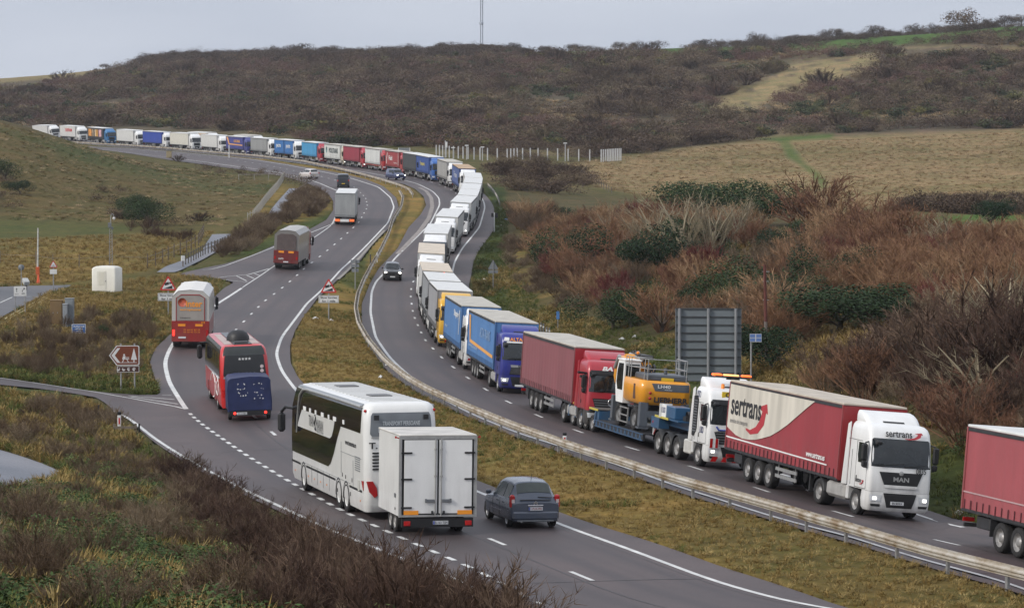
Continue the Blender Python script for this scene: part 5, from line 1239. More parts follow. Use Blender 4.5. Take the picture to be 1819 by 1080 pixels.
T.sub(bx, 'side_vent', MB().box((-2.9,hw+.002,1.3),(.2,.012,.14)), M_GREYP); T.sub(bx, 'side_lock', MB().box((-2.95,hw+.002,.86),(.05,.014,.08)), M_BLACK)

d0 = (-math.sin(R(A0)), math.cos(R(A0))); cr = (tr[0]+d0[0]*5.6-.15, tr[1]+d0[1]*5.6)
CL = 13.9
A1 = solve_heading(cr, CL, (0,1.27,.3), 519)
Wc = heading_frame(cr, A1, CL) @ Matrix.Scale(1.035, 4)
T = Thing('double_deck_coach', 'white double deck coach with dark glass and TRANSMARIAN lettering, pulling the box trailer', 'coach', Wc)
S = Shell([(.28,-13.8,-.2,1.22,.22,.1),(.5,-13.9,-.02,1.27,.25,.15),(1.0,-13.93,0,1.275,.27,.18),(1.9,-13.95,-.02,1.275,.28,.2),(2.6,-13.93,-.14,1.275,.3,.2),(3.3,-13.9,-.42,1.27,.32,.2),(3.72,-13.86,-.78,1.25,.34,.16),(3.88,-13.8,-1.05,1.2,.36,.12),(3.97,-13.66,-1.4,1.08,.36,.08),(4.0,-13.5,-1.7,.95,.34,.05)])
CW = paint((.74,.74,.72), dirt=.22, coat=.5)
body = T.part('body', S.mesh(7), CW)
T.part('roof_panel', MB().box((-7.6,0,4.005),(11.4,1.8,.02)), mat((.66,.66,.64),.5,var=.12,scale=1.4))
rb = MB()
for k in range(17): rb.box((-2.4-k*.66,0,4.02),(.03,1.8,.025))
T.part('roof_rib', rb, mat((.45,.45,.44),.5,var=.1))
for x in (-4.6,-10.4): T.part('roof_hatch', MB().box((x,0,4.035),(.95,.75,.05),.01), mat((.12,.12,.12),.5,var=.2))
GLS = mat((.010,.010,.010), .05, var=.3, scale=.5, name='coach_glass')
for sg in (1,-1):
    T.part('side_window', S.side([(2.93,-13.25,-.35),(3.1,-13.3,-.45),(3.82,-13.45,-1.2)], sg, .012), GLS, label='dark upper deck glazing')
    T.part('side_window', S.side([(1.32,-7.5,-.3),(1.45,-7.95,-.28),(1.9,-8.6,-.25),(2.4,-9.15,-.3),(2.93,-9.85,-.38)], sg, .012), GLS, label='dark lower deck glazing')
    pn = T.part('name_panel', S.side([(2.36,-7.9,-1.55),(2.46,-8.25,-1.62),(2.75,-8.6,-2.0),(3.04,-8.8,-2.45)], sg, .022, 2), CW)
    fx = LS if sg > 0 else RS; yy = sg*1.30
    T.sub(pn, 'lettering', text_mesh('TRAN', 1.0, .40), M_INK, face_M((-4.35 if sg > 0 else -5.95, yy, 2.74), fx)); T.sub(pn, 'lettering', text_mesh('MARIAN', 1.35, .40), M_INK, face_M((-6.0 if sg > 0 else -4.5, yy, 2.68), fx))
    T.sub(pn, 'emblem', MB().tube([(-5.0,sg*1.297,2.98),(-5.15,sg*1.297,3.02),(-5.28,sg*1.297,2.93),(-5.12,sg*1.297,2.72),(-5.2,sg*1.297,2.5),(-5.38,sg*1.297,2.44),(-5.0,sg*1.297,2.47)],[.02,.03,.04,.05,.05,.03,.01],4), M_INK)
    T.sub(pn, 'lettering', text_mesh('linie & tours', 1.25, .1), M_GREYP, face_M((-6.1,yy,2.45), fx))
    T.sub(body, 'lettering', text_mesh('www.transmarian.ro', 1.9, .17, bold=.02), M_INK, face_M((-11.6,sg*1.29,2.45), fx))
    st = []
    for x, w in ((-3.0,.55),(-4.1,.34),(-5.2,.3),(-6.5,.5),(-7.7,.28),(-8.8,.55),(-10.4,.3)): T.part('window_sticker', MB().box((x,sg*1.296,3.12),(w,.008,.15)), M_WPRINT)
    T.part('silver_arch', MB().tube([(-1.25,sg*1.285,2.1),(-1.45,sg*1.287,2.6),(-1.75,sg*1.29,3.2),(-2.1,sg*1.288,3.6),(-2.6,sg*1.27,3.80),(-3.2,sg*1.26,3.84),(-8,sg*1.26,3.85),(-13.3,sg*1.26,3.83)],[.03,.04,.05,.06,.06,.06,.06,.06],6), M_ALU)
    T.part('roof_edge', S.side([(3.86,-13.4,-1.4),(3.94,-13.3,-1.5)], sg, .03), mat((.25,.27,.28),.35,.4,var=.1))
    for a, b in ((-2.05,-.2),(-8.85,-3.2),(-13.5,-11.35)): T.part('black_stripe', S.side([(.92,a,b),(1.0,a,b)], sg, .012), M_BLACK)
    def seams():
        m = MB()
        for x in (-4.3,-5.4,-6.6,-7.7): m.box((x,sg*1.283,.75),(.015,.008,.6))
        m.box((-9.9,sg*1.283,1.85),(.015,.008,1.1)); m.box((-12.0,sg*1.283,1.45),(.015,.008,.9)); m.box((-11.6,sg*1.283,2.05),(3.6,.008,.015)); m.box((-7.0,sg*1.283,1.06),(9.0,.008,.012))
        return m
    T.sub(body, 'panel_gap', seams(), M_GREYP)
    sv = MB()
    for k in range(7): sv.box((-12.75,sg*1.285,1.62+k*.075),(.85,.01,.03))
    T.part('engine_vent', sv, M_GREYP)
    for x, z in ((-10.1,1.25),(-10.7,1.22),(-11.8,1.2),(-9.2,.62),(-11.5,.7)): T.sub(body, 'flap_lock', MB().box((x,sg*1.284,z),(.07,.01,.14)), M_BLACK)
    for x in (-.9,-3.6,-4.8,-6.0,-7.2,-13.2): T.sub(body, 'side_marker', MB().box((x,sg*1.284,.62),(.06,.01,.06)), M_AMB)
    T.sub(body, 'rear_panel', MB().box((-12.95,sg*1.286,1.12),(.3,.008,.36)), mat((.5,.5,.46),.5,var=.1))
    for x in (-2.65,-9.4,-10.75):
        add_wheel(T, x, sg*1.13, .51, .3, rim=CW, dish=.75)
        T.part('wheel_arch', MB().lathe([(.5,sg*1.279),(.57,sg*1.279),(.57,sg*1.1)], (x,0,.52), 'y', 14, arc=(R(-8), R(188))), M_BLACK)
    T.part('tail_light', MB().prism([(sg*1.22,1.34),(sg*1.0,1.34),(sg*.86,1.1),(sg*.84,.86),(sg*.94,.78),(sg*1.12,.98)],'x',-13.97,-13.90).prism([(-13.75,1.34),(-13.4,1.32),(-13.6,1.1),(-13.72,1.0)],'y',sg*1.270,sg*1.286), M_RED)
    T.sub(body, 'marker_light', MB().box((-13.72,sg*1.2,3.72),(.1,.1,.1),.03), M_RED)
    T.part('mirror', MB().tube([(-.5,sg*1.2,2.95),(-.1,sg*1.5,3.0),(.15,sg*1.62,2.8)],[.05,.06,.06],6).box((.12,sg*1.62,2.4),(.2,.3,.75),.09), M_BLACK)
T.part('windscreen', S.front([(1.2,-1.15,1.15),(3.6,-1.05,1.05)], .015, 12), GLS)
rw = T.part('rear_window', S.rear([(2.86,-1.02,1.02),(2.95,-1.08,1.08),(3.55,-1.04,1.04),(3.66,-.98,.98)], .02, 12), mat((.16,.175,.19), .2, var=.2, scale=1, name='printed_glass'))
gp = mat((.40,.43,.45),.5,var=0)
T.sub(rw, 'lettering', text_mesh('TRANSPORT PERSOANE', 1.3, .15, bold=.02), gp, face_M((-13.97,0,3.30), RE)); T.sub(rw, 'lettering', text_mesh('GERMANIA - BELGIA - ANGLIA', 1.62, .15, bold=.02), gp, face_M((-13.97,0,3.06), RE))
for sg in (1,-1): T.sub(rw, 'grey_square', MB().box((-13.975,sg*.86,3.5),(.01,.18,.17)), M_BLACK)
T.part('window_trim', S.rear([(2.80,-1.05,1.05),(2.86,-1.02,1.02)], .03, 12), M_ALU)
T.sub(body, 'lettering', text_mesh('SETRA', 1.0, .09, bold=.03, spacing=1.4), M_BLACK, face_M((-13.975,0,2.74), RE)); T.sub(body, 'lettering', text_mesh('T.', .3, .22, bold=.03), M_INK, face_M((-13.975,.98,2.55), RE))
for sg in (1,-1):
    rv = MB()
    for k in range(6): rv.box((-13.96,sg*.86,1.75+k*.11),(.03,.3,.05))
    T.part('rear_louvre', rv, M_BLACK)
T.part('rear_bumper', S.rear([(.35,-1.0,1.0),(.55,-1.05,1.05)], .04, 8), CW)

# red coach with covered trailer
tr = at1(445, 749); Wt = heading_frame(tr, 8, 2.9)
T = Thing('covered_trailer', 'small trailer under a navy blue tarpaulin with worn white print, towed by the red coach', 'trailer', Wt)
NAVY = mat((.013,.022,.085), .55, var=.3, scale=2.2, detail=7, bump=.6, name='navy_tarpaulin')
def tarp():
    m = MB(); hw = 1.1; n = 12; rows = []
    for i in range(n+1):
        x = -2.9*i/n; row = []
        for y, z in ((hw,.5),(hw+.02,1.0),(hw,1.6),(hw-.02,2.05),(hw-.14,2.18),(hw*.5,2.22),(0,2.24),(-hw*.5,2.22),(-hw+.14,2.18),(-hw+.02,2.05),(-hw,1.6),(-hw-.02,1.0),(-hw,.5)):
            row.append((x+(.02 if 0 < i < n else 0)*math.sin(y*9+z*3), y+.02*math.sin(i*1.7+z*4), z+.018*math.sin(i*2.3+y*3)))
        rows.append(row)
    m.grid(rows, True); m.add(rows[-1], [tuple(range(13))]); m.add(rows[0], [tuple(range(13))]); return m
cv = T.part('cover', tarp(), NAVY)
T.sub(cv, 'rear_flap', MB().grid([[(-2.93-.012*math.sin(j*2.1+k), -1.06+j*.177, .55+k*.3) for j in range(13)] for k in range(6)], True), NAVY)
rnd = random.Random(4); wl = MB()
for k in range(34):
    c0 = -.45 if k % 2 else .35; y = c0+rnd.uniform(-.28,.28); z = rnd.choice((1.85,1.62,1.42,1.28,1.12))+rnd.uniform(-.02,.02); w = rnd.uniform(.02,.07); h = rnd.uniform(.02,.08)
    wl.prism([(y,z),(y+w,z+rnd.uniform(-.02,.02)),(y+w*.7,z+h),(y+w*.1,z+h*.8)],'x',-2.962,-2.958)
T.sub(cv, 'worn_print', wl, M_WPRINT)
T.part('chassis', MB().box((-1.45,0,.45),(2.95,2.1,.14)).box((-2.92,0,.36),(.08,2.1,.16)).tube([(0,.5,.42),(1.2,0,.42)],.05,6).tube([(0,-.5,.42),(1.2,0,.42)],.05,6), M_BLACK)
for sg in (1,-1):
    add_wheel(T, -1.7, sg*.98, .33, .2); T.part('tail_light', MB().lathe([(.07,-.02),(.001,-.03)], (-2.96,sg*.78,.42), 'x', 10), M_REDON)
    T.part('mudguard', MB().lathe([(.38,sg*.85),(.38,sg*1.12)], (-1.7,0,.33), 'y', 10, arc=(R(10), R(170))), M_BLACK)
np_ = T.part('number_plate', MB().box((-2.97,.42,.4),(.02,.52,.12)), M_PLATE); T.sub(np_, 'lettering', text_mesh('AG-12 RBH', .42, .08), M_INK, face_M((-2.985,.42,.4), RE))
cr = (tr[0]-.62, tr[1]+4.3); CL = 12.0
A1 = solve_heading(cr, CL, (0,1.27,.3), 366.5, -10, 30)
T = Thing('red_coach', 'red single deck coach with dark rear window, four white stars and black roof dome', 'coach', heading_frame(cr, A1, CL))
S = Shell([(.3,-11.95,-.15,1.2,.2,.1),(.55,-12.0,0,1.27,.24,.15),(1.9,-12.02,-.02,1.275,.26,.2),(2.9,-11.92,-.35,1.24,.3,.2),(3.3,-11.8,-.6,1.18,.32,.16),(3.48,-11.6,-.9,1.08,.34,.1),(3.54,-11.3,-1.2,.9,.34,.08)])
RC = paint((.55,.014,.014), coat=.5, dirt=.25)
body = T.part('body', S.mesh(7), RC)
blk = mat((.028,.033,.032),.25,var=.2,scale=2)
for sg in (1,-1):
    T.part('side_window', S.side([(1.75,-11.2,-.3),(2.0,-11.5,-.3),(3.1,-11.3,-.9)], sg, .012), GLS)
    wb = MB()
    for x in (-2.4,-4.2,-6.0,-7.8,-9.6): wb.box((x,sg*1.262,2.45),(.05,.02,1.2))
    T.part('window_pillar', wb, M_BLACK)
    T.part('roof_side', S.side([(3.1,-11.4,-.9),(3.3,-11.3,-1.0),(3.46,-11.1,-1.2)], sg, .02), blk)
    T.part('white_emblem', MB().tube([(-6.5+1.6*math.cos(a), sg*1.285, 1.1+.65*math.sin(a)) for a in np.linspace(.2,4.9,16)],.03,4).tube([(-9.6+.9*math.cos(a), sg*1.285, 1.3+.5*math.sin(a)) for a in np.linspace(.6,5.6,14)],.03,4), M_WPRINT)
    T.sub(body, 'lettering', text_mesh('T', .5, .6, .2, bold=.04), M_WPRINT, face_M((-9.0,sg*1.29,1.2), LS if sg > 0 else RS))
    for x in (-2.6,-8.9): add_wheel(T, x, sg*1.12, .5, .3); T.part('wheel_arch', MB().lathe([(.5,sg*1.279),(.57,sg*1.279),(.57,sg*1.1)], (x,0,.5), 'y', 12, arc=(R(-8), R(188))), M_BLACK)
    T.part('tail_light', S.rear([(.85, *sorted((sg*1.0, sg*1.2))),(1.25, *sorted((sg*1.02, sg*1.22)))], .02, 4), M_RED)
    T.part('mirror', MB().tube([(-.4,sg*1.2,3.0),(-.1,sg*1.5,2.95)],.05,6).box((-.05,sg*1.55,2.45),(.2,.3,.8),.09), M_BLACK)
T.part('windscreen', S.front([(1.1,-1.1,1.1),(3.1,-1.0,1.0)], .015, 12), GLS)
rw = T.part('rear_window', S.rear([(1.95,-1.1,1.1),(2.05,-1.12,1.12),(2.95,-1.02,1.02),(3.02,-.98,.98)], .02, 12), GLS)
T.part('roof_cap', S.rear([(3.02,-1.1,1.1),(3.3,-1.05,1.05),(3.48,-.95,.95)], .03, 12), blk); T.part('window_trim', S.rear([(1.83,-1.12,1.12),(1.93,-1.1,1.1)], .04, 12), M_ALU)
for k in range(4):
    star = [(math.sin(math.pi*j/5)*(.085 if j % 2 == 0 else .036), math.cos(math.pi*j/5)*(.085 if j % 2 == 0 else .036)) for j in range(10)]
    T.sub(rw, 'star', MB().prism([(a+.24-k*.17+.0, b+2.84) for a, b in star],'x',-12.02,-12.0), M_WPRINT)
for z in (2.42,2.2): T.sub(rw, 'speed_disc', MB().lathe([(.095,0),(.0,0)], (-12.03,-.9,z), 'x', 12), mat((.6,.5,.5),.5,var=.2,scale=9))
T.sub(rw, 'lettering', text_mesh('o  o  o  o  o', .9, .1), M_GREYP, face_M((-12.03,-.1,2.1), RE))
T.part('roof_strip', MB().box((-7.0,.72,3.55),(7.8,.4,.03)).box((-7.0,-.72,3.55),(7.8,.4,.03)), mat((.45,.36,.33),.6,var=.2)); T.part('roof_strip', MB().box((-6.6,0,3.56),(9.4,.95,.05),.01), blk)
T.part('roof_dome', MB().lathe([(.62,0),(.6,.2),(.5,.4),(.3,.53),(.001,.57)], (-8.2,0,3.56), 'z', 18), M_BLACK); T.part('roof_hatch', MB().box((-10.3,0,3.61),(.9,.7,.06),.02), M_BLACK)
T.part('rear_bumper', S.rear([(.4,-1.0,1.0),(.6,-1.05,1.05)], .04, 8), RC)

# rigid lorries on the climb
def rigid(label, rear_px, A, bodycol, roofcol, L_, shape='box', lowcol=None, cabc=(.5,.5,.5), H_=4.0, name='lorry'):
    rr = at1(*rear_px); T = Thing(name, label, 'lorry', heading_frame(rr, A, L_), None)
    hw = 1.25; z0_ = 1.05; bl = L_-2.3
    if shape == 'box': prof = [(-hw,z0_),(hw,z0_),(hw,H_-.04),(hw-.1,H_),(-hw+.1,H_),(-hw,H_-.04)]
    else: prof = [(-hw,z0_-.25),(hw,z0_-.25),(hw,H_-.45),(hw-.42,H_-.08),(0,H_),(-hw+.42,H_-.08),(-hw,H_-.45)]
    bm_ = cloth(bodycol, scale=1.6) if shape == 'box' else paint(bodycol)
    bd = T.part('body', MB().prism(prof, 'x', -L_, -2.3), bm_)
    rp = [p for p in prof if p[1] > H_-.5]
    m = MB()
    if shape == 'box': m.box((-2.3-bl/2,0,H_+.012),(bl+.02,2*hw-.1,.03))
    else:
        for a, b in (((-hw-.01,H_-.46),(-hw+.42,H_-.07)),((-hw+.42,H_-.07),(0,H_+.012)),((0,H_+.012),(hw-.42,H_-.07)),((hw-.42,H_-.07),(hw+.01,H_-.46))): m.add([(-L_-.03,*a),(-2.28,*a),(-2.28,*b),(-L_-.03,*b)],[(0,1,2,3)])
    T.sub(bd, 'roof', m, roofcol)
    cbo = cab(T, cabc, 'volvo', detail=1)
    T.part('chassis', MB().box((-L_/2,.42,.85),(L_-1,.1,.28)).box((-L_/2,-.42,.85),(L_-1,.1,.28)).box((-L_+.1,0,.55),(.1,2.3,.16)), M_DARK)
    for x in (-L_+3.0,-L_+1.7):
        for sg in (1,-1): add_wheel(T, x, sg*.98, .5, .5)
    for sg in (1,-1): T.part('mudguard', MB().box((-L_+.9,sg*.98,.6),(.03,.5,.55)), M_BLACK)
    return T, bd
A_ = 2.0
T, bd = rigid('white topped red horse box lorry with orange inter print on its grey rear door', (338, 621), 4, (.50,.49,.46), mat((.68,.66,.62),.5,var=.1), 11.0, 'chamfer', name='livestock_lorry')
dk = paint((.30,.018,.016))
rd = T.part('rear_door', MB().prism([(-.93,1.95),(.93,1.95),(.93,3.45),(.6,3.62),(-.6,3.62),(-.93,3.45)],'x',-11.06,-11.0), mat((.33,.30,.27),.5,var=.15,scale=1.5))
T.sub(rd, 'door_frame', MB().tube([(-11.05,-.95,1.9),(-11.05,-.95,3.46),(-11.05,-.62,3.66),(-11.05,.62,3.66),(-11.05,.95,3.46),(-11.05,.95,1.9)],.035,5,sm=False), dk)
T.part('lower_panel', MB().box((-11.03,0,1.2),(.08,2.52,1.4),.01).box((-6.6,1.262,1.3),(8.5,.02,1.1)).box((-6.6,-1.262,1.3),(8.5,.02,1.1)), dk)
T.sub(rd, 'lettering', text_mesh('inter', 1.1, .42, bold=.03), mat((.8,.3,.04),.5,var=0), face_M((-11.075,-.25,3.05), RE)); T.sub(rd, 'emblem', MB().lathe([(.3,0),(.3,.01),(.0,.01)],(-11.075,.55,3.15),'x',14), mat((.5,.1,.05),.5,var=.6,scale=5))
T.sub(rd, 'lettering', text_mesh('europlume', 1.4, .2, bold=.03), mat((.8,.35,.08),.5,var=0), face_M((-11.075,0,2.65), RE)); T.sub(rd, 'lettering', text_mesh('transports', .7, .1), M_INK, face_M((-11.075,.35,2.1), RE))
for sg in (1,-1):
    T.part('reflector', MB().box((-11.085,sg*.58,1.62),(.012,.5,.16)), M_ORANGE); T.part('tail_light', MB().box((-11.085,sg*1.12,1.1),(.03,.14,.4)), M_REDON if sg > 0 else M_RED)
T.part('lettering', text_mesh('03 44 07 82 29', 1.1, .1), M_ORANGE, face_M((-11.085,-.1,1.3), RE)); T.part('lettering', text_mesh('03 35 43 72 25', 1.1, .1), M_ORANGE, face_M((-11.085,-.1,1.15), RE)); T.part('lettering', text_mesh('412', .26, .14, bold=.03), M_ORANGE, face_M((-11.085,-.85,1.8), RE))
T.part('number_plate', MB().box((-11.085,.55,.78),(.02,.5,.12)), M_PLATE)
T, bd = rigid('dark maroon lorry with grey chamfered top and two orange rear reflectors', (507, 480), -2.4, (.20,.19,.18), mat((.42,.41,.39),.6,var=.15), 11.5, 'chamfer', cabc=(.25,.03,.03))
T.part('rear_door', MB().prism([(-.98,1.6),(.98,1.6),(.98,3.4),(.6,3.62),(-.6,3.62),(-.98,3.4)],'x',-11.56,-11.5), mat((.10,.075,.07),.6,var=.2)); dk2 = paint((.16,.015,.016)); T.part('lower_panel', MB().box((-11.53,0,1.3),(.08,2.52,1.3),.01), dk2)
for sg in (1,-1): T.part('reflector', MB().box((-11.59,sg*.5,1.8),(.012,.55,.2)), M_ORANGE); T.part('tail_light', MB().box((-11.59,sg*1.1,1.2),(.03,.16,.3)), M_RED)
T.part('lettering', text_mesh('LNTS', .5, .16, bold=.03), M_WPRINT, face_M((-11.59,.5,1.1), RE)); T.part('number_plate', MB().box((-11.59,0,.8),(.02,.5,.12)), M_PLATE)
T, bd = rigid('grey curtained box lorry with orange rear lamps, nearest the bend', (612, 401), 1.2, (.33,.34,.34), M_WROOF, 12.0, 'box', cabc=(.1,.1,.1))
T.part('rear_bar', MB().box((-12.03,0,1.0),(.08,2.45,.12)), M_BLACK); T.part('bumper_panel', MB().box((-12.04,0,.6),(.06,1.1,.32)), M_WPRINT)
for sg in (1,-1): T.part('tail_light', MB().box((-12.04,sg*.9,.62),(.06,.6,.3)), mat((.8,.16,.04),.4,var=0,emit=.4))
T.part('cover_edge', MB().box((-12.02,0,1.25),(.04,2.5,.05)).box((-12.02,0,3.95),(.04,2.5,.05)), M_GREYP)

# ---------------------------------------------------------------- cars
class Car:
    """lofted body: stations of (x, half width, sill z, belt z, top z, roof half width)"""
    def __init__(s, st): s.st = st
    def sec(s, t):
        i = int(min(max(t, 0), len(s.st)-1.0001)); f = t-i; a, b = s.st[i], s.st[i+1]; f2 = f
        x, w, z0_, zb_, zt_, wr = [p*(1-f2)+q*f2 for p, q in zip(a, b)]
        h = max(zt_-zb_, .001); k = min(1, h/.3)
        return [(x, 0, z0_), (x, w*.9, z0_), (x, w*.985, z0_+.1), (x, w, z0_+(zb_-z0_)*.55), (x, w*.985, zb_-.03), (x, w*.955, zb_), (x, wr+(w*.955-wr)*.08, zt_-.1*k), (x, wr*.9, zt_-.025*k), (x, wr*.5, zt_), (x, 0, zt_+.01)]
    def mesh(s, n=4):
        m = MB(); T_ = np.linspace(0, len(s.st)-1, (len(s.st)-1)*n+1); rows = []
        for t in T_:
            h = s.sec(t); rows.append(h+[(x,-y,z) for x, y, z in h[-2:0:-1]]+[h[0]])
        m.grid(rows, True); m.add(rows[0][:-1], [tuple(range(len(rows[0])-1))]); m.add(rows[-1][:-1], [tuple(range(len(rows[0])-1))]); return m
    def band(s, t0, t1, k0, k1, sg, off=.012, nt=8):
        """patch between section points k0..k1 (fractional)"""
        m = MB(); rows = []
        for t in np.linspace(t0, t1, nt+1):
            h = s.sec(t); row = []
            for k in np.linspace(k0, k1, 5):
                i = int(min(k, 8.999)); f = k-i; p = [a*(1-f)+b*f for a, b in zip(h[i], h[i+1])]
                row.append((p[0], sg*(p[1]+off*(1 if k < 7 else 0)), p[2]+off*(.4 if k < 7 else 1)))
            rows.append(row)
        m.grid(rows, True); return m
    def cross(s, t0, t1, k, offx=0, offz=.012, nt=5):
        """patch right across the body over the top, from section point k up"""
        m = MB(); rows = []
        for t in np.linspace(t0, t1, nt+1):
            h = s.sec(t); half = []
            for q in np.linspace(k, 9, 7):
                i = int(min(q, 8.999)); f = q-i; half.append([a*(1-f)+b*f for a, b in zip(h[i], h[i+1])])
            row = [(p[0]+offx, p[1], p[2]+offz) for p in half]+[(p[0]+offx, -p[1], p[2]+offz) for p in half[-2::-1]]
            rows.append(row)
        m.grid(rows, True); return m
def car_thing(name, label, cat, M, st, c, glass, wheels, rw, lamps='rear', rim=M_RIM, group=None, win=(0,0,0,0), **k):
    T = Thing(name, label, cat, M, group); C_ = Car(st); pm = paint(c, coat=.6, rough=.25, dirt=k.get('dirt', .25)); T.car = C_
    body = T.part('body', C_.mesh(), pm); T.body = body; T.pm = pm
    a, b, d, e_ = win      # windscreen t-range, rear window t-range
    T.part('windscreen', C_.cross(a, b, 6.3, .01, .015), glass); T.part('rear_window', C_.cross(d, e_, 6.3, -.012, .012), glass)
    for sg in (1,-1):
        for t0, t1 in k['side']: T.part('side_window', C_.band(t0, t1, 5.12, 5.92, sg), glass)
        for x in wheels:
            add_wheel(T, x, sg*(k['hw']-.12), rw, .21, rim=rim, dish=.6)
            T.part('wheel_arch', MB().lathe([(rw*.6,sg*(k['hw']-.03)),(rw+.07,sg*(k['hw']-.008)),(rw+.07,sg*(k['hw']-.2))], (x,0,rw), 'y', 12, arc=(R(-15), R(195))), M_BLACK)
        T.part('mirror', MB().box((k['mx'], sg*(k['hw']+.06), k['mz']),(.12,.2,.15),.04), k.get('mm', M_BLACK))
    return T
# grey-blue family car, nearest car
cr = at1(951, 941); A1 = 14.5; L_ = 4.28; Wc = heading_frame(cr, A1, L_)
st = [(0,.62,.30,.62,.66,.5),(-.12,.78,.24,.74,.80,.6),(-.75,.87,.2,.86,.98,.66),(-1.05,.875,.2,.90,1.06,.66),(-1.75,.88,.2,.93,1.50,.60),(-2.3,.88,.2,.94,1.62,.60),(-3.2,.88,.2,.95,1.62,.60),(-3.75,.88,.2,.96,1.56,.58),(-4.05,.875,.22,.97,1.22,.62),(-4.2,.86,.24,.93,1.0,.66),(-4.27,.82,.28,.84,.88,.62)]
T = car_thing('family_car', 'grey blue family car seen from behind, right of the white box trailer', 'car', Wc, st, (.060,.078,.115), mat((.045,.055,.05),.08,var=.4,scale=2.5,name='car_glass'), (-.85,-3.6), .31, rim=mat((.42,.42,.43),.35,.5,var=.2,scale=14), win=(3.1,3.95,7.1,8.0), side=((3.55,4.5),(4.6,5.75),(5.85,6.9)), hw=.88, mx=-1.35, mz=1.02, mm=paint((.05,.065,.1)))
T.part('tailgate_line', MB().box((-4.262,0,.99),(.03,1.1,.025)), M_BLACK)
T.part('rear_bumper', MB().box((-4.24,0,.45),(.16,1.66,.3),.06), T.pm); T.part('lower_trim', MB().box((-4.25,0,.27),(.1,1.3,.07),.02), M_GREYP)
for sg in (1,-1):
    tl = T.part('tail_light', MB().box((-4.12,sg*.80,.93),(.22,.17,.46),.05), M_RED); T.sub(tl, 'reverse_lamp', MB().box((-4.235,sg*.79,.95),(.012,.1,.12),.0), mat((.6,.5,.48),.3,var=0))
    [T.part('door_handle', MB().box((x_,sg*.885,.83),(.16,.02,.03)), T.pm) for x_ in (-2.35,-3.15)]; T.part('side_moulding', MB().box((-2.2,sg*.885,.52),(1.5,.012,.025)), M_CHROME)
    T.part('door_gap', MB().box((-1.7,sg*.882,.6),(.012,.006,.65)).box((-2.65,sg*.882,.6),(.012,.006,.7)), M_BLACK)
    T.part('exhaust', MB().tube([(-4.2,.5,.24),(-4.32,.5,.24)],.03,6), M_ALU) if sg > 0 else None
T.part('chrome_handle', MB().box((-4.285,0,.80),(.03,.56,.045),.01), M_CHROME)
np_ = T.part('number_plate', MB().box((-4.29,0,.69),(.02,.5,.115)), M_PLATE); T.sub(np_, 'lettering', text_mesh('1-PUX-993', .4, .075), mat((.3,.03,.03),.5,var=0), face_M((-4.305,-.02,.69), RE)); T.sub(np_, 'country_band', MB().box((-4.303,.23,.69),(.004,.04,.11)), M_EUB)
T.part('emblem', MB().prism([(-.075,.86),(0,.93),(.075,.86),(.075,.89),(0,.965),(-.075,.89)],'x',-4.29,-4.27).prism([(-.075,.81),(0,.88),(.075,.81),(.075,.84),(0,.915),(-.075,.84)],'x',-4.29,-4.27), M_CHROME)
T.part('rear_wiper', MB().tube([(-4.18,-.1,1.08),(-4.2,-.6,1.06)],.014,4), M_BLACK); T.part('aerial', MB().tube([(-3.6,0,1.6),(-3.72,0,1.86)],.01,4), M_BLACK)

def simple(name, label, cat, px, A, L_, st, c, wheels, rw, win, side, hw, mx, mz, rear=True, group=None, lit=False):
    rr = at1(*px)
    if rear: M = heading_frame(rr, A, L_)
    else:
        a = R(A); d = (math.sin(a), -math.cos(a)); M = frame(rr, (rr[0]-d[0]*L_, rr[1]-d[1]*L_))
    T = car_thing(name, label, cat, M, st, c, mat((.02,.024,.026),.08,var=.4,scale=2.5), wheels, rw, win=win, side=side, hw=hw, mx=mx, mz=mz, group=group)
    for sg in (1,-1):
        T.part('tail_light', MB().box((-L_+.03, sg*(hw-.12), st[-2][3]-.1),(.12,.2,.26),.04), M_RED)
        T.part('headlight', MB().box((-.1, sg*(hw-.24), st[1][3]-.08),(.2,.3,.15),.05), M_LAMPON if lit else M_LAMP)
    T.part('grille', MB().box((-.0,0,st[1][3]-.12),(.06,.75,.16),.02).box((.0,0,.38),(.06,1.0,.16),.02), M_BLACK)
    T.part('number_plate', MB().box((-L_-.01 if rear else .04,0,.62 if rear else .42),(.02,.5,.12)), M_YPLATE if rear else M_PLATE)
    T.part('rear_bumper', MB().box((-L_+.04,0,.42),(.14,2*hw-.14,.26),.05), T.pm if rear and hw < .95 else M_BLACK)
    return T
suv = [(0,.66,.36,.78,.82,.5),(-.1,.82,.3,.9,.95,.62),(-.9,.92,.25,1.0,1.06,.68),(-1.25,.93,.25,1.02,1.10,.68),(-2.0,.93,.25,1.05,1.60,.62),(-2.6,.93,.25,1.06,1.68,.62),(-3.6,.93,.25,1.07,1.66,.61),(-4.1,.93,.25,1.07,1.58,.6),(-4.42,.91,.3,1.05,1.18,.66),(-4.52,.85,.36,.95,1.0,.64)]
simple('dark_car', 'black car with lit headlights driving towards the camera beside the queue', 'car', (697, 500), 3.5, 4.5, suv, (.014,.015,.018), (-.9,-3.65), .36, (3.1,3.95,7.1,8.0), ((3.5,4.6),(4.7,6.0),(6.1,7.0)), .93, -1.6, 1.12, rear=False, lit=True)
simple('white_car', 'small white car going away round the far bend', 'car', (559, 318.5), 30, 4.5, suv, (.62,.58,.56), (-.9,-3.65), .36, (3.1,3.95,7.1,8.0), ((3.5,4.6),(4.7,6.0),(6.1,7.0)), .93, -1.6, 1.12)
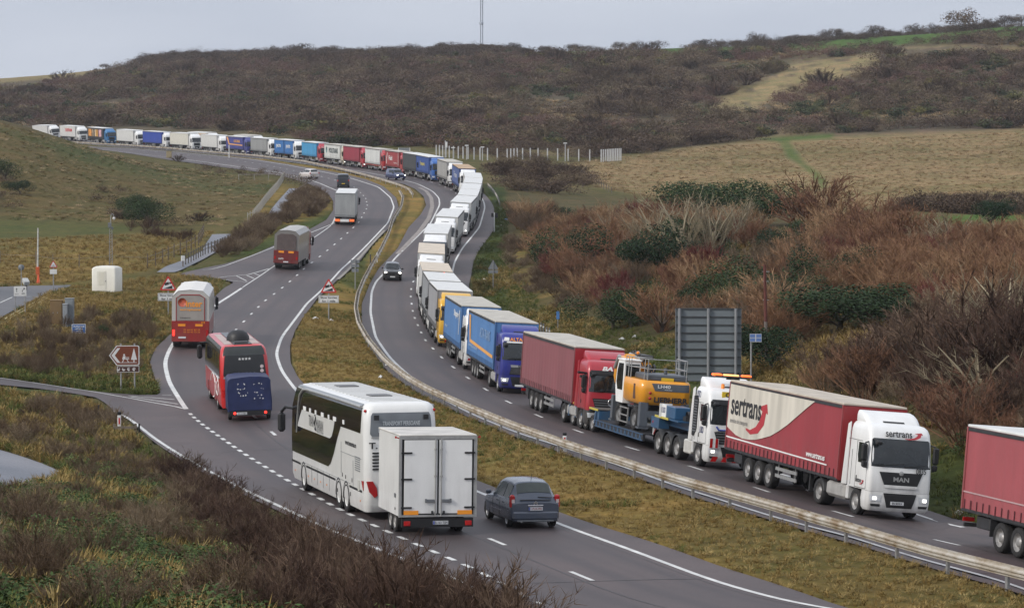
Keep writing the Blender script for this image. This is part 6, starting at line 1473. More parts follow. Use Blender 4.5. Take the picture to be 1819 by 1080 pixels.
van = [(0,.75,.36,.8,.85,.6),(-.12,.92,.3,.95,1.02,.7),(-.8,.98,.25,1.1,1.2,.78),(-1.0,.98,.25,1.15,1.32,.8),(-1.7,.98,.25,1.25,2.0,.82),(-2.2,.98,.25,1.25,2.1,.84),(-3.6,.98,.25,1.25,2.12,.84),(-5.0,.98,.25,1.25,2.1,.83),(-5.25,.97,.3,1.2,1.95,.83),(-5.3,.95,.35,1.05,1.5,.84)]
simple('dark_van', 'dark grey high roof van going away ahead of the grey box lorry', 'van', (610, 334), 4, 5.3, van, (.035,.04,.05), (-.95,-4.3), .36, (3.1,3.95,7.6,8.6), ((3.4,4.3),(4.5,5.4),(5.5,6.7)), .98, -1.5, 1.3)
svan = [(0,.68,.36,.8,.85,.55),(-.12,.84,.3,.92,.98,.65),(-.75,.9,.25,1.02,1.12,.7),(-.95,.9,.25,1.06,1.2,.72),(-1.6,.9,.25,1.12,1.74,.72),(-2.1,.9,.25,1.12,1.84,.74),(-3.4,.9,.25,1.12,1.84,.74),(-4.1,.9,.25,1.12,1.82,.73),(-4.35,.89,.3,1.1,1.6,.73),(-4.4,.86,.35,.98,1.2,.72)]
simple('blue_van', 'small navy blue van driving towards the camera beside the red lorries', 'van', (713, 321), 28, 4.4, svan, (.03,.045,.12), (-.85,-3.55), .32, (3.1,3.95,7.3,8.3), ((3.4,4.6),(4.7,5.8)), .9, -1.4, 1.15, rear=False, lit=True)
# ---------------------------------------------------------------- barriers, signs, posts and sheds
M_GALV = mat((.30,.30,.30), .55, .3, var=.25, scale=5, name='galvanised_steel'); M_WOOD = mat((.16,.13,.10), .9, var=.35, scale=6, stretch=(1,1,.2), name='weathered_timber')
def rusty():
    m = bpy.data.materials.new('stained_rail'); m.use_nodes = True; n = m.node_tree.nodes; l = m.node_tree.links; b = n['Principled BSDF']
    t = n.new('ShaderNodeTexCoord'); a = n.new('ShaderNodeTexNoise'); a.inputs['Scale'].default_value = .8; a.inputs['Detail'].default_value = 8; a.inputs['Roughness'].default_value = .7
    l.new(t.outputs['Object'], a.inputs['Vector']); c = n.new('ShaderNodeValToRGB'); l.new(a.outputs[0], c.inputs[0])
    c.color_ramp.elements[0].position = .38; c.color_ramp.elements[0].color = (.24,.17,.10,1); c.color_ramp.elements[1].position = .6; c.color_ramp.elements[1].color = (.50,.47,.42,1)
    e = c.color_ramp.elements.new(.48); e.color = (.40,.35,.28,1)
    l.new(c.outputs[0], b.inputs['Base Color']); b.inputs['Roughness'].default_value = .6; b.inputs['Metallic'].default_value = .15; return m
M_RUST = rusty()
def ground_frame(x, y, ang=0):
    return Matrix.Translation((x, y, Z(x, y))) @ Matrix.Rotation(ang, 4, 'Z')
def face_cam(x, y):      # +X of the result points to the viewer's side of the road
    return math.atan2(-y, -x)
def sweep(P, prof, z0=0.0):
    """prof: (sideways, up) carried along the ground curve P"""
    N_ = normals(P); h = H(P[:,0], P[:,1]); rows = []
    for i in range(len(P)): rows.append([(P[i,0]+N_[i,0]*a, P[i,1]+N_[i,1]*a, h[i]+z0+b) for a, b in prof])
    m = MB(); m.grid(rows); m.add(rows[0], [tuple(range(len(prof)))]); m.add(rows[-1], [tuple(range(len(prof)))]); return m
def wprof(s, zc=.56):
    return [(s*.10, zc+.155), (s*.10, zc+.11), (s*.17, zc+.07), (s*.17, zc+.03), (s*.11, zc), (s*.17, zc-.03), (s*.17, zc-.07), (s*.10, zc-.11), (s*.10, zc-.155), (s*.085, zc-.155), (s*.085, zc+.155)]
def barrier(P, label, spacing=3.2, double=True, seg=4, many=True, group='steel crash barriers'):
    x0, y0 = P[0]; T = empty('crash_barrier', Matrix.Translation((x0, y0, Z(x0, y0))), label, 'crash barrier', group)
    Mi = T.matrix_world.inverted(); Q = resample(P, spacing); N_ = normals(Q)
    post = MB().box((0,0,.28),(.09,.12,.82)); pm = post.mesh(); blk = MB()
    if many:
        for i in range(len(Q)):
            M = Matrix.Translation((Q[i,0], Q[i,1], Z(*Q[i]))) @ Matrix.Rotation(math.atan2(N_[i,1], N_[i,0]), 4, 'Z')
            obj('post', pm, M_GALV, T, Mi @ M)
    else:
        m = MB()
        for i in range(len(Q)): m.box((Q[i,0], Q[i,1], Z(*Q[i])+.3), (.1,.1,.75))
        obj('post', m, M_GALV, T, Mi, kind='stuff')
    F_ = resample(P, 1.0); n = int(seg*spacing)
    for s in ((1,-1) if double else (1,)):
        for i in range(0, len(F_)-1, n):
            G = F_[i:i+n+1]
            if len(G) > 1: obj('rail', sweep(G, wprof(s)), M_RUST, T, Mi)
    return T
bA = line([(1819,1058),(1700,1024),(1610,997),(1539,977),(1475,959),(1417,939),(1360,921),(1308,907),(1260,894),(1133,853),(1064,831),(1003,810),(921,780),(840,746),(760,709),(722,686),(686,656),(655,618),(637,585),(632,558),(636,532),(646,507),(659,482),(678,449),(691,421),(698,397),(713,373),(716,357),(710,346)], head=[(1960,1102,79)], sm=6)
barrier(bA, 'stained double sided crash barrier in the grass between the carriageways', 3.8)
bB = line([(733,352),(727,343),(712,336),(700,332),(650,317),(594,303),(539,291),(500,286.5),(455,281),(400,276.5),(300,267.5),(220,261.5)], tail=[(98,254.5,748),(0,250.5,796)], sm=5)
barrier(bB, 'pale crash barrier curving away between the carriageways beyond the bend', 6.4, many=False)
bC = line([(867,333),(874,340),(880,348),(885,357),(888,367)], sm=2)
barrier(bC, 'short curved crash barrier on the verge outside the bend', 3.2, double=False, group=None)

def pole_thing(name, label, cat, px, py, h, r=.045, m=None, group=None, lean=0, part='pole'):
    x, y = at1(px, py); s = FPX/y
    T = empty(name, ground_frame(x, y, face_cam(x, y)), label, cat, group)
    obj(part, MB().tube([(0,0,-.2),(0,0,h)], r, 8), m or M_GALV, T); return T, s
def h_of(px, py, top): return (py-top)/(FPX/at1(px, py)[1])
def tri(w, z, x, flip=False):
    hh = w*.866; return [(-w/2, z-hh/2), (w/2, z-hh/2), (0, z+hh/2)]
def rtri(w, zc, r=.12):
    pts = []; hh = w*.866; c = [(-w/2, zc-hh/3), (w/2, zc-hh/3), (0, zc+2*hh/3)]
    for k in range(3):
        p = Vector(c[k]); a = (Vector(c[k-1])-p).normalized(); b = (Vector(c[(k+1)%3])-p).normalized()
        for t in (0,.5,1):
            q = p+a*r*(1-t)+b*r*t
            if t == .5: q = p+(a+b)*r*.32
            pts.append(tuple(q))
    return pts
M_SRED = mat((.50,.03,.025), .4, var=.05); M_SWHT = mat((.66,.66,.65), .45, var=.06); M_SBACK = mat((.20,.215,.23), .6, .2, var=.15, scale=4); M_SBRN = mat((.17,.045,.018), .4, var=.06); M_SBLU = mat((.03,.12,.35), .4, var=.05)
def warn_sign(px, py, top, w, label, text=None, bike=False, tw=1.6):
    h = h_of(px, py, top); T, s = pole_thing('warning_sign', label, 'road sign', px, py, h-.1, .05, group='red triangle warning signs')
    zc = h-w*.577; b = obj('sign_plate', MB().prism(rtri(w, zc), 'x', .05, .07), M_SRED, T)
    obj('sign_face', MB().prism(rtri(w*.72, zc, .05), 'x', .071, .075), M_SWHT, b)
    if not bike:
        q = MB().prism([(-.26*w,zc-.17*w),(.26*w,zc-.17*w),(.26*w,zc-.10*w),(-.16*w,zc-.05*w)][::1],'x',.077,.08)
        k = w; ctr = Vector((0, zc+.06*k)); ca, sa = math.cos(.3), math.sin(.3)
        def rr(pts): return [(ctr.x+a*k*ca-b_*k*sa, ctr.y+a*k*sa+b_*k*ca) for a, b_ in pts]
        q = MB().prism([(-.27*k,zc-.19*k),(.24*k,zc-.19*k),(.24*k,zc+.0*k)],'x',.077,.08).prism(rr([(-.2,-.02),(.06,-.02),(.06,.13),(-.2,.13)]),'x',.077,.08).prism(rr([(.08,-.02),(.18,-.02),(.18,.04),(.13,.1),(.08,.1)]),'x',.077,.08)
        obj('symbol', q, M_INK, b)
    else: obj('symbol', MB().lathe([(.09*w,0),(.07*w,0)],(.078,-.12*w,zc-.1*w),'x',10).lathe([(.09*w,0),(.07*w,0)],(.078,.12*w,zc-.1*w),'x',10).prism([(-.1*w,zc-.1*w),(.06*w,zc+.06*w),(.1*w,zc+.06*w),(-.06*w,zc-.1*w)],'x',.077,.08), M_INK, b)
    if text:
        zt_ = zc-w*.40-.36; pl = obj('text_plate', MB().box((.06,0,zt_),(.02,tw,.6),.008), M_SWHT, T)
        for k, tx in enumerate(text): obj('lettering', text_mesh(tx, tw*.82 if k == 0 else tw*.66, .17, bold=.02), M_INK, pl, face_M((.075,0,zt_+.13-.27*k), FR))
        obj('border', MB().tube([(.073,-tw/2+.05,zt_-.25),(.073,tw/2-.05,zt_-.25),(.073,tw/2-.05,zt_+.25),(.073,-tw/2+.05,zt_+.25),(.073,-tw/2+.05,zt_-.25)],.012,4,sm=False), M_INK, pl)
    return T
warn_sign(299, 560, 489, 1.35, 'steep hill warning sign with Slow lorries plate, behind the livestock lorry', ['Slow lorries','for 1 mile'])
warn_sign(584, 568, 494, 1.35, 'steep hill warning sign with Slow lorries plate on the grass median', ['Slow lorries','for 1 mile'])
w3 = warn_sign(95, 518, 462, .75, 'small cycle warning triangle over a white plate beside the side road', None, True)
obj('text_plate', MB().box((.06,0,h_of(95,518,462)-1.0),(.02,.6,.4)), M_SWHT, w3)

# brown tourist sign
x, y = at1(226, 694); s = FPX/y; T = empty('tourist_sign', ground_frame(x, y, face_cam(x, y)+.05) @ Matrix.Translation((0,0,.42)) @ Matrix.Scale(.78, 4), 'brown picnic area arrow sign with small brown facilities plate beneath', 'road sign')
for k in (-.55,.45): obj('pole', MB().tube([(0,-k,-.9),(0,-k,2.95)],.06,8), M_GALV, T)
arrow = [(.78,1.35),(-.82,1.35),(-.9,1.43),(-.9,2.72),(-.82,2.8),(.78,2.8),(1.32,2.08)]       # y runs to the viewer's left
def vx(pts): return [(-a, b) for a, b in pts]
bd = obj('sign_plate', MB().prism(vx(arrow), 'x', .06, .08), M_SWHT, T)
def inset(pts, k, c): return [(c[0]+(a-c[0])*k, c[1]+(b-c[1])*k) for a, b in pts]
obj('sign_face', MB().prism(inset(vx(arrow), .93, (-.12,2.08)), 'x', .081, .086), M_SBRN, bd)
obj('chevron', MB().prism([(-1.15,2.08),(-.72,2.62),(-.5,2.62),(-.9,2.08),(-.5,1.54),(-.72,1.54)], 'x', .087, .092), M_SWHT, bd)
obj('tree_symbol', MB().prism([(.28,1.75),(.72,1.75),(.5,2.62)],'x',.087,.092).box((.09,.5,1.66),(.005,.08,.22)).box((.09,.05,1.55),(.005,1.3,.035)), M_SWHT, bd)
obj('picnic_symbol', MB().box((.09,-.1,1.82),(.005,.5,.05)).prism([(-.2,1.82),(-.26,1.82),(-.38,1.57),(-.32,1.57)],'x',.087,.092).prism([(.0,1.82),(-.06,1.82),(.06,1.57),(.12,1.57)],'x',.087,.092).lathe([(.07,0),(.001,0)],(.09,-.22,2.12),'x',8).prism([(-.12,2.04),(-.3,2.04),(-.36,1.8),(-.14,1.86)],'x',.087,.092).box((.09,-.02,1.92),(.005,.34,.045)), M_SWHT, bd)
pl = obj('facilities_plate', MB().box((.07,.07,1.06),(.02,1.62,.46)), M_SWHT, T); obj('sign_face', MB().box((.084,.07,1.06),(.006,1.54,.39)), mat((.06,.022,.014),.4,var=.05), pl)
for k in range(4): obj('symbol', MB().lathe([(.12,0),(.07,0)],(.09,.5-k*.38,1.06),'x',7,arc=(k,k+4.4)).box((.09,.5-k*.38,1.0),(.004,.1,.13)), M_SWHT, pl)

# blue authorised vehicles sign
T, s = pole_thing('information_sign', 'small blue Authorised vehicles only sign in the rough grass', 'road sign', 140, 607, h_of(140,607,577), .04)
hh = h_of(140,607,576); pl = obj('sign_plate', MB().box((.05,0,hh-.3),(.02,.94,.62),.006), M_SWHT, T); obj('sign_face', MB().box((.064,0,hh-.3),(.006,.87,.55)), M_SBLU, pl)
for k, tx in enumerate(('Authorised','vehicles','only')): obj('lettering', text_mesh(tx, (.74,.56,.32)[k], .115, bold=.02), M_WPRINT, pl, face_M((.07,0,hh-.14-.16*k), FR))
# white direction board on two posts
x, y = at1(36, 556); hh = h_of(36,556,509); T = empty('direction_sign', ground_frame(x, y, face_cam(x, y)), 'white two post board with black arrows beside the side road', 'road sign')
for k in (-.36,.36): obj('pole', MB().tube([(0,k,-.2),(0,k,hh)],.035,6), M_GALV, T)
pl = obj('sign_plate', MB().box((.04,0,hh-.35),(.02,.92,.72),.006), M_SWHT, T); obj('arrow', MB().prism([(-.27,hh-.42),(-.23,hh-.42),(-.23,hh-.22),(-.19,hh-.22),(-.25,hh-.1),(-.31,hh-.22),(-.27,hh-.22)],'x',.052,.056).prism([(.18,hh-.42),(.14,hh-.42),(.14,hh-.3),(.26,hh-.18),(.22,hh-.12),(.34,hh-.1),(.34,hh-.24),(.3,hh-.2),(.18,hh-.3)],'x',.052,.056), M_INK, pl)
obj('lettering', text_mesh('Services', .3, .07), M_INK, pl, face_M((.055,-.25,hh-.55), FR)); obj('lettering', text_mesh('A20', .24, .11, bold=.02), M_INK, pl, face_M((.055,.22,hh-.53), FR))
# round and odd signs seen from behind
T, s = pole_thing('sign_back', 'round grey sign seen from behind beside the side road', 'road sign', 38, 521, h_of(38,521,470), .035); obj('sign_plate', MB().lathe([(.26,0),(.26,.02),(.001,.02)],(-.04,0,h_of(38,521,470)-.24),'x',14), M_SBACK, T)
T, s = pole_thing('sign_back', 'triangular grey sign back over a plate, on the verge beside the queue', 'road sign', 876, 514, h_of(876,514,462), .045)
hh = h_of(876,514,462); obj('sign_plate', MB().prism(rtri(1.05, hh-.6), 'x', -.08, -.06), M_SBACK, T); obj('text_plate', MB().box((-.07,0,hh-1.13),(.02,.95,.3)), M_SBACK, T); obj('brace', MB().box((-.05,0,hh-.75),(.02,.6,.04)).box((-.05,0,hh-1.1),(.02,.8,.04)), M_GALV, T)
T, s = pole_thing('sign_back', 'grey sign back with two plates on a post in the median', 'road sign', 631, 514, h_of(631,514,458), .045); hh = h_of(631,514,458)
for k in range(3): obj('sign_plate', MB().box((-.06,0,hh-.35-.42*k),(.02,.85-.1*k,.3)), M_SBACK, T)
T, s = pole_thing('sign_back', 'dark sign box on a white post outside the bend', 'road sign', 878, 412, h_of(878,412,378), .07, M_SWHT); hh = h_of(878,412,378); obj('sign_plate', MB().box((-.1,.18,hh-.35),(.08,.5,.6),.05).box((-.1,-.2,hh-.3),(.08,.35,.5),.05), M_BLACK, T)
# large sign back on the verge
x, y = at1(1258, 694); s = FPX/y; ww = 116/s; ht = (694-548)/s
T = empty('large_sign_back', ground_frame(x, y, face_cam(x, y)+.02), 'tall ribbed grey back of a direction sign behind the low loader', 'road sign')
z0_ = .55; nr_ = 9; rh = (ht-z0_)/nr_
pm_ = MB().box((-.12,0,rh/2),(.03,ww,rh-.03)).mesh()
for k in range(nr_): obj('panel', pm_, mat((.165,.19,.205),.55,.2,var=.2,scale=1.5,name='sign_back_grey'), T, Matrix.Translation((0,0,z0_+k*rh)))
rbm = MB().box((-.06,0,0),(.09,ww,.05)).mesh()
for k in range(nr_+1): obj('rib', rbm, mat((.06,.065,.07),.6,var=.2), T, Matrix.Translation((0,0,z0_+k*rh)))
for k in (-.42,0.0,.44): obj('post', MB().tube([(.06,-k*ww,-.3),(.06,-k*ww,ht)],.085,8), mat((.25,.26,.27),.5,.2,var=.15), T)
obj('edge_frame', MB().box((-.1,ww/2,z0_+(ht-z0_)/2),(.06,.04,ht-z0_)).box((-.1,-ww/2,z0_+(ht-z0_)/2),(.06,.04,ht-z0_)), M_SBACK, T)
# solar post
hh = h_of(1334,694,600); T, s = pole_thing('solar_post', 'grey pole with a small tilted solar panel beside the large sign back', 'solar panel', 1334, 694, hh, .05)
sp = obj('solar_panel', MB().box((0,0,0),(.03,.66,.5)), mat((.30,.31,.33),.5,var=0), T, Matrix.Translation((.0,.25,hh)) @ Matrix.Rotation(R(-28),4,'Y')); obj('solar_cell', MB().box((.02,.17,.12),(.01,.28,.2)).box((.02,-.17,.12),(.01,.28,.2)).box((.02,.17,-.12),(.01,.28,.2)).box((.02,-.17,-.12),(.01,.28,.2)), mat((.05,.10,.24),.2,var=.1), sp)
obj('control_box', MB().box((.1,0,hh-3.0),(.16,.22,.3)), M_SWHT, T)
# telegraph pole
hh = h_of(1360,644,470); x, y = at1(1360,644); T = empty('telegraph_pole', ground_frame(x, y, face_cam(x,y)), 'rusty red pole with pale lower half standing on the scrub slope', 'pole')
obj('pole', MB().tube([(0,0,hh*.42),(0,-.08,hh)],[.10,.09],8), mat((.11,.03,.022),.8,var=.3,scale=3), T, label='rust red upper length'); obj('pole', MB().tube([(0,.05,-.3),(0,0,hh*.42)],[.115,.10],8), mat((.20,.17,.15),.8,var=.5,scale=3,detail=6), T, label='pale peeling lower length')
obj('step_iron', MB().box((0,0,hh*.93),(.06,.42,.04)).box((0,0,hh*.83),(.06,.36,.04)).box((0,0,hh*.64),(.06,.36,.04)), M_GALV, T)
# small blue plate on a post and striped posts
T, s = pole_thing('marker_sign', 'small blue plate on a slim post above the red lorry', 'road sign', 991, 590, h_of(991,590,555), .03); obj('sign_plate', MB().box((.03,0,h_of(991,590,553)-.3),(.02,.24,.6)), mat((.06,.18,.42),.5,var=0), T)
for k, (px_, py_, tp_) in enumerate(((961,600,573),(965.5,602,575),(971,606,581),(976,609,582))):
    T, s = pole_thing('marker_post', 'banded grey post, %s from the left of four above the red lorry' % ('first','second','third','last')[k], 'post', px_, py_, h_of(px_,py_,tp_), .06, M_GREYP, group='banded posts on the verge'); hh = h_of(px_,py_,tp_)
    obj('band', MB().lathe([(.065,hh-.3),(.065,hh-.18)],(0,0,0),'z',8), M_SWHT, T)
def verge_marker(px, py, top, label):
    hh = h_of(px, py, top); x, y = at1(px, py); T = empty('marker_post', ground_frame(x, y, face_cam(x,y)), label, 'marker post')
    obj('body', MB().box((0,0,hh*.42),(.06,.17,hh*.84),.02), M_SWHT, T); obj('cap', MB().box((0,0,hh*.92),(.07,.18,hh*.17),.03), M_BLACK, T); obj('reflector', MB().box((.034,0,hh*.58),(.01,.07,.3)), M_SRED, T)
verge_marker(1003, 803, 768, 'white marker post with black cap and red reflector beside the barrier'); verge_marker(212, 770, 731, 'white marker post with red reflector at the slip road mouth')
for px_, py_, tp_, lab in ((174,741,719,'leaning black post among brambles left of the slip road'),(246,778,752,'thin black post beside the broken timber rail')):
    hh = h_of(px_,py_,tp_); x, y = at1(px_,py_); T = empty('post', ground_frame(x,y,face_cam(x,y)), lab, 'post'); obj('stake', MB().tube([(0,0,-.1),(.0,.04,hh)],.045,6), M_BLACK, T)
x, y = at1(222, 778); T = empty('timber_rail', ground_frame(x,y,face_cam(x,y)), 'low grey timber rail on posts beside the slip road mouth', 'fence')
obj('rail', MB().box((0,0,.5),(.08,1.1,.12)), M_WOOD, T); 
for k in (-.5,.5): obj('post', MB().box((-.08,k,.3),(.1,.12,.75)), M_WOOD, T)

# white hut
x, y = at1(184, 518); s = FPX/y; wd = 46/s; hh = 46/s; T = empty('hut', ground_frame(x, y, face_cam(x,y)-.32), 'windowless white kiosk with rounded roof and a door, on the grass', 'hut')
M_HUT = mat((.66,.64,.57),.5,var=.06,scale=2,name='hut_white'); g_ = Shell([(-.15,-2.0,0,wd*.48,.12,.0),(hh*.88,-2.0,0,wd*.48,.12,0),(hh*.93,-1.95,-.06,wd*.45,.3,0),(hh*.97,-1.8,-.25,wd*.36,.3,0),(hh*.99,-1.5,-.5,wd*.2,.2,0)])
b = obj('wall', g_.mesh(), M_HUT, T); d = obj('door', MB().box((.02,-wd*.08,hh*.42),(.04,wd*.36,hh*.76),.01), M_HUT, T); obj('door_panel', MB().box((.05,-wd*.08,hh*.5),(.02,wd*.22,hh*.5),.006), mat((.60,.58,.50),.5,var=.05), d); obj('handle', MB().box((.055,.2,hh*.4),(.03,.04,.1)), M_BLACK, d)
# cabinets
def cabinet(px, py, w, top, col, label, lines=False):
    x, y = at1(px, py); s = FPX/y; ww = w/s; hh = (py-top)/s; T = empty('equipment_cabinet', ground_frame(x, y, face_cam(x,y)-.1), label, 'cabinet')
    b = obj('body', MB().box((-.35,0,hh/2-.05),(.7,ww,hh+.1),.02), mat(col,.6,var=.12,scale=3), T); obj('lid', MB().box((-.35,0,hh+.02),(.76,ww+.06,.06),.01), mat(tuple(c*1.1 for c in col),.6,var=.1), T)
    obj('door', MB().box((.01,0,hh*.5),(.03,ww*.86,hh*.86),.005), mat(tuple(c*.95 for c in col),.6,var=.1), T); obj('lock', MB().box((.03,ww*.1,hh*.5),(.02,.05,.1)).box((.03,-ww*.25,hh*.5),(.02,.05,.1)), M_GALV, T)
cabinet(100, 577, 22, 534, (.19,.12,.05), 'brown metal cabinet in the rough grass'); cabinet(123, 580, 15, 531, (.20,.22,.235), 'tall grey metal cabinet behind the brown one'); cabinet(115.5, 581, 8, 541, (.26,.28,.30), 'narrow pale grey cabinet between the brown and the grey ones')
cabinet(300, 281, 9, 269.5, (.30,.24,.13), 'tan cabinet far off at the roadside near the bright blue lorry')
# white height post with cone, mast
x, y = at1(67, 491); hh = h_of(67,491,405); T = empty('gate_post', ground_frame(x,y,face_cam(x,y)), 'tall white barrier pole raised upright beside the side road', 'barrier'); obj('arm', MB().tube([(0,0,.8),(0,.06,hh)],[.085,.06],6), mat((.55,.55,.53),.6,var=.4,scale=4), T); obj('pedestal', MB().box((0,0,.4),(.35,.35,1.0),.03), mat((.5,.10,.03),.5,var=.2), T)
x, y = at1(68, 503); T = empty('traffic_cone', ground_frame(x,y), 'orange and white cone in front of the raised barrier pole', 'traffic cone'); obj('body', MB().lathe([(.26,0),(.26,.05),(.17,.06),(.05,.75),(.001,.75)],(0,0,0),'z',12), mat((.6,.08,.02),.5,var=.1), T); obj('sleeve', MB().lathe([(.125,.3),(.085,.52)],(0,0,0),'z',12), M_SWHT, T)
x, y = at1(46, 516); T = empty('tilted_bin', ground_frame(x,y,.4), 'pale grey tilted box on a stand beside the side road', 'box'); obj('box', MB().box((0,0,0),(.5,.8,.35),.04), mat((.4,.41,.4),.6,var=.1), T, Matrix.Translation((0,0,.75)) @ Matrix.Rotation(.4,4,'X')); obj('stand', MB().box((0,0,.3),(.15,.3,.7)), M_DARK, T)
hh = h_of(197,472,380); x, y = at1(197,472); T = empty('camera_mast', ground_frame(x,y,face_cam(x,y)), 'lattice camera mast with curved top behind the white kiosk', 'camera mast')
lt = MB()
for a in (-.16,.16): lt.tube([(0,a,-.2),(0,a*.7,hh*.72)],.035,5)
for k in range(14): lt.tube([(0,-.15+k*.002,.2+k*hh*.05),(0,.15-k*.002,.2+(k+1)*hh*.05)],.02,4)
obj('lattice', lt, M_GALV, T); obj('pole', MB().tube([(0,0,hh*.72),(0,0,hh*.94),(0,.06,hh*.985),(0,.16,hh),(0,.26,hh*.985),(0,.32,hh*.94)],.04,6), M_GALV, T)
obj('camera', MB().lathe([(.001,.05),(.13,0),(.14,-.15),(.001,-.28)],(0,.32,hh*.93),'z',10), M_SWHT, T); obj('control_box', MB().box((.1,-.1,hh*.78),(.3,.35,.5),.03).box((.1,.15,hh*.72),(.2,.2,.3),.03), M_GREYP, T)
x, y = at1(325,474); T = empty('white_box', ground_frame(x,y,.3), 'small white box at the foot of the footpath railing', 'box'); obj('lid', MB().box((0,0,.85),(.3,.5,.5)), M_SWHT, T); obj('leg', MB().box((0,0,.3),(.1,.1,.7)), M_WOOD, T)

def fence_px(pts, label, spacing, h, r=.05, rails=(), m=None, name='fence', wire=(), group=None, pm_=None, sm=1, each=True):
    P = resample(line(pts, step=.5, sm=sm), spacing); x0, y0 = P[0]; T = empty(name, Matrix.Translation((x0,y0,Z(x0,y0))), label, 'fence', group); Mi = T.matrix_world.inverted(); m = m or M_WOOD
    pmesh = MB().tube([(0,0,-.2),(0,0,h)], r, 5).mesh(); h_ = H(P[:,0], P[:,1])
    if each:
        for i, p in enumerate(P): obj('post', pmesh, m, T, Mi @ Matrix.Translation((p[0], p[1], h_[i])) @ Matrix.Rotation(((i*37)%11-5)*.008, 4, 'X'))
    for z_ in rails: obj('rail', MB().tube([(p[0],p[1],a+z_) for p, a in zip(P, h_)], .04, 4), m, T, Mi)
    for z_ in wire: obj('wire', MB().tube([(p[0],p[1],a+z_) for p, a in zip(P, h_)], .012, 3), M_GREYP, T, Mi)
    return T
fence_px([(440,396),(450,391),(462,376),(472,362),(484,347),(494,336),(501,325),(505,319)], 'pale post fence running up beside the upper footpath', 2.4, 1.3, .07, (1.0,), mat((.36,.34,.30),.9,var=.2))
fence_px([(505,320),(512,322),(530,325),(546,331),(544,338),(530,347)], 'timber railing round the top of the upper footpath', 2.2, 1.2, .06, (.6,1.05))
fence_px([(325,473),(345,463),(365,452),(385,445),(400,438)], 'dark timber railing along the lower footpath', 2.0, 1.15, .06, (.6,1.0), mat((.09,.075,.06),.9,var=.3))
fence_px([(262,478),(285,470),(305,460),(335,448),(352,438),(362,420)], 'post and wire fence on the field side of the lower footpath', 4.2, 1.5, .06, (), mat((.12,.09,.065),.9,var=.3), wire=(.7,1.2))
fence_px([(0,468),(60,470),(112,478),(160,474),(215,470),(262,474)], 'thin post and wire fence across the ochre field', 4.0, 1.3, .045, (), mat((.17,.14,.11),.9,var=.3), wire=(.9,))
fence_px([(424,321),(440,321),(470,320),(500,321)], 'low pale fence along the foot of the knoll', 3.5, 1.1, .06, (1.0,), mat((.3,.28,.25),.9,var=.2))
fence_px([(775,279),(800,281),(830,283),(860,285),(900,287),(922,285),(960,285),(1000,286),(1040,287),(1068,288)], 'long fence of tall white posts behind the bend', 2.4, 2.5, .13, (), mat((.52,.52,.52),.7,var=.1), wire=(1.0,2.1), sm=3)
fence_px([(1068,288),(1078,287.5),(1090,286.5),(1103,285.5)], 'short close set run of tall white posts at the fence corner', 1.0, 2.6, .13, (), mat((.50,.50,.50),.7,var=.1), sm=1)
fence_px([(1000,297),(1020,305),(1045,318),(1070,335),(1086,345)], 'old post and wire fence down the edge of the tan meadow', 5, 1.2, .06, (), wire=(.8,))
for px_, py_, tp_, lab in ((791,281,250,'grey equipment mast with a box, left end of the white post fence'),(805,282,262,'small lamp topped camera pole near the left end of the white post fence'),(829,284,258,'hook topped camera pole behind the white post fence'),(857,286,261,'T topped camera pole behind the white post fence'),(1004,287,254,'white T topped camera pole in the middle of the white post fence')):
    hh = h_of(px_,py_,tp_); T, s = pole_thing('camera_pole', lab, 'camera pole', px_, py_, hh, .09, mat((.42,.42,.42),.6,var=.1), group='camera poles at the white post fence')
    obj('head', MB().box((0,.25 if 'box' in lab else 0,hh-(.9 if 'box' in lab else .1)),(.3,.4 if 'box' in lab else .8,1.2 if 'box' in lab else .2),.05), M_SWHT, T)
x, y = at1(718, 283); T = empty('far_sign_board', ground_frame(x,y,face_cam(x,y)), 'small grey board on two white posts above the red lorries', 'road sign'); hh = h_of(718,283,263); s = FPX/y
obj('panel', MB().box((0,0,hh-.75),(.05,20/s,1.5)), M_SBACK, T)
for k in (-1,1): obj('post', MB().box((.05,k*10/s,hh/2),(.14,.14,hh)), M_SWHT, T)
hh = h_of(407,281,258); T, s = pole_thing('marker_pole', 'slim white pole in the median beside the violet blue lorry', 'pole', 407, 281, hh, .1, M_SWHT)
for px_, py_, tp_ in ((658,474,452),(670,466,449)):
    T, s = pole_thing('delineator_post', 'thin dark post in the median grass below the bend' if px_ == 658 else 'short pale post in the median grass below the bend', 'post', px_, py_, h_of(px_,py_,tp_), .06, M_DARK if px_ == 658 else M_SWHT)
# radio mast on the skyline
x, y = wp(855, 101, 1250); zb_ = Z(x, y)-1; T = empty('radio_mast', Matrix.Translation((x,y,zb_)), 'tall thin grey radio mast on the skyline', 'radio mast')
lm = MB(); a = .62
for p in ((a,0),(-a/2,a*.87),(-a/2,-a*.87)): lm.tube([(*p,0),(*p,62)], .16, 4)
for k in range(44): lm.tube([(a,0,k*1.4),(-a/2,a*.87,k*1.4+.7),(-a/2,-a*.87,k*1.4+1.4)], .06, 3)
obj('lattice', lm, mat((.22,.25,.30),.6,var=.15,scale=.3), T)
for z_ in (14, 30, 45): obj('antenna', MB().lathe([(.9,0),(.9,1.1),(.001,1.2)],(0,0,z_),'z',8), mat((.3,.33,.38),.6,var=.1), T)
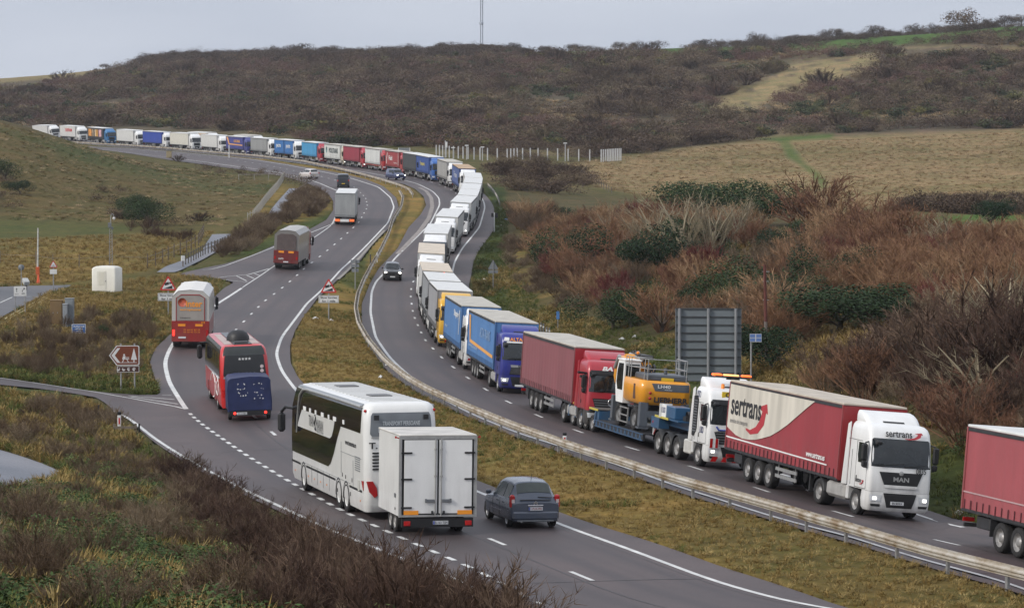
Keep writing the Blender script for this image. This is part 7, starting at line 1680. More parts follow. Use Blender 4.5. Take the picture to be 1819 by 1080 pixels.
# litter on the verges
rnd = random.Random(9)
for k, (px_, py_) in enumerate(((1703,915),(1128,600),(890,402),(898,391),(1130,690),(676,672),(690,650),(560,567),(588,571),(860,498),(1105,604),(968,470))):
    x, y = at1(px_, py_); m = MB(); w = .16+rnd.random()*.16; m.grid([[(-w,-w*.6,.02),(0,-w*.7,.14),(w,-w*.5,.03)],[(-w*.8,0,.1),(0,0,.22),(w,.05,.09)],[(-w,w*.6,.02),(.03,w*.8,.1),(w*.8,w*.6,.02)]], True)
    o = obj('litter', m, mat((.08,.3,.6) if k == 3 else (.62,.62,.6),.6,var=.2), None, ground_frame(x,y,rnd.random()*3)); tag(o, 'crumpled blue plastic scrap on the verge outside the bend' if k == 3 else 'crumpled white litter scrap lying on the grass verge', 'litter', None if k == 3 else 'white litter scraps on the verges')
# ---------------------------------------------------------------- vegetation
RG = np.random.RandomState(7)
def soup(tris):
    """numpy triangles (n,3,3) into one mesh"""
    tris = np.asarray(tris, np.float32); n = len(tris); me = bpy.data.meshes.new('foliage')
    me.vertices.add(n*3); me.vertices.foreach_set('co', tris.ravel()); me.loops.add(n*3); me.loops.foreach_set('vertex_index', np.arange(n*3, dtype=np.int32))
    me.polygons.add(n); me.polygons.foreach_set('loop_start', np.arange(0, n*3, 3, dtype=np.int32)); me.polygons.foreach_set('loop_total', np.full(n, 3, np.int32)); me.update()
    me.materials.append(None); return me
def unit(v): return v/np.maximum(np.linalg.norm(v, axis=-1, keepdims=True), 1e-9)
def blade(p, q, w, rg):
    """a thin tapering twig from p to q, w wide at its foot: two crossed slivers"""
    d = unit(q-p); r = unit(np.cross(d, rg.normal(size=p.shape))); s = np.cross(d, r); w = np.asarray(w)[:,None]
    return np.concatenate([np.stack([p-r*w, p+r*w, q], 1), np.stack([p-s*w, p+s*w, q], 1)])
def twig_bush(seed, stems=22, subs=7, twigs=5, w=.012, spread=.55, up=1.0, droop=.0, flat=1.0):
    """a bare winter shrub one unit tall"""
    rg = np.random.RandomState(seed); T = []
    a = rg.uniform(0, 2*np.pi, stems); lean = rg.uniform(.08, 1, stems)**.7*spread; h = (1-.45*(lean/spread)**2)*rg.uniform(.75, 1.0, stems)*up
    p0 = np.stack([np.cos(a)*.06, np.sin(a)*.06, np.zeros(stems)], 1); p1 = p0+np.stack([np.cos(a)*lean*.35, np.sin(a)*lean*.35, h*.45], 1)
    p2 = p1+np.stack([np.cos(a)*lean*.65, np.sin(a)*lean*.65, h*.5], 1)+rg.normal(0, .03, (stems,3))
    T.append(blade(p0, p1, np.full(stems, w*1.8), rg)); T.append(blade(p1-(p1-p0)*.15, p2, np.full(stems, w*1.2), rg))
    t = rg.uniform(.0, .95, (stems, subs))[...,None]; base = (p1[:,None]*(1-t)+p2[:,None]*t).reshape(-1,3); n = len(base)
    d = unit(np.stack([np.cos(np.repeat(a, subs)+rg.normal(0,.9,n)), np.sin(np.repeat(a, subs)+rg.normal(0,.9,n)), rg.uniform(.5,1.7,n)], 1)); l_ = rg.uniform(.15,.34,n)[:,None]
    e = base+d*l_; e[:,2] -= droop*l_[:,0]; T.append(blade(base, e, np.full(n, w*.75), rg))
    t = rg.uniform(.1, .9, (n, twigs))[...,None]; b2 = (base[:,None]*(1-t)+e[:,None]*t).reshape(-1,3); m = len(b2)
    d2 = unit(np.repeat(d, twigs, 0)+rg.normal(0,.65,(m,3))+np.array([0,0,.35])); T.append(blade(b2, b2+d2*rg.uniform(.06,.17,m)[:,None], np.full(m, w*.6), rg))
    T = np.concatenate(T); T[:,:,2] *= flat; return T
def leaf_cloud(seed, n=900, size=.07, rx=.55, rz=.5, zc=.5, lumps=7, hollow=.55):
    rg = np.random.RandomState(seed); c = rg.normal(0, .28, (lumps,3))*np.array([rx/.5,rx/.5,.8]); c[:,2] = zc+c[:,2]*.5; rr = rg.uniform(.22,.4,lumps)
    k = rg.randint(0, lumps, n); d = unit(rg.normal(size=(n,3))); p = c[k]+d*(rr[k]*rg.uniform(hollow,1,n)**.5)[:,None]*np.array([1,1,.9]); p[:,2] = np.maximum(p[:,2], .03)
    nrm = unit(d+rg.normal(0,.6,(n,3))); u = unit(np.cross(nrm, rg.normal(size=(n,3)))); v = np.cross(nrm, u); s = (size*rg.uniform(.6,1.3,n))[:,None]
    a, b, c_, d_ = p-u*s, p+v*s*.55, p+u*s, p-v*s*.55
    return np.concatenate([np.stack([a,b,c_],1), np.stack([a,c_,d_],1)])
def grass_tuft(seed, n=26, h=1.0, w=.035, spread=.5):
    rg = np.random.RandomState(seed); a = rg.uniform(0,2*np.pi,n); r = rg.uniform(0,.3,n); p = np.stack([np.cos(a)*r, np.sin(a)*r, np.zeros(n)],1)
    d = np.stack([np.cos(a)*spread*rg.uniform(.1,1,n), np.sin(a)*spread*rg.uniform(.1,1,n), np.ones(n)*rg.uniform(.5,1,n)],1)*h
    s = unit(np.cross(d, [0,0,1.]))*w; m = p+d*.55; m[:,2] += .05; e = p+d+np.stack([np.cos(a)*.15, np.sin(a)*.15, -np.full(n,.08)],1)
    return np.concatenate([np.stack([p-s,p+s,m],1), np.stack([m-s*.7,m+s*.7,e],1)])
def growth_mat(name, a, b, c=None, rough=.9, tr=.0):
    """bark or leaf colours that differ from plant to plant"""
    m = bpy.data.materials.new(name); m.use_nodes = True; n = m.node_tree.nodes; l = m.node_tree.links; bs = n['Principled BSDF']
    oi = n.new('ShaderNodeObjectInfo'); r = n.new('ShaderNodeValToRGB'); l.new(oi.outputs['Random'], r.inputs[0]); r.color_ramp.elements[0].color = (*a,1); r.color_ramp.elements[1].color = (*b,1)
    if c: e = r.color_ramp.elements.new(.55); e.color = (*c,1)
    t = n.new('ShaderNodeNewGeometry'); k = n.new('ShaderNodeMapRange'); k.inputs[3].default_value = .7; k.inputs[4].default_value = 1.35; l.new(t.outputs['Random Per Island'], k.inputs[0])
    x = n.new('ShaderNodeMix'); x.data_type = 'RGBA'; x.blend_type = 'MULTIPLY'; x.inputs[0].default_value = 1; l.new(r.outputs[0], x.inputs[6]); l.new(k.outputs[0], x.inputs[7])
    l.new(x.outputs[2], bs.inputs['Base Color']); bs.inputs['Roughness'].default_value = rough; bs.inputs['Specular IOR Level'].default_value = .15; return m
V_HILL = growth_mat('hill_twigs', (.075,.052,.038), (.18,.14,.085), (.11,.075,.052)); V_HILLG = growth_mat('gorse', (.045,.055,.028), (.15,.13,.04), (.065,.075,.035)); V_HILLR = growth_mat('hill_red_twigs', (.10,.055,.045), (.15,.09,.07)); V_HDRK = growth_mat('far_crown', (.06,.042,.034), (.09,.065,.045)); V_TAN = growth_mat('tan_grass', (.27,.19,.10), (.35,.25,.14))
V_RUST = growth_mat('rust_twigs', (.19,.10,.065), (.36,.24,.14), (.27,.155,.09)); V_RED = growth_mat('dark_red_twigs', (.15,.042,.040), (.20,.09,.07)); V_DARK = growth_mat('dark_twigs', (.072,.045,.036), (.18,.125,.09), (.10,.062,.046))
V_PALE = growth_mat('pale_bark', (.26,.22,.15), (.33,.28,.19)); V_EVER = growth_mat('evergreen_leaf', (.018,.035,.018), (.035,.055,.022)); V_BRAM = growth_mat('bramble_leaf', (.045,.075,.028), (.12,.14,.05), (.065,.10,.035))
V_GRS = growth_mat('dry_grass', (.24,.16,.055), (.35,.26,.11), (.19,.135,.045)); V_GGR = growth_mat('green_grass', (.055,.08,.02), (.12,.125,.035)); V_BROWN = growth_mat('brown_twigs', (.13,.09,.06), (.27,.21,.14), (.17,.12,.08))

def src(name, tris, m):
    me = soup(tris); me.materials.clear(); me.materials.append(m); return bpy.data.objects.new(name, me)     # never linked to the scene: shapes to repeat only
def coll(name, objs):
    c = bpy.data.collections.new(name)
    for o in objs: c.objects.link(o)
    return c
def scatter(name, pts, scl, rot, c, label=None, flat=None):
    """one object of uncountable growth: shapes of collection c on the points"""
    me = bpy.data.meshes.new(name); me.vertices.add(len(pts)); me.vertices.foreach_set('co', np.asarray(pts, np.float32).ravel())
    a = me.attributes.new('scl', 'FLOAT_VECTOR', 'POINT'); a.data.foreach_set('vector', np.asarray(scl, np.float32).ravel()); a = me.attributes.new('rot', 'FLOAT_VECTOR', 'POINT'); a.data.foreach_set('vector', np.asarray(rot, np.float32).ravel())
    a = me.attributes.new('pick', 'INT', 'POINT'); a.data.foreach_set('value', RG.randint(0, max(1, len(c.objects)), len(pts)).astype(np.int32)); me.update()
    o = bpy.data.objects.new(name, me); ROOT.objects.link(o); o['kind'] = 'stuff'
    g = bpy.data.node_groups.new(name, 'GeometryNodeTree'); g.interface.new_socket('Geometry', in_out='INPUT', socket_type='NodeSocketGeometry'); g.interface.new_socket('Geometry', in_out='OUTPUT', socket_type='NodeSocketGeometry')
    i = g.nodes.new('NodeGroupInput'); u = g.nodes.new('NodeGroupOutput'); ip = g.nodes.new('GeometryNodeInstanceOnPoints'); ci = g.nodes.new('GeometryNodeCollectionInfo')
    ci.inputs['Collection'].default_value = c; ci.inputs['Separate Children'].default_value = True; ci.inputs['Reset Children'].default_value = True; ip.inputs['Pick Instance'].default_value = True
    for nm, ty, ins in (('scl','FLOAT_VECTOR','Scale'),('rot','FLOAT_VECTOR','Rotation'),('pick','INT','Instance Index')):
        na = g.nodes.new('GeometryNodeInputNamedAttribute'); na.data_type = ty; na.inputs['Name'].default_value = nm; g.links.new(na.outputs['Attribute'], ip.inputs[ins])
    g.links.new(i.outputs[0], ip.inputs['Points']); g.links.new(ci.outputs[0], ip.inputs['Instance']); g.links.new(ip.outputs[0], u.inputs[0])
    md = o.modifiers.new('growth', 'NODES'); md.node_group = g; return o
def on_road(x, y):
    r = np.zeros(x.shape, bool)
    for p in PATCHES: r |= inside(p, x, y)
    return r
KEEP_OFF = [(at1(px,py), r) for px,py,r in ((184,518,3.5),(100,577,1.6),(123,580,1.6),(140,607,.8),(226,694,1.2),(1258,694,2),(36,556,1.2))]
def region(polys, density, dmin, dmax, margin=0.0, noise=None, minus=()):
    """random places of even density within survey outlines"""
    um = .2; area = um*(dmax**2-dmin**2); n = int(area*density); D = np.sqrt(RG.uniform(dmin**2, dmax**2, n)); u = RG.uniform(-um, um, n); x = u*D; y = D
    h = _Hq(x, y) if dmax < 1500 else H(x, y); px, py = project(x, y, h); ok = np.zeros(n, bool)
    for p in polys: ok |= inside(np.array(p, float), px, py)
    for p in minus: ok &= ~inside(np.array(p, float), px, py)
    x, y = x[ok], y[ok]
    if noise:
        s, th, sd = noise; k = fbm(x, y, s, sd) > th; x, y = x[k], y[k]
    k = ~on_road(x, y)
    if margin:
        for a in (0, 1.57, 3.14, 4.71): k &= ~on_road(x+margin*np.cos(a), y+margin*np.sin(a))
    for (cx, cy), r in KEEP_OFF: k &= (x-cx)**2+(y-cy)**2 > r*r
    x, y = x[k], y[k]; return x, y, H(x, y)
def fill(name, reg, size, c, jit=.35, tall=1.0, wide=1.0, sink=.05, lean=.12):
    x, y, h = reg; n = len(x)
    if n == 0: return None
    s = size*RG.uniform(1-jit, 1+jit, n); scl = np.stack([s*wide, s*wide, s*tall*RG.uniform(.85,1.15,n)], 1); rot = np.stack([RG.normal(0,lean,n), RG.normal(0,lean,n), RG.uniform(0,6.28,n)], 1)
    return scatter(name, np.stack([x, y, h-sink*s], 1), scl, rot, c)

hill_src = coll('hill shapes', [src('t', twig_bush(1, 26, 7, 3, .016, .75), V_HILL)]+[src('t', leaf_cloud(90+k, 620, .036, rx=.6, zc=.42, lumps=11, hollow=.3), V_HILL) for k in range(4)])
gorse_src = coll('gorse shapes', [src('t', leaf_cloud(k, 420, .07), V_HILLG) for k in (4,5)])
hillr_src = coll('hill red shapes', [src('t', leaf_cloud(95+k, 620, .034, rx=.6, zc=.42, lumps=9, hollow=.3), V_HILLR) for k in range(3)]); tan_src = coll('tan grass shapes', [src('t', grass_tuft(k, 20, .8, .05, .8), V_TAN) for k in (36,37)])
rust_src = coll('rust shapes', [src('t', twig_bush(k, 32, 9, 6, .0065, .66), V_RUST) for k in (11,12)]); red_src = coll('red shapes', [src('t', twig_bush(k, 32, 9, 6, .0075, .55), V_RED) for k in (13,14)])
dark_src = coll('dark shapes', [src('t', twig_bush(k, 24, 9, 6, .0062, .66), V_DARK) for k in (15,16,17)]); brown_src = coll('brown shapes', [src('t', twig_bush(k, 28, 9, 6, .0068, .7), V_BROWN) for k in (18,19)])
ever_src = coll('evergreen shapes', [src('t', leaf_cloud(k, 2600, .026, hollow=.35), V_EVER) for k in (21,22)]); bram_src = coll('bramble shapes', [src('t', leaf_cloud(k, 800, .034, zc=.3, rz=.3), V_BRAM) for k in (23,24,25)])
dry_src = coll('dry grass shapes', [src('t', grass_tuft(k), V_GRS) for k in (31,32,33)]); grn_src = coll('green grass shapes', [src('t', grass_tuft(k, 24), V_GGR) for k in (34,35)])

# far hillside
HILL = [(-200,165),(0,158),(150,142),(230,122),(300,113),(450,111),(600,109),(850,104),(900,100),(1000,105),(1100,99),(1200,101),(1300,98),(1500,88),(1700,76),(1819,66),(2100,50),(2100,240),(1819,229),(1560,234),(1400,242),(1250,244),(1150,262),(950,262),(860,270),(760,262),(640,262),(520,246),(430,236),(300,228),(80,226),(-200,224)]
OPEN = [[(1262,192),(1330,150),(1420,110),(1560,96),(1570,118),(1500,140),(1400,163),(1330,200),(1275,205)], [(1236,188),(1262,186),(1262,204),(1240,206)], [(1570,88),(1690,78),(1819,84),(1819,96),(1600,106)], [(-200,60),(0,140),(140,120),(230,108),(300,103),(300,60)]]
fill('hillside_scrub', region([HILL], .036, 640, 1330, 3, (34,.42,6), OPEN), 4.3, hill_src, .55, .8, 1.25)
fill('hillside_grass', region([HILL], .12, 640, 1330, 3, (45,.5,77), OPEN), 1.4, tan_src, .4, .7, 1.8)
fill('hillside_scrub', region([HILL], .022, 640, 1330, 3, (60,.45,41), OPEN), 4.0, hillr_src, .45, .8, 1.25)
fill('hillside_scrub', region([HILL], .016, 640, 1330, 3, (30,.5,5), OPEN), 3.4, gorse_src, .45, .7, 1.3)
fill('hillside_scrub', region([[(640,246),(900,232),(1100,246),(1250,240),(1180,262),(1010,292),(930,300),(880,288),(780,272)]], .05, 560, 900, 2, (14,.5,9)), 2.6, hill_src, .4, .7, 1.4)
fill('hillside_scrub', region([[(1000,250),(1130,240),(1340,236),(1340,250),(1200,262),(1150,274),(1050,272)]], .10, 560, 900, 1), 4.0, hill_src, .3, .7, 1.4)
fill('roadside_scrub', region([[(865,297),(1010,300),(1060,332),(1010,345),(960,350),(905,335)]], .12, 400, 640, 1.5, (12,.45,3)), 2.6, hill_src, .4, .7, 1.3)
fill('hedge', region([[(1615,378),(1700,368),(1819,362),(1900,360),(1900,378),(1819,382),(1700,390),(1620,392)]], .35, 330, 470), 2.4, hill_src, .3, .9, 1.3)
sky_src = coll('skyline shapes', [src('t', leaf_cloud(100+k, 900, .034, rx=.55, zc=.45, lumps=12, hollow=.25), V_HDRK) for k in range(3)])
fill('skyline_scrub', region([[(235,112),(300,98),(450,96),(600,94),(880,90),(880,107),(600,113),(300,118)]], .045, 1040, 1330, 3, (30,.36,51)), 4.0, sky_src, .5, .85, 1.3)
fill('skyline_scrub', region([[(880,90),(1330,76),(1500,70),(1819,46),(1819,68),(1500,90),(1200,103),(880,106)]], .02, 940, 1220, 3, (24,.52,53)), 3.2, sky_src, .5, .8, 1.4)
# scrub bank on the right
BANKR = [(900,378),(1000,384),(1100,392),(1200,406),(1330,420),(1450,428),(1620,440),(1819,452),(2050,460),(2050,1000),(1819,850),(1700,800),(1560,730),(1420,690),(1340,650),(1180,560),(1080,560),(1010,520),(960,470),(930,420)]
CLEAR = [[(1330,700),(1330,640),(1480,600),(1600,560),(1690,560),(1600,620),(1450,670),(1380,700)], [(1100,640),(1100,570),(1200,590),(1330,640),(1330,720),(1200,690)]]
DARK_BANK = [[(1450,690),(1600,620),(1819,560),(2050,540),(2050,900),(1819,800),(1700,765),(1560,715)]]  # right end of the bank, planted mostly with dark-twigged shrubs
fill('bank_scrub', region([BANKR], .12, 105, 420, 1.5, (15,.46,6), CLEAR+DARK_BANK), 2.55, rust_src, .5, 1.0, 1.15)
fill('bank_scrub', region([BANKR], .085, 105, 420, 1.5, (14,.5,16), CLEAR+DARK_BANK), 2.3, red_src, .4)
fill('bank_scrub', region([BANKR], .075, 105, 420, 1.5, (9,.42,19), CLEAR+DARK_BANK), 2.1, brown_src, .5)
fill('bank_grass', region([BANKR], .7, 105, 420, 1.0, (11,.45,29)), .7, dry_src, .4, 1.0, 1.6)
fill('bank_scrub', region(DARK_BANK, .42, 95, 230, 1.2, (8,.36,3)), 2.3, dark_src, .4, 1.0, 1.0)
fill('bank_scrub', region(DARK_BANK, .16, 95, 230, 1.2, (9,.5,2)), 1.9, brown_src, .4)
fill('bank_scrub', region(DARK_BANK, .10, 95, 230, 1.2, (9,.55,4)), 1.8, red_src, .4)
fill('bank_bramble', region([BANKR], .08, 95, 420, 1.5, (10,.55,7), CLEAR), 1.3, bram_src, .4, .8, 1.2)
fill('verge_scrub', region([[(893,400),(960,470),(1010,520),(1080,560),(1000,560),(930,520),(895,470)]], .25, 190, 420, 1.0, (8,.48,7)), 1.1, brown_src, .4)
# land on the left
fill('knoll_scrub', region([[(140,340),(300,345),(360,380),(400,405),(250,408),(150,360)], [(-100,300),(40,290),(60,370),(-100,390)], [(300,283),(420,300),(500,316),(560,330),(560,342),(470,318),(360,306)]], .035, 300, 640, 1.5, (14,.5,2)), 1.9, hill_src, .5, .7, 1.2)
fill('path_scrub', region([[(412,440),(440,405),(500,360),(545,340),(590,360),(560,385),(500,400),(450,445),(400,462),(380,462)]], .5, 300, 470, .5), 1.3, brown_src, .4)
fill('knoll_scrub', region([[(215,400),(380,408),(390,425),(330,440),(220,420)]], .14, 300, 420, 1, (8,.5,3)), 1.6, dark_src, .4)
fill('weed_stems', region([[(0,590),(100,560),(240,570),(300,600),(280,690),(0,670)]], .55, 150, 225, .6, (7,.45,4)), .9, brown_src, .45, 1.1, .7)
# foreground bank
BANKL = [(-200,690),(0,700),(83,706),(160,716),(195,745),(240,782),(330,848),(500,950),(700,1040),(960,1160),(1100,1400),(-400,1400)]
fill('foreground_thicket', region([[(285,838),(345,868),(500,968),(690,1075),(880,1180),(960,1400),(640,1400),(420,1010),(300,900)]], 1.25, 34, 125, .8, (3.5,.42,4)), 1.05, dark_src, .5, 1.0, 1.0)
fill('foreground_thicket', region([BANKL], .45, 34, 150, .8, (5,.5,4)), .85, brown_src, .45)
fill('foreground_bramble', region([[(-200,840),(150,830),(380,880),(560,990),(800,1100),(900,1400),(-400,1400)]], 3.0, 34, 120, .6, (5,.36,8)), .72, bram_src, .45, .8, 1.25)
fill('foreground_bramble', region([[(60,706),(160,716),(240,782),(330,850),(200,850),(60,740)]], .35, 90, 165, .5, (4,.5,8)), .7, bram_src, .4, .7, 1.2)
fill('foreground_grass', region([BANKL], 9, 34, 165, .15, (6,.40,12)), .42, dry_src, .45, 1.1, 1.0)
fill('foreground_grass', region([BANKL], 9, 34, 165, .15, (4,.42,2)), .36, grn_src, .4)
# verge grass
MEDP = [MED]
fill('median_grass', region(MEDP, 7, 75, 240, .05), .20, dry_src, .4, 1.0, 1.5); fill('median_grass', region(MEDP, 4, 75, 300, .02, (6,.56,5)), .22, grn_src, .4, 1.0, 1.4)
LV = [(-100,505),(120,512),(330,486),(400,500),(370,545),(300,600),(262,640),(286,700),(167,696),(0,670),(-100,665)]
fill('verge_grass', region([LV], 4, 140, 280, .05), .34, dry_src, .5, 1.0, 1.3); fill('verge_grass', region([LV], 3, 140, 280, .02, (8,.5,5)), .3, grn_src, .4, 1.0, 1.3)
fill('verge_grass', region([[(0,640),(120,665),(290,690),(290,704),(167,696),(0,671)]], 7, 140, 190, .05), .42, grn_src, .4, 1.1, 1.3)
RV = [(838,520),(845,440),(876,390),(885,345),(905,340),(900,450),(960,540),(1080,580),(1180,600),(1330,650),(1420,700),(1660,790),(1819,850),(1900,980),(1640,910),(1400,780),(1200,700),(1000,620),(880,600)]
fill('verge_grass', region([RV], 3.5, 95, 420, .05), .33, grn_src, .4, 1.0, 1.3); fill('verge_grass', region([RV]+CLEAR, 2.6, 95, 300, .05, (7,.47,9)), .5, dry_src, .4, 1.0, 1.2)
fill('meadow_grass', region([[(1010,292),(1240,262),(1819,232),(1900,232),(1900,350),(1620,366),(1450,374),(1250,368),(1050,332)]], .5, 380, 720, 0, None, [[(1380,248),(1402,248),(1430,285),(1478,322),(1466,340),(1430,308),(1395,282)]]), .42, tan_src, .4, .7, 2.0)
fill('field_grass', region([[(0,426),(380,412),(290,478),(120,505),(0,508)]], 2.0, 230, 400, .2), .36, dry_src, .4, .8, 1.6)
fill('knoll_grass', region([[(0,218),(240,285),(500,325),(470,370),(400,405),(0,390)]], .25, 300, 600, 1, (20,.5,3)), .33, grn_src, .4, .5, 2.2)
fill('knoll_grass', region([[(0,218),(240,285),(500,325),(470,370),(400,405),(0,390)]], .4, 300, 600, 1), .33, tan_src, .4, .5, 2.2)

# ---- plants one can point to
def trunk_mesh(seed, h=.45, n=5):
    rg = np.random.RandomState(seed); m = MB(); m.tube([(0,0,-.05),(.01,.01,h*.5),(.02,0,h)], [.035,.028,.02], 6)
    for k in range(n):
        a = 6.283*k/n+rg.uniform(-.4,.4); r = rg.uniform(.25,.42); m.tube([(.01,0,h*rg.uniform(.45,.9)),(math.cos(a)*r*.5, math.sin(a)*r*.5, h+.12),(math.cos(a)*r, math.sin(a)*r, h+rg.uniform(.25,.45))], [.018,.012,.005], 5)
    return m.mesh('limbs')
tm = [trunk_mesh(k) for k in (1,2,3)]; crown_bare = [soup(twig_bush(40+k, 30, 9, 5, .009, .62)) for k in range(3)]; crown_pale = [soup(twig_bush(60+k, 16, 7, 4, .0055, .6)) for k in range(3)]; crown_far = [soup(leaf_cloud(80+k, 1700, .032, rx=.5, zc=.5, lumps=13, hollow=.25)) for k in range(3)]; crown_ev = [soup(leaf_cloud(50+k, 6000, .020, hollow=.3)) for k in range(3)]
low_limb = [trunk_mesh(k, .2, 7) for k in (4,5)]
def plant(name, label, cat, px, py, h, kind, group=None, wide=1.0, world=None):
    x, y = world or at1(px, py); k = (px*7+py) % 3; M = Matrix.Translation((x, y, Z(x, y)-.05)) @ Matrix.Rotation(px*.7, 4, 'Z') @ Matrix.Diagonal((h*wide, h*wide, h, 1)); T = empty(name, M, label, cat, group)
    if kind == 'pale' and world: obj('trunk', tm[k], V_PALE, T); obj('crown', crown_far[k], V_HILL, T); return T
    if kind == 'ever': obj('trunk', low_limb[k % 2], mat((.10,.08,.06),.9,var=.3), T); obj('crown', crown_ev[k], V_EVER, T)
    elif kind == 'pale': obj('trunk', tm[k], V_PALE, T); obj('crown', crown_pale[k], V_PALE, T)
    elif kind == 'ridge': obj('trunk', tm[k], mat((.06,.05,.04),.9,var=.3), T); obj('crown', crown_far[k], V_HDRK, T, Matrix.Translation((0,0,.02)) @ Matrix.Scale(.95,4))
    else: obj('trunk', low_limb[k % 2], mat((.10,.07,.05),.9,var=.3), T); obj('crown', crown_bare[k], kind, T)
    return T
for px_, py_, h, w, lab in (
 (995,487,4.6,1.1,'largest dark evergreen bush at the left end of the scrub bank'),(1022,462,2.8,1.1,'smaller dark evergreen up and right of the largest left end bush'),(1003,512,2.4,1.0,'low dark evergreen just below the largest left end bush'),
 (1178,487,4.2,1.3,'rounded dark evergreen beneath the pale branched tree'),(1215,452,3.4,1.2,'evergreen filling the gap behind the pale branched tree'),(1085,455,2.6,1.2,'evergreen among grey twigs, left of the pale branched tree'),
 (1265,390,4.2,2.0,'flat topped dark evergreen on the crest of the scrub bank'),(1350,402,4.4,1.5,'dark evergreen clump right of the flat topped one on the crest'),(980,392,2.2,1.8,'low dark evergreen near the top left corner of the scrub bank'),
 (1295,478,2.6,.8,'slim evergreen right of the pale branched tree'),(1395,470,3.0,1.2,'dark evergreen left of centre of the bank, above the rusty pole'),(1430,438,2.4,1.3,'small evergreen high on the bank above the rusty pole'),
 (1290,552,4.0,1.4,'dark evergreen rising behind the top of the large sign back'),(1330,560,3.0,1.1,'evergreen touching the right top corner of the large sign back'),(1250,556,2.6,1.3,'light green bush over the left of the large sign back'),
 (1090,585,3.2,1.2,'dark round bush above the red lorry, left of the large sign back'),(1120,582,2.8,1.2,'olive bush beside the dark round bush above the red lorry'),(1400,555,2.6,1.5,'low evergreen right of the rusty pole'),
 (1520,520,3.4,.9,'tall narrow evergreen in the middle of the bank'),(1490,588,3.0,2.2,'wide bramble covered evergreen mass below the narrow one'),(1560,585,2.6,2.0,'second wide dark green mass, right of the bramble covered one'),
 (1640,490,2.4,.8,'small spiky evergreen right of the tall narrow one'),(1555,478,2.2,1.1,'low evergreen between the tall narrow and the spiky one'),(1370,660,2.8,1.3,'dark evergreen behind the foot of the rusty pole'),
 (1760,402,2.6,1.2,'small dark conifer shaped bush beside the green field'),(1045,508,2.0,1.1,'small evergreen above the verge, right of the largest left end bush'),(268,402,4.0,1.3,'rounded olive bush at the foot of the knoll'),(240,382,3.2,1.3,'darker bush up the slope from the rounded olive bush'),
 (10,320,3.6,1.2,'dark bush cut by the left edge on the knoll'),(35,345,2.2,1.4,'low dark bush right of the one at the left edge'),(176,595,.9,1.0,'small dark gorse bush in the rough grass right of the cabinets')):
    plant('evergreen_bush', lab, 'bush', px_, py_, h*(1.12 if px_ > 900 else 1), 'ever', 'evergreen bushes', w)
for px_, py_, h, w, lab in ((1210,470,7.0,1.0,'tall pale branched bare tree above the large sign back'),(1265,468,6.0,.9,'second pale bare tree, right of the tallest one'),(1165,455,5.4,1.1,'grey twiggy tree left of the tallest pale one'),(1085,440,4.2,1.1,'small pale bare tree near the left of the bank'),(1310,440,5.0,1.0,'pale bare tree at the upper middle of the bank'),(1690,470,4.5,1.2,'pale yellow twigged tree at the right of the bank'),(1790,640,5.5,.9,'grey bare tree near the right edge above the red trailer'),(1740,735,3.6,1.4,'sprawling grey dead branches behind the white cab numbered 0835')):
    plant('bare_tree', lab, 'tree', px_, py_, h, 'pale', 'pale bare trees on the bank', w)
for px_, py_, h, w, lab in ((1455,425,6.0,1.2,'big rust brown willow bush standing up against the tan meadow'),(1550,455,5.0,1.2,'rust brown willow bush in the middle of the upper bank'),(1610,470,4.6,1.2,'rust brown bush right of the middle one'),(1370,600,4.2,1.2,'orange brown bush leaning over the foot of the rusty pole'),(1175,590,3.6,1.2,'orange brown bush left of the large sign back'),(1500,440,4.6,1.2,'rust brown bush below the big willow on the skyline of the bank')):
    plant('willow_bush', lab, 'bush', px_, py_, h, V_RUST, 'rust brown bushes', w)
for px_, py_, h, w, lab in ((1720,690,5.0,1.1,'large dark purple brown bush behind the white cab'),(1640,680,4.2,1.2,'dark bush left of the large purple brown one'),(1800,700,5.0,1.1,'dark bush above the red trailer at the right edge')):
    plant('dark_bush', lab, 'bush', px_, py_, h, V_DARK, None, w)
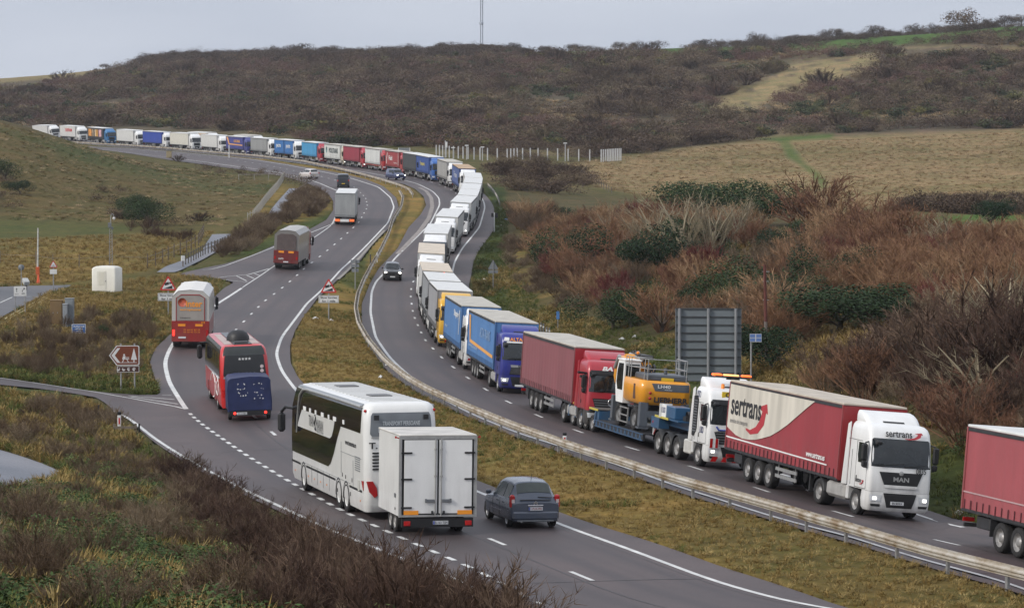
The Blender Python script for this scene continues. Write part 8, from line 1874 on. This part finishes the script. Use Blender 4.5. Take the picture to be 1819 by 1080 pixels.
# trees along the skyline, placed on the ridge itself
def ridge_point(px):
    u = (px-CX)/FPX; D = np.linspace(850, 1450, 240); h = H(u*D, D); k = int(np.argmax((h-CAMZ)/D)); return (u*D[k], D[k])
rt = [(532,6.5,1.3,'wind bent tree, highest on the left half of the skyline'),(585,5,1.5,'broad low tree on the skyline right of the wind bent one'),(488,5,1.2,'small rounded tree left of the wind bent one on the skyline'),(462,4.5,1.3,None),(425,4,1.5,None),(390,4.5,1.6,None),(350,4,1.6,None),(310,4,1.5,None),(275,3.5,1.5,None),(240,3.5,1.4,None),(195,3,1.5,None),
 (735,5,1.4,'rounded tree on the skyline left of the radio mast'),(790,5.5,1.5,'broad tree on the skyline just left of the radio mast'),(700,4,1.4,None),(655,4,1.5,None),(620,4,1.5,None),(912,4.5,1.3,'small tree on the skyline just right of the radio mast'),(975,3.5,1.4,None),(1030,4,1.5,None),(1098,4.5,1.3,None),(1128,4,1.2,None),(1170,4,1.5,None),(1240,4.5,1.7,None),(1280,3.5,1.3,None),
 (1340,5,1.3,'rounded tree at the near end of the green ridge field'),(1410,3.5,1.4,'small bush on the green ridge field left of the paired trees'),(1470,4.5,1.0,'left one of the paired trees on the green ridge'),(1486,4.8,1.1,'right one of the paired trees on the green ridge'),(1548,5,1.3,'lone round tree on the green ridge field'),(1622,4,1.3,'small tree left of the big pale tree on the ridge'),(1655,3.6,1.6,'low wide bush just left of the big pale tree on the ridge'),
 (1712,7.5,1.3,'big pale tree, tallest on the right half of the skyline'),(1750,4,1.1,'small dark tree right of the big pale one on the ridge'),(1782,4.8,1.2,'second dark tree right of the big pale one on the ridge'),(1812,4.5,1.2,'dark tree at the right end of the skyline')]
low = sorted([q for q in rt if q[3] is None]); ORD = ('first','second','third','fourth','fifth','sixth','seventh','eighth','ninth','tenth','eleventh','twelfth','thirteenth','fourteenth','fifteenth','sixteenth','seventeenth','eighteenth','nineteenth')
for q in rt:
    px_, h, w, lab = q
    if lab is None: px_ += (px_*13) % 23-11
    plant('ridge_tree', lab or '%s low bare tree from the left in the dark skyline scrub' % ORD[low.index(q)], 'tree', px_, 100, h*(1.15 if lab else .95), 'pale' if lab and 'big pale' in lab and 'tallest' in lab else 'ridge', 'trees along the skyline', w*(1.0 if lab else 1.1), ridge_point(px_))
SMALL = {'curtain_strap','door_gap','roof_rib','panel_gap','engine_vent','rear_louvre','vent_slat','side_lattice','worn_print','window_pillar','hose','hose_coil','grille_bar','bumper_stripe','roof_strip','mudflap','lattice'}
for o in ROOT.objects:
    if o.parent and o.name.split('.')[0] in SMALL: o['kind'] = 'stuff'
# ---------------------------------------------------------------- the damp air over the valley
hz = MB().box((0, 0, 67), (10600, 10600, 138)).mesh('haze')
hm = bpy.data.materials.new('haze'); hm.use_nodes = True; n = hm.node_tree.nodes; n.clear()
ho = n.new('ShaderNodeOutputMaterial'); hv = n.new('ShaderNodeVolumePrincipled'); hv.inputs['Density'].default_value = .00009; hv.inputs['Color'].default_value = (.80,.84,.92,1); hv.inputs['Anisotropy'].default_value = .2
hm.node_tree.links.new(hv.outputs[0], ho.inputs['Volume'])
o = obj('haze', hz, hm, kind='stuff'); scene.cycles.volume_bounces = 0; scene.cycles.volume_step_rate = 20
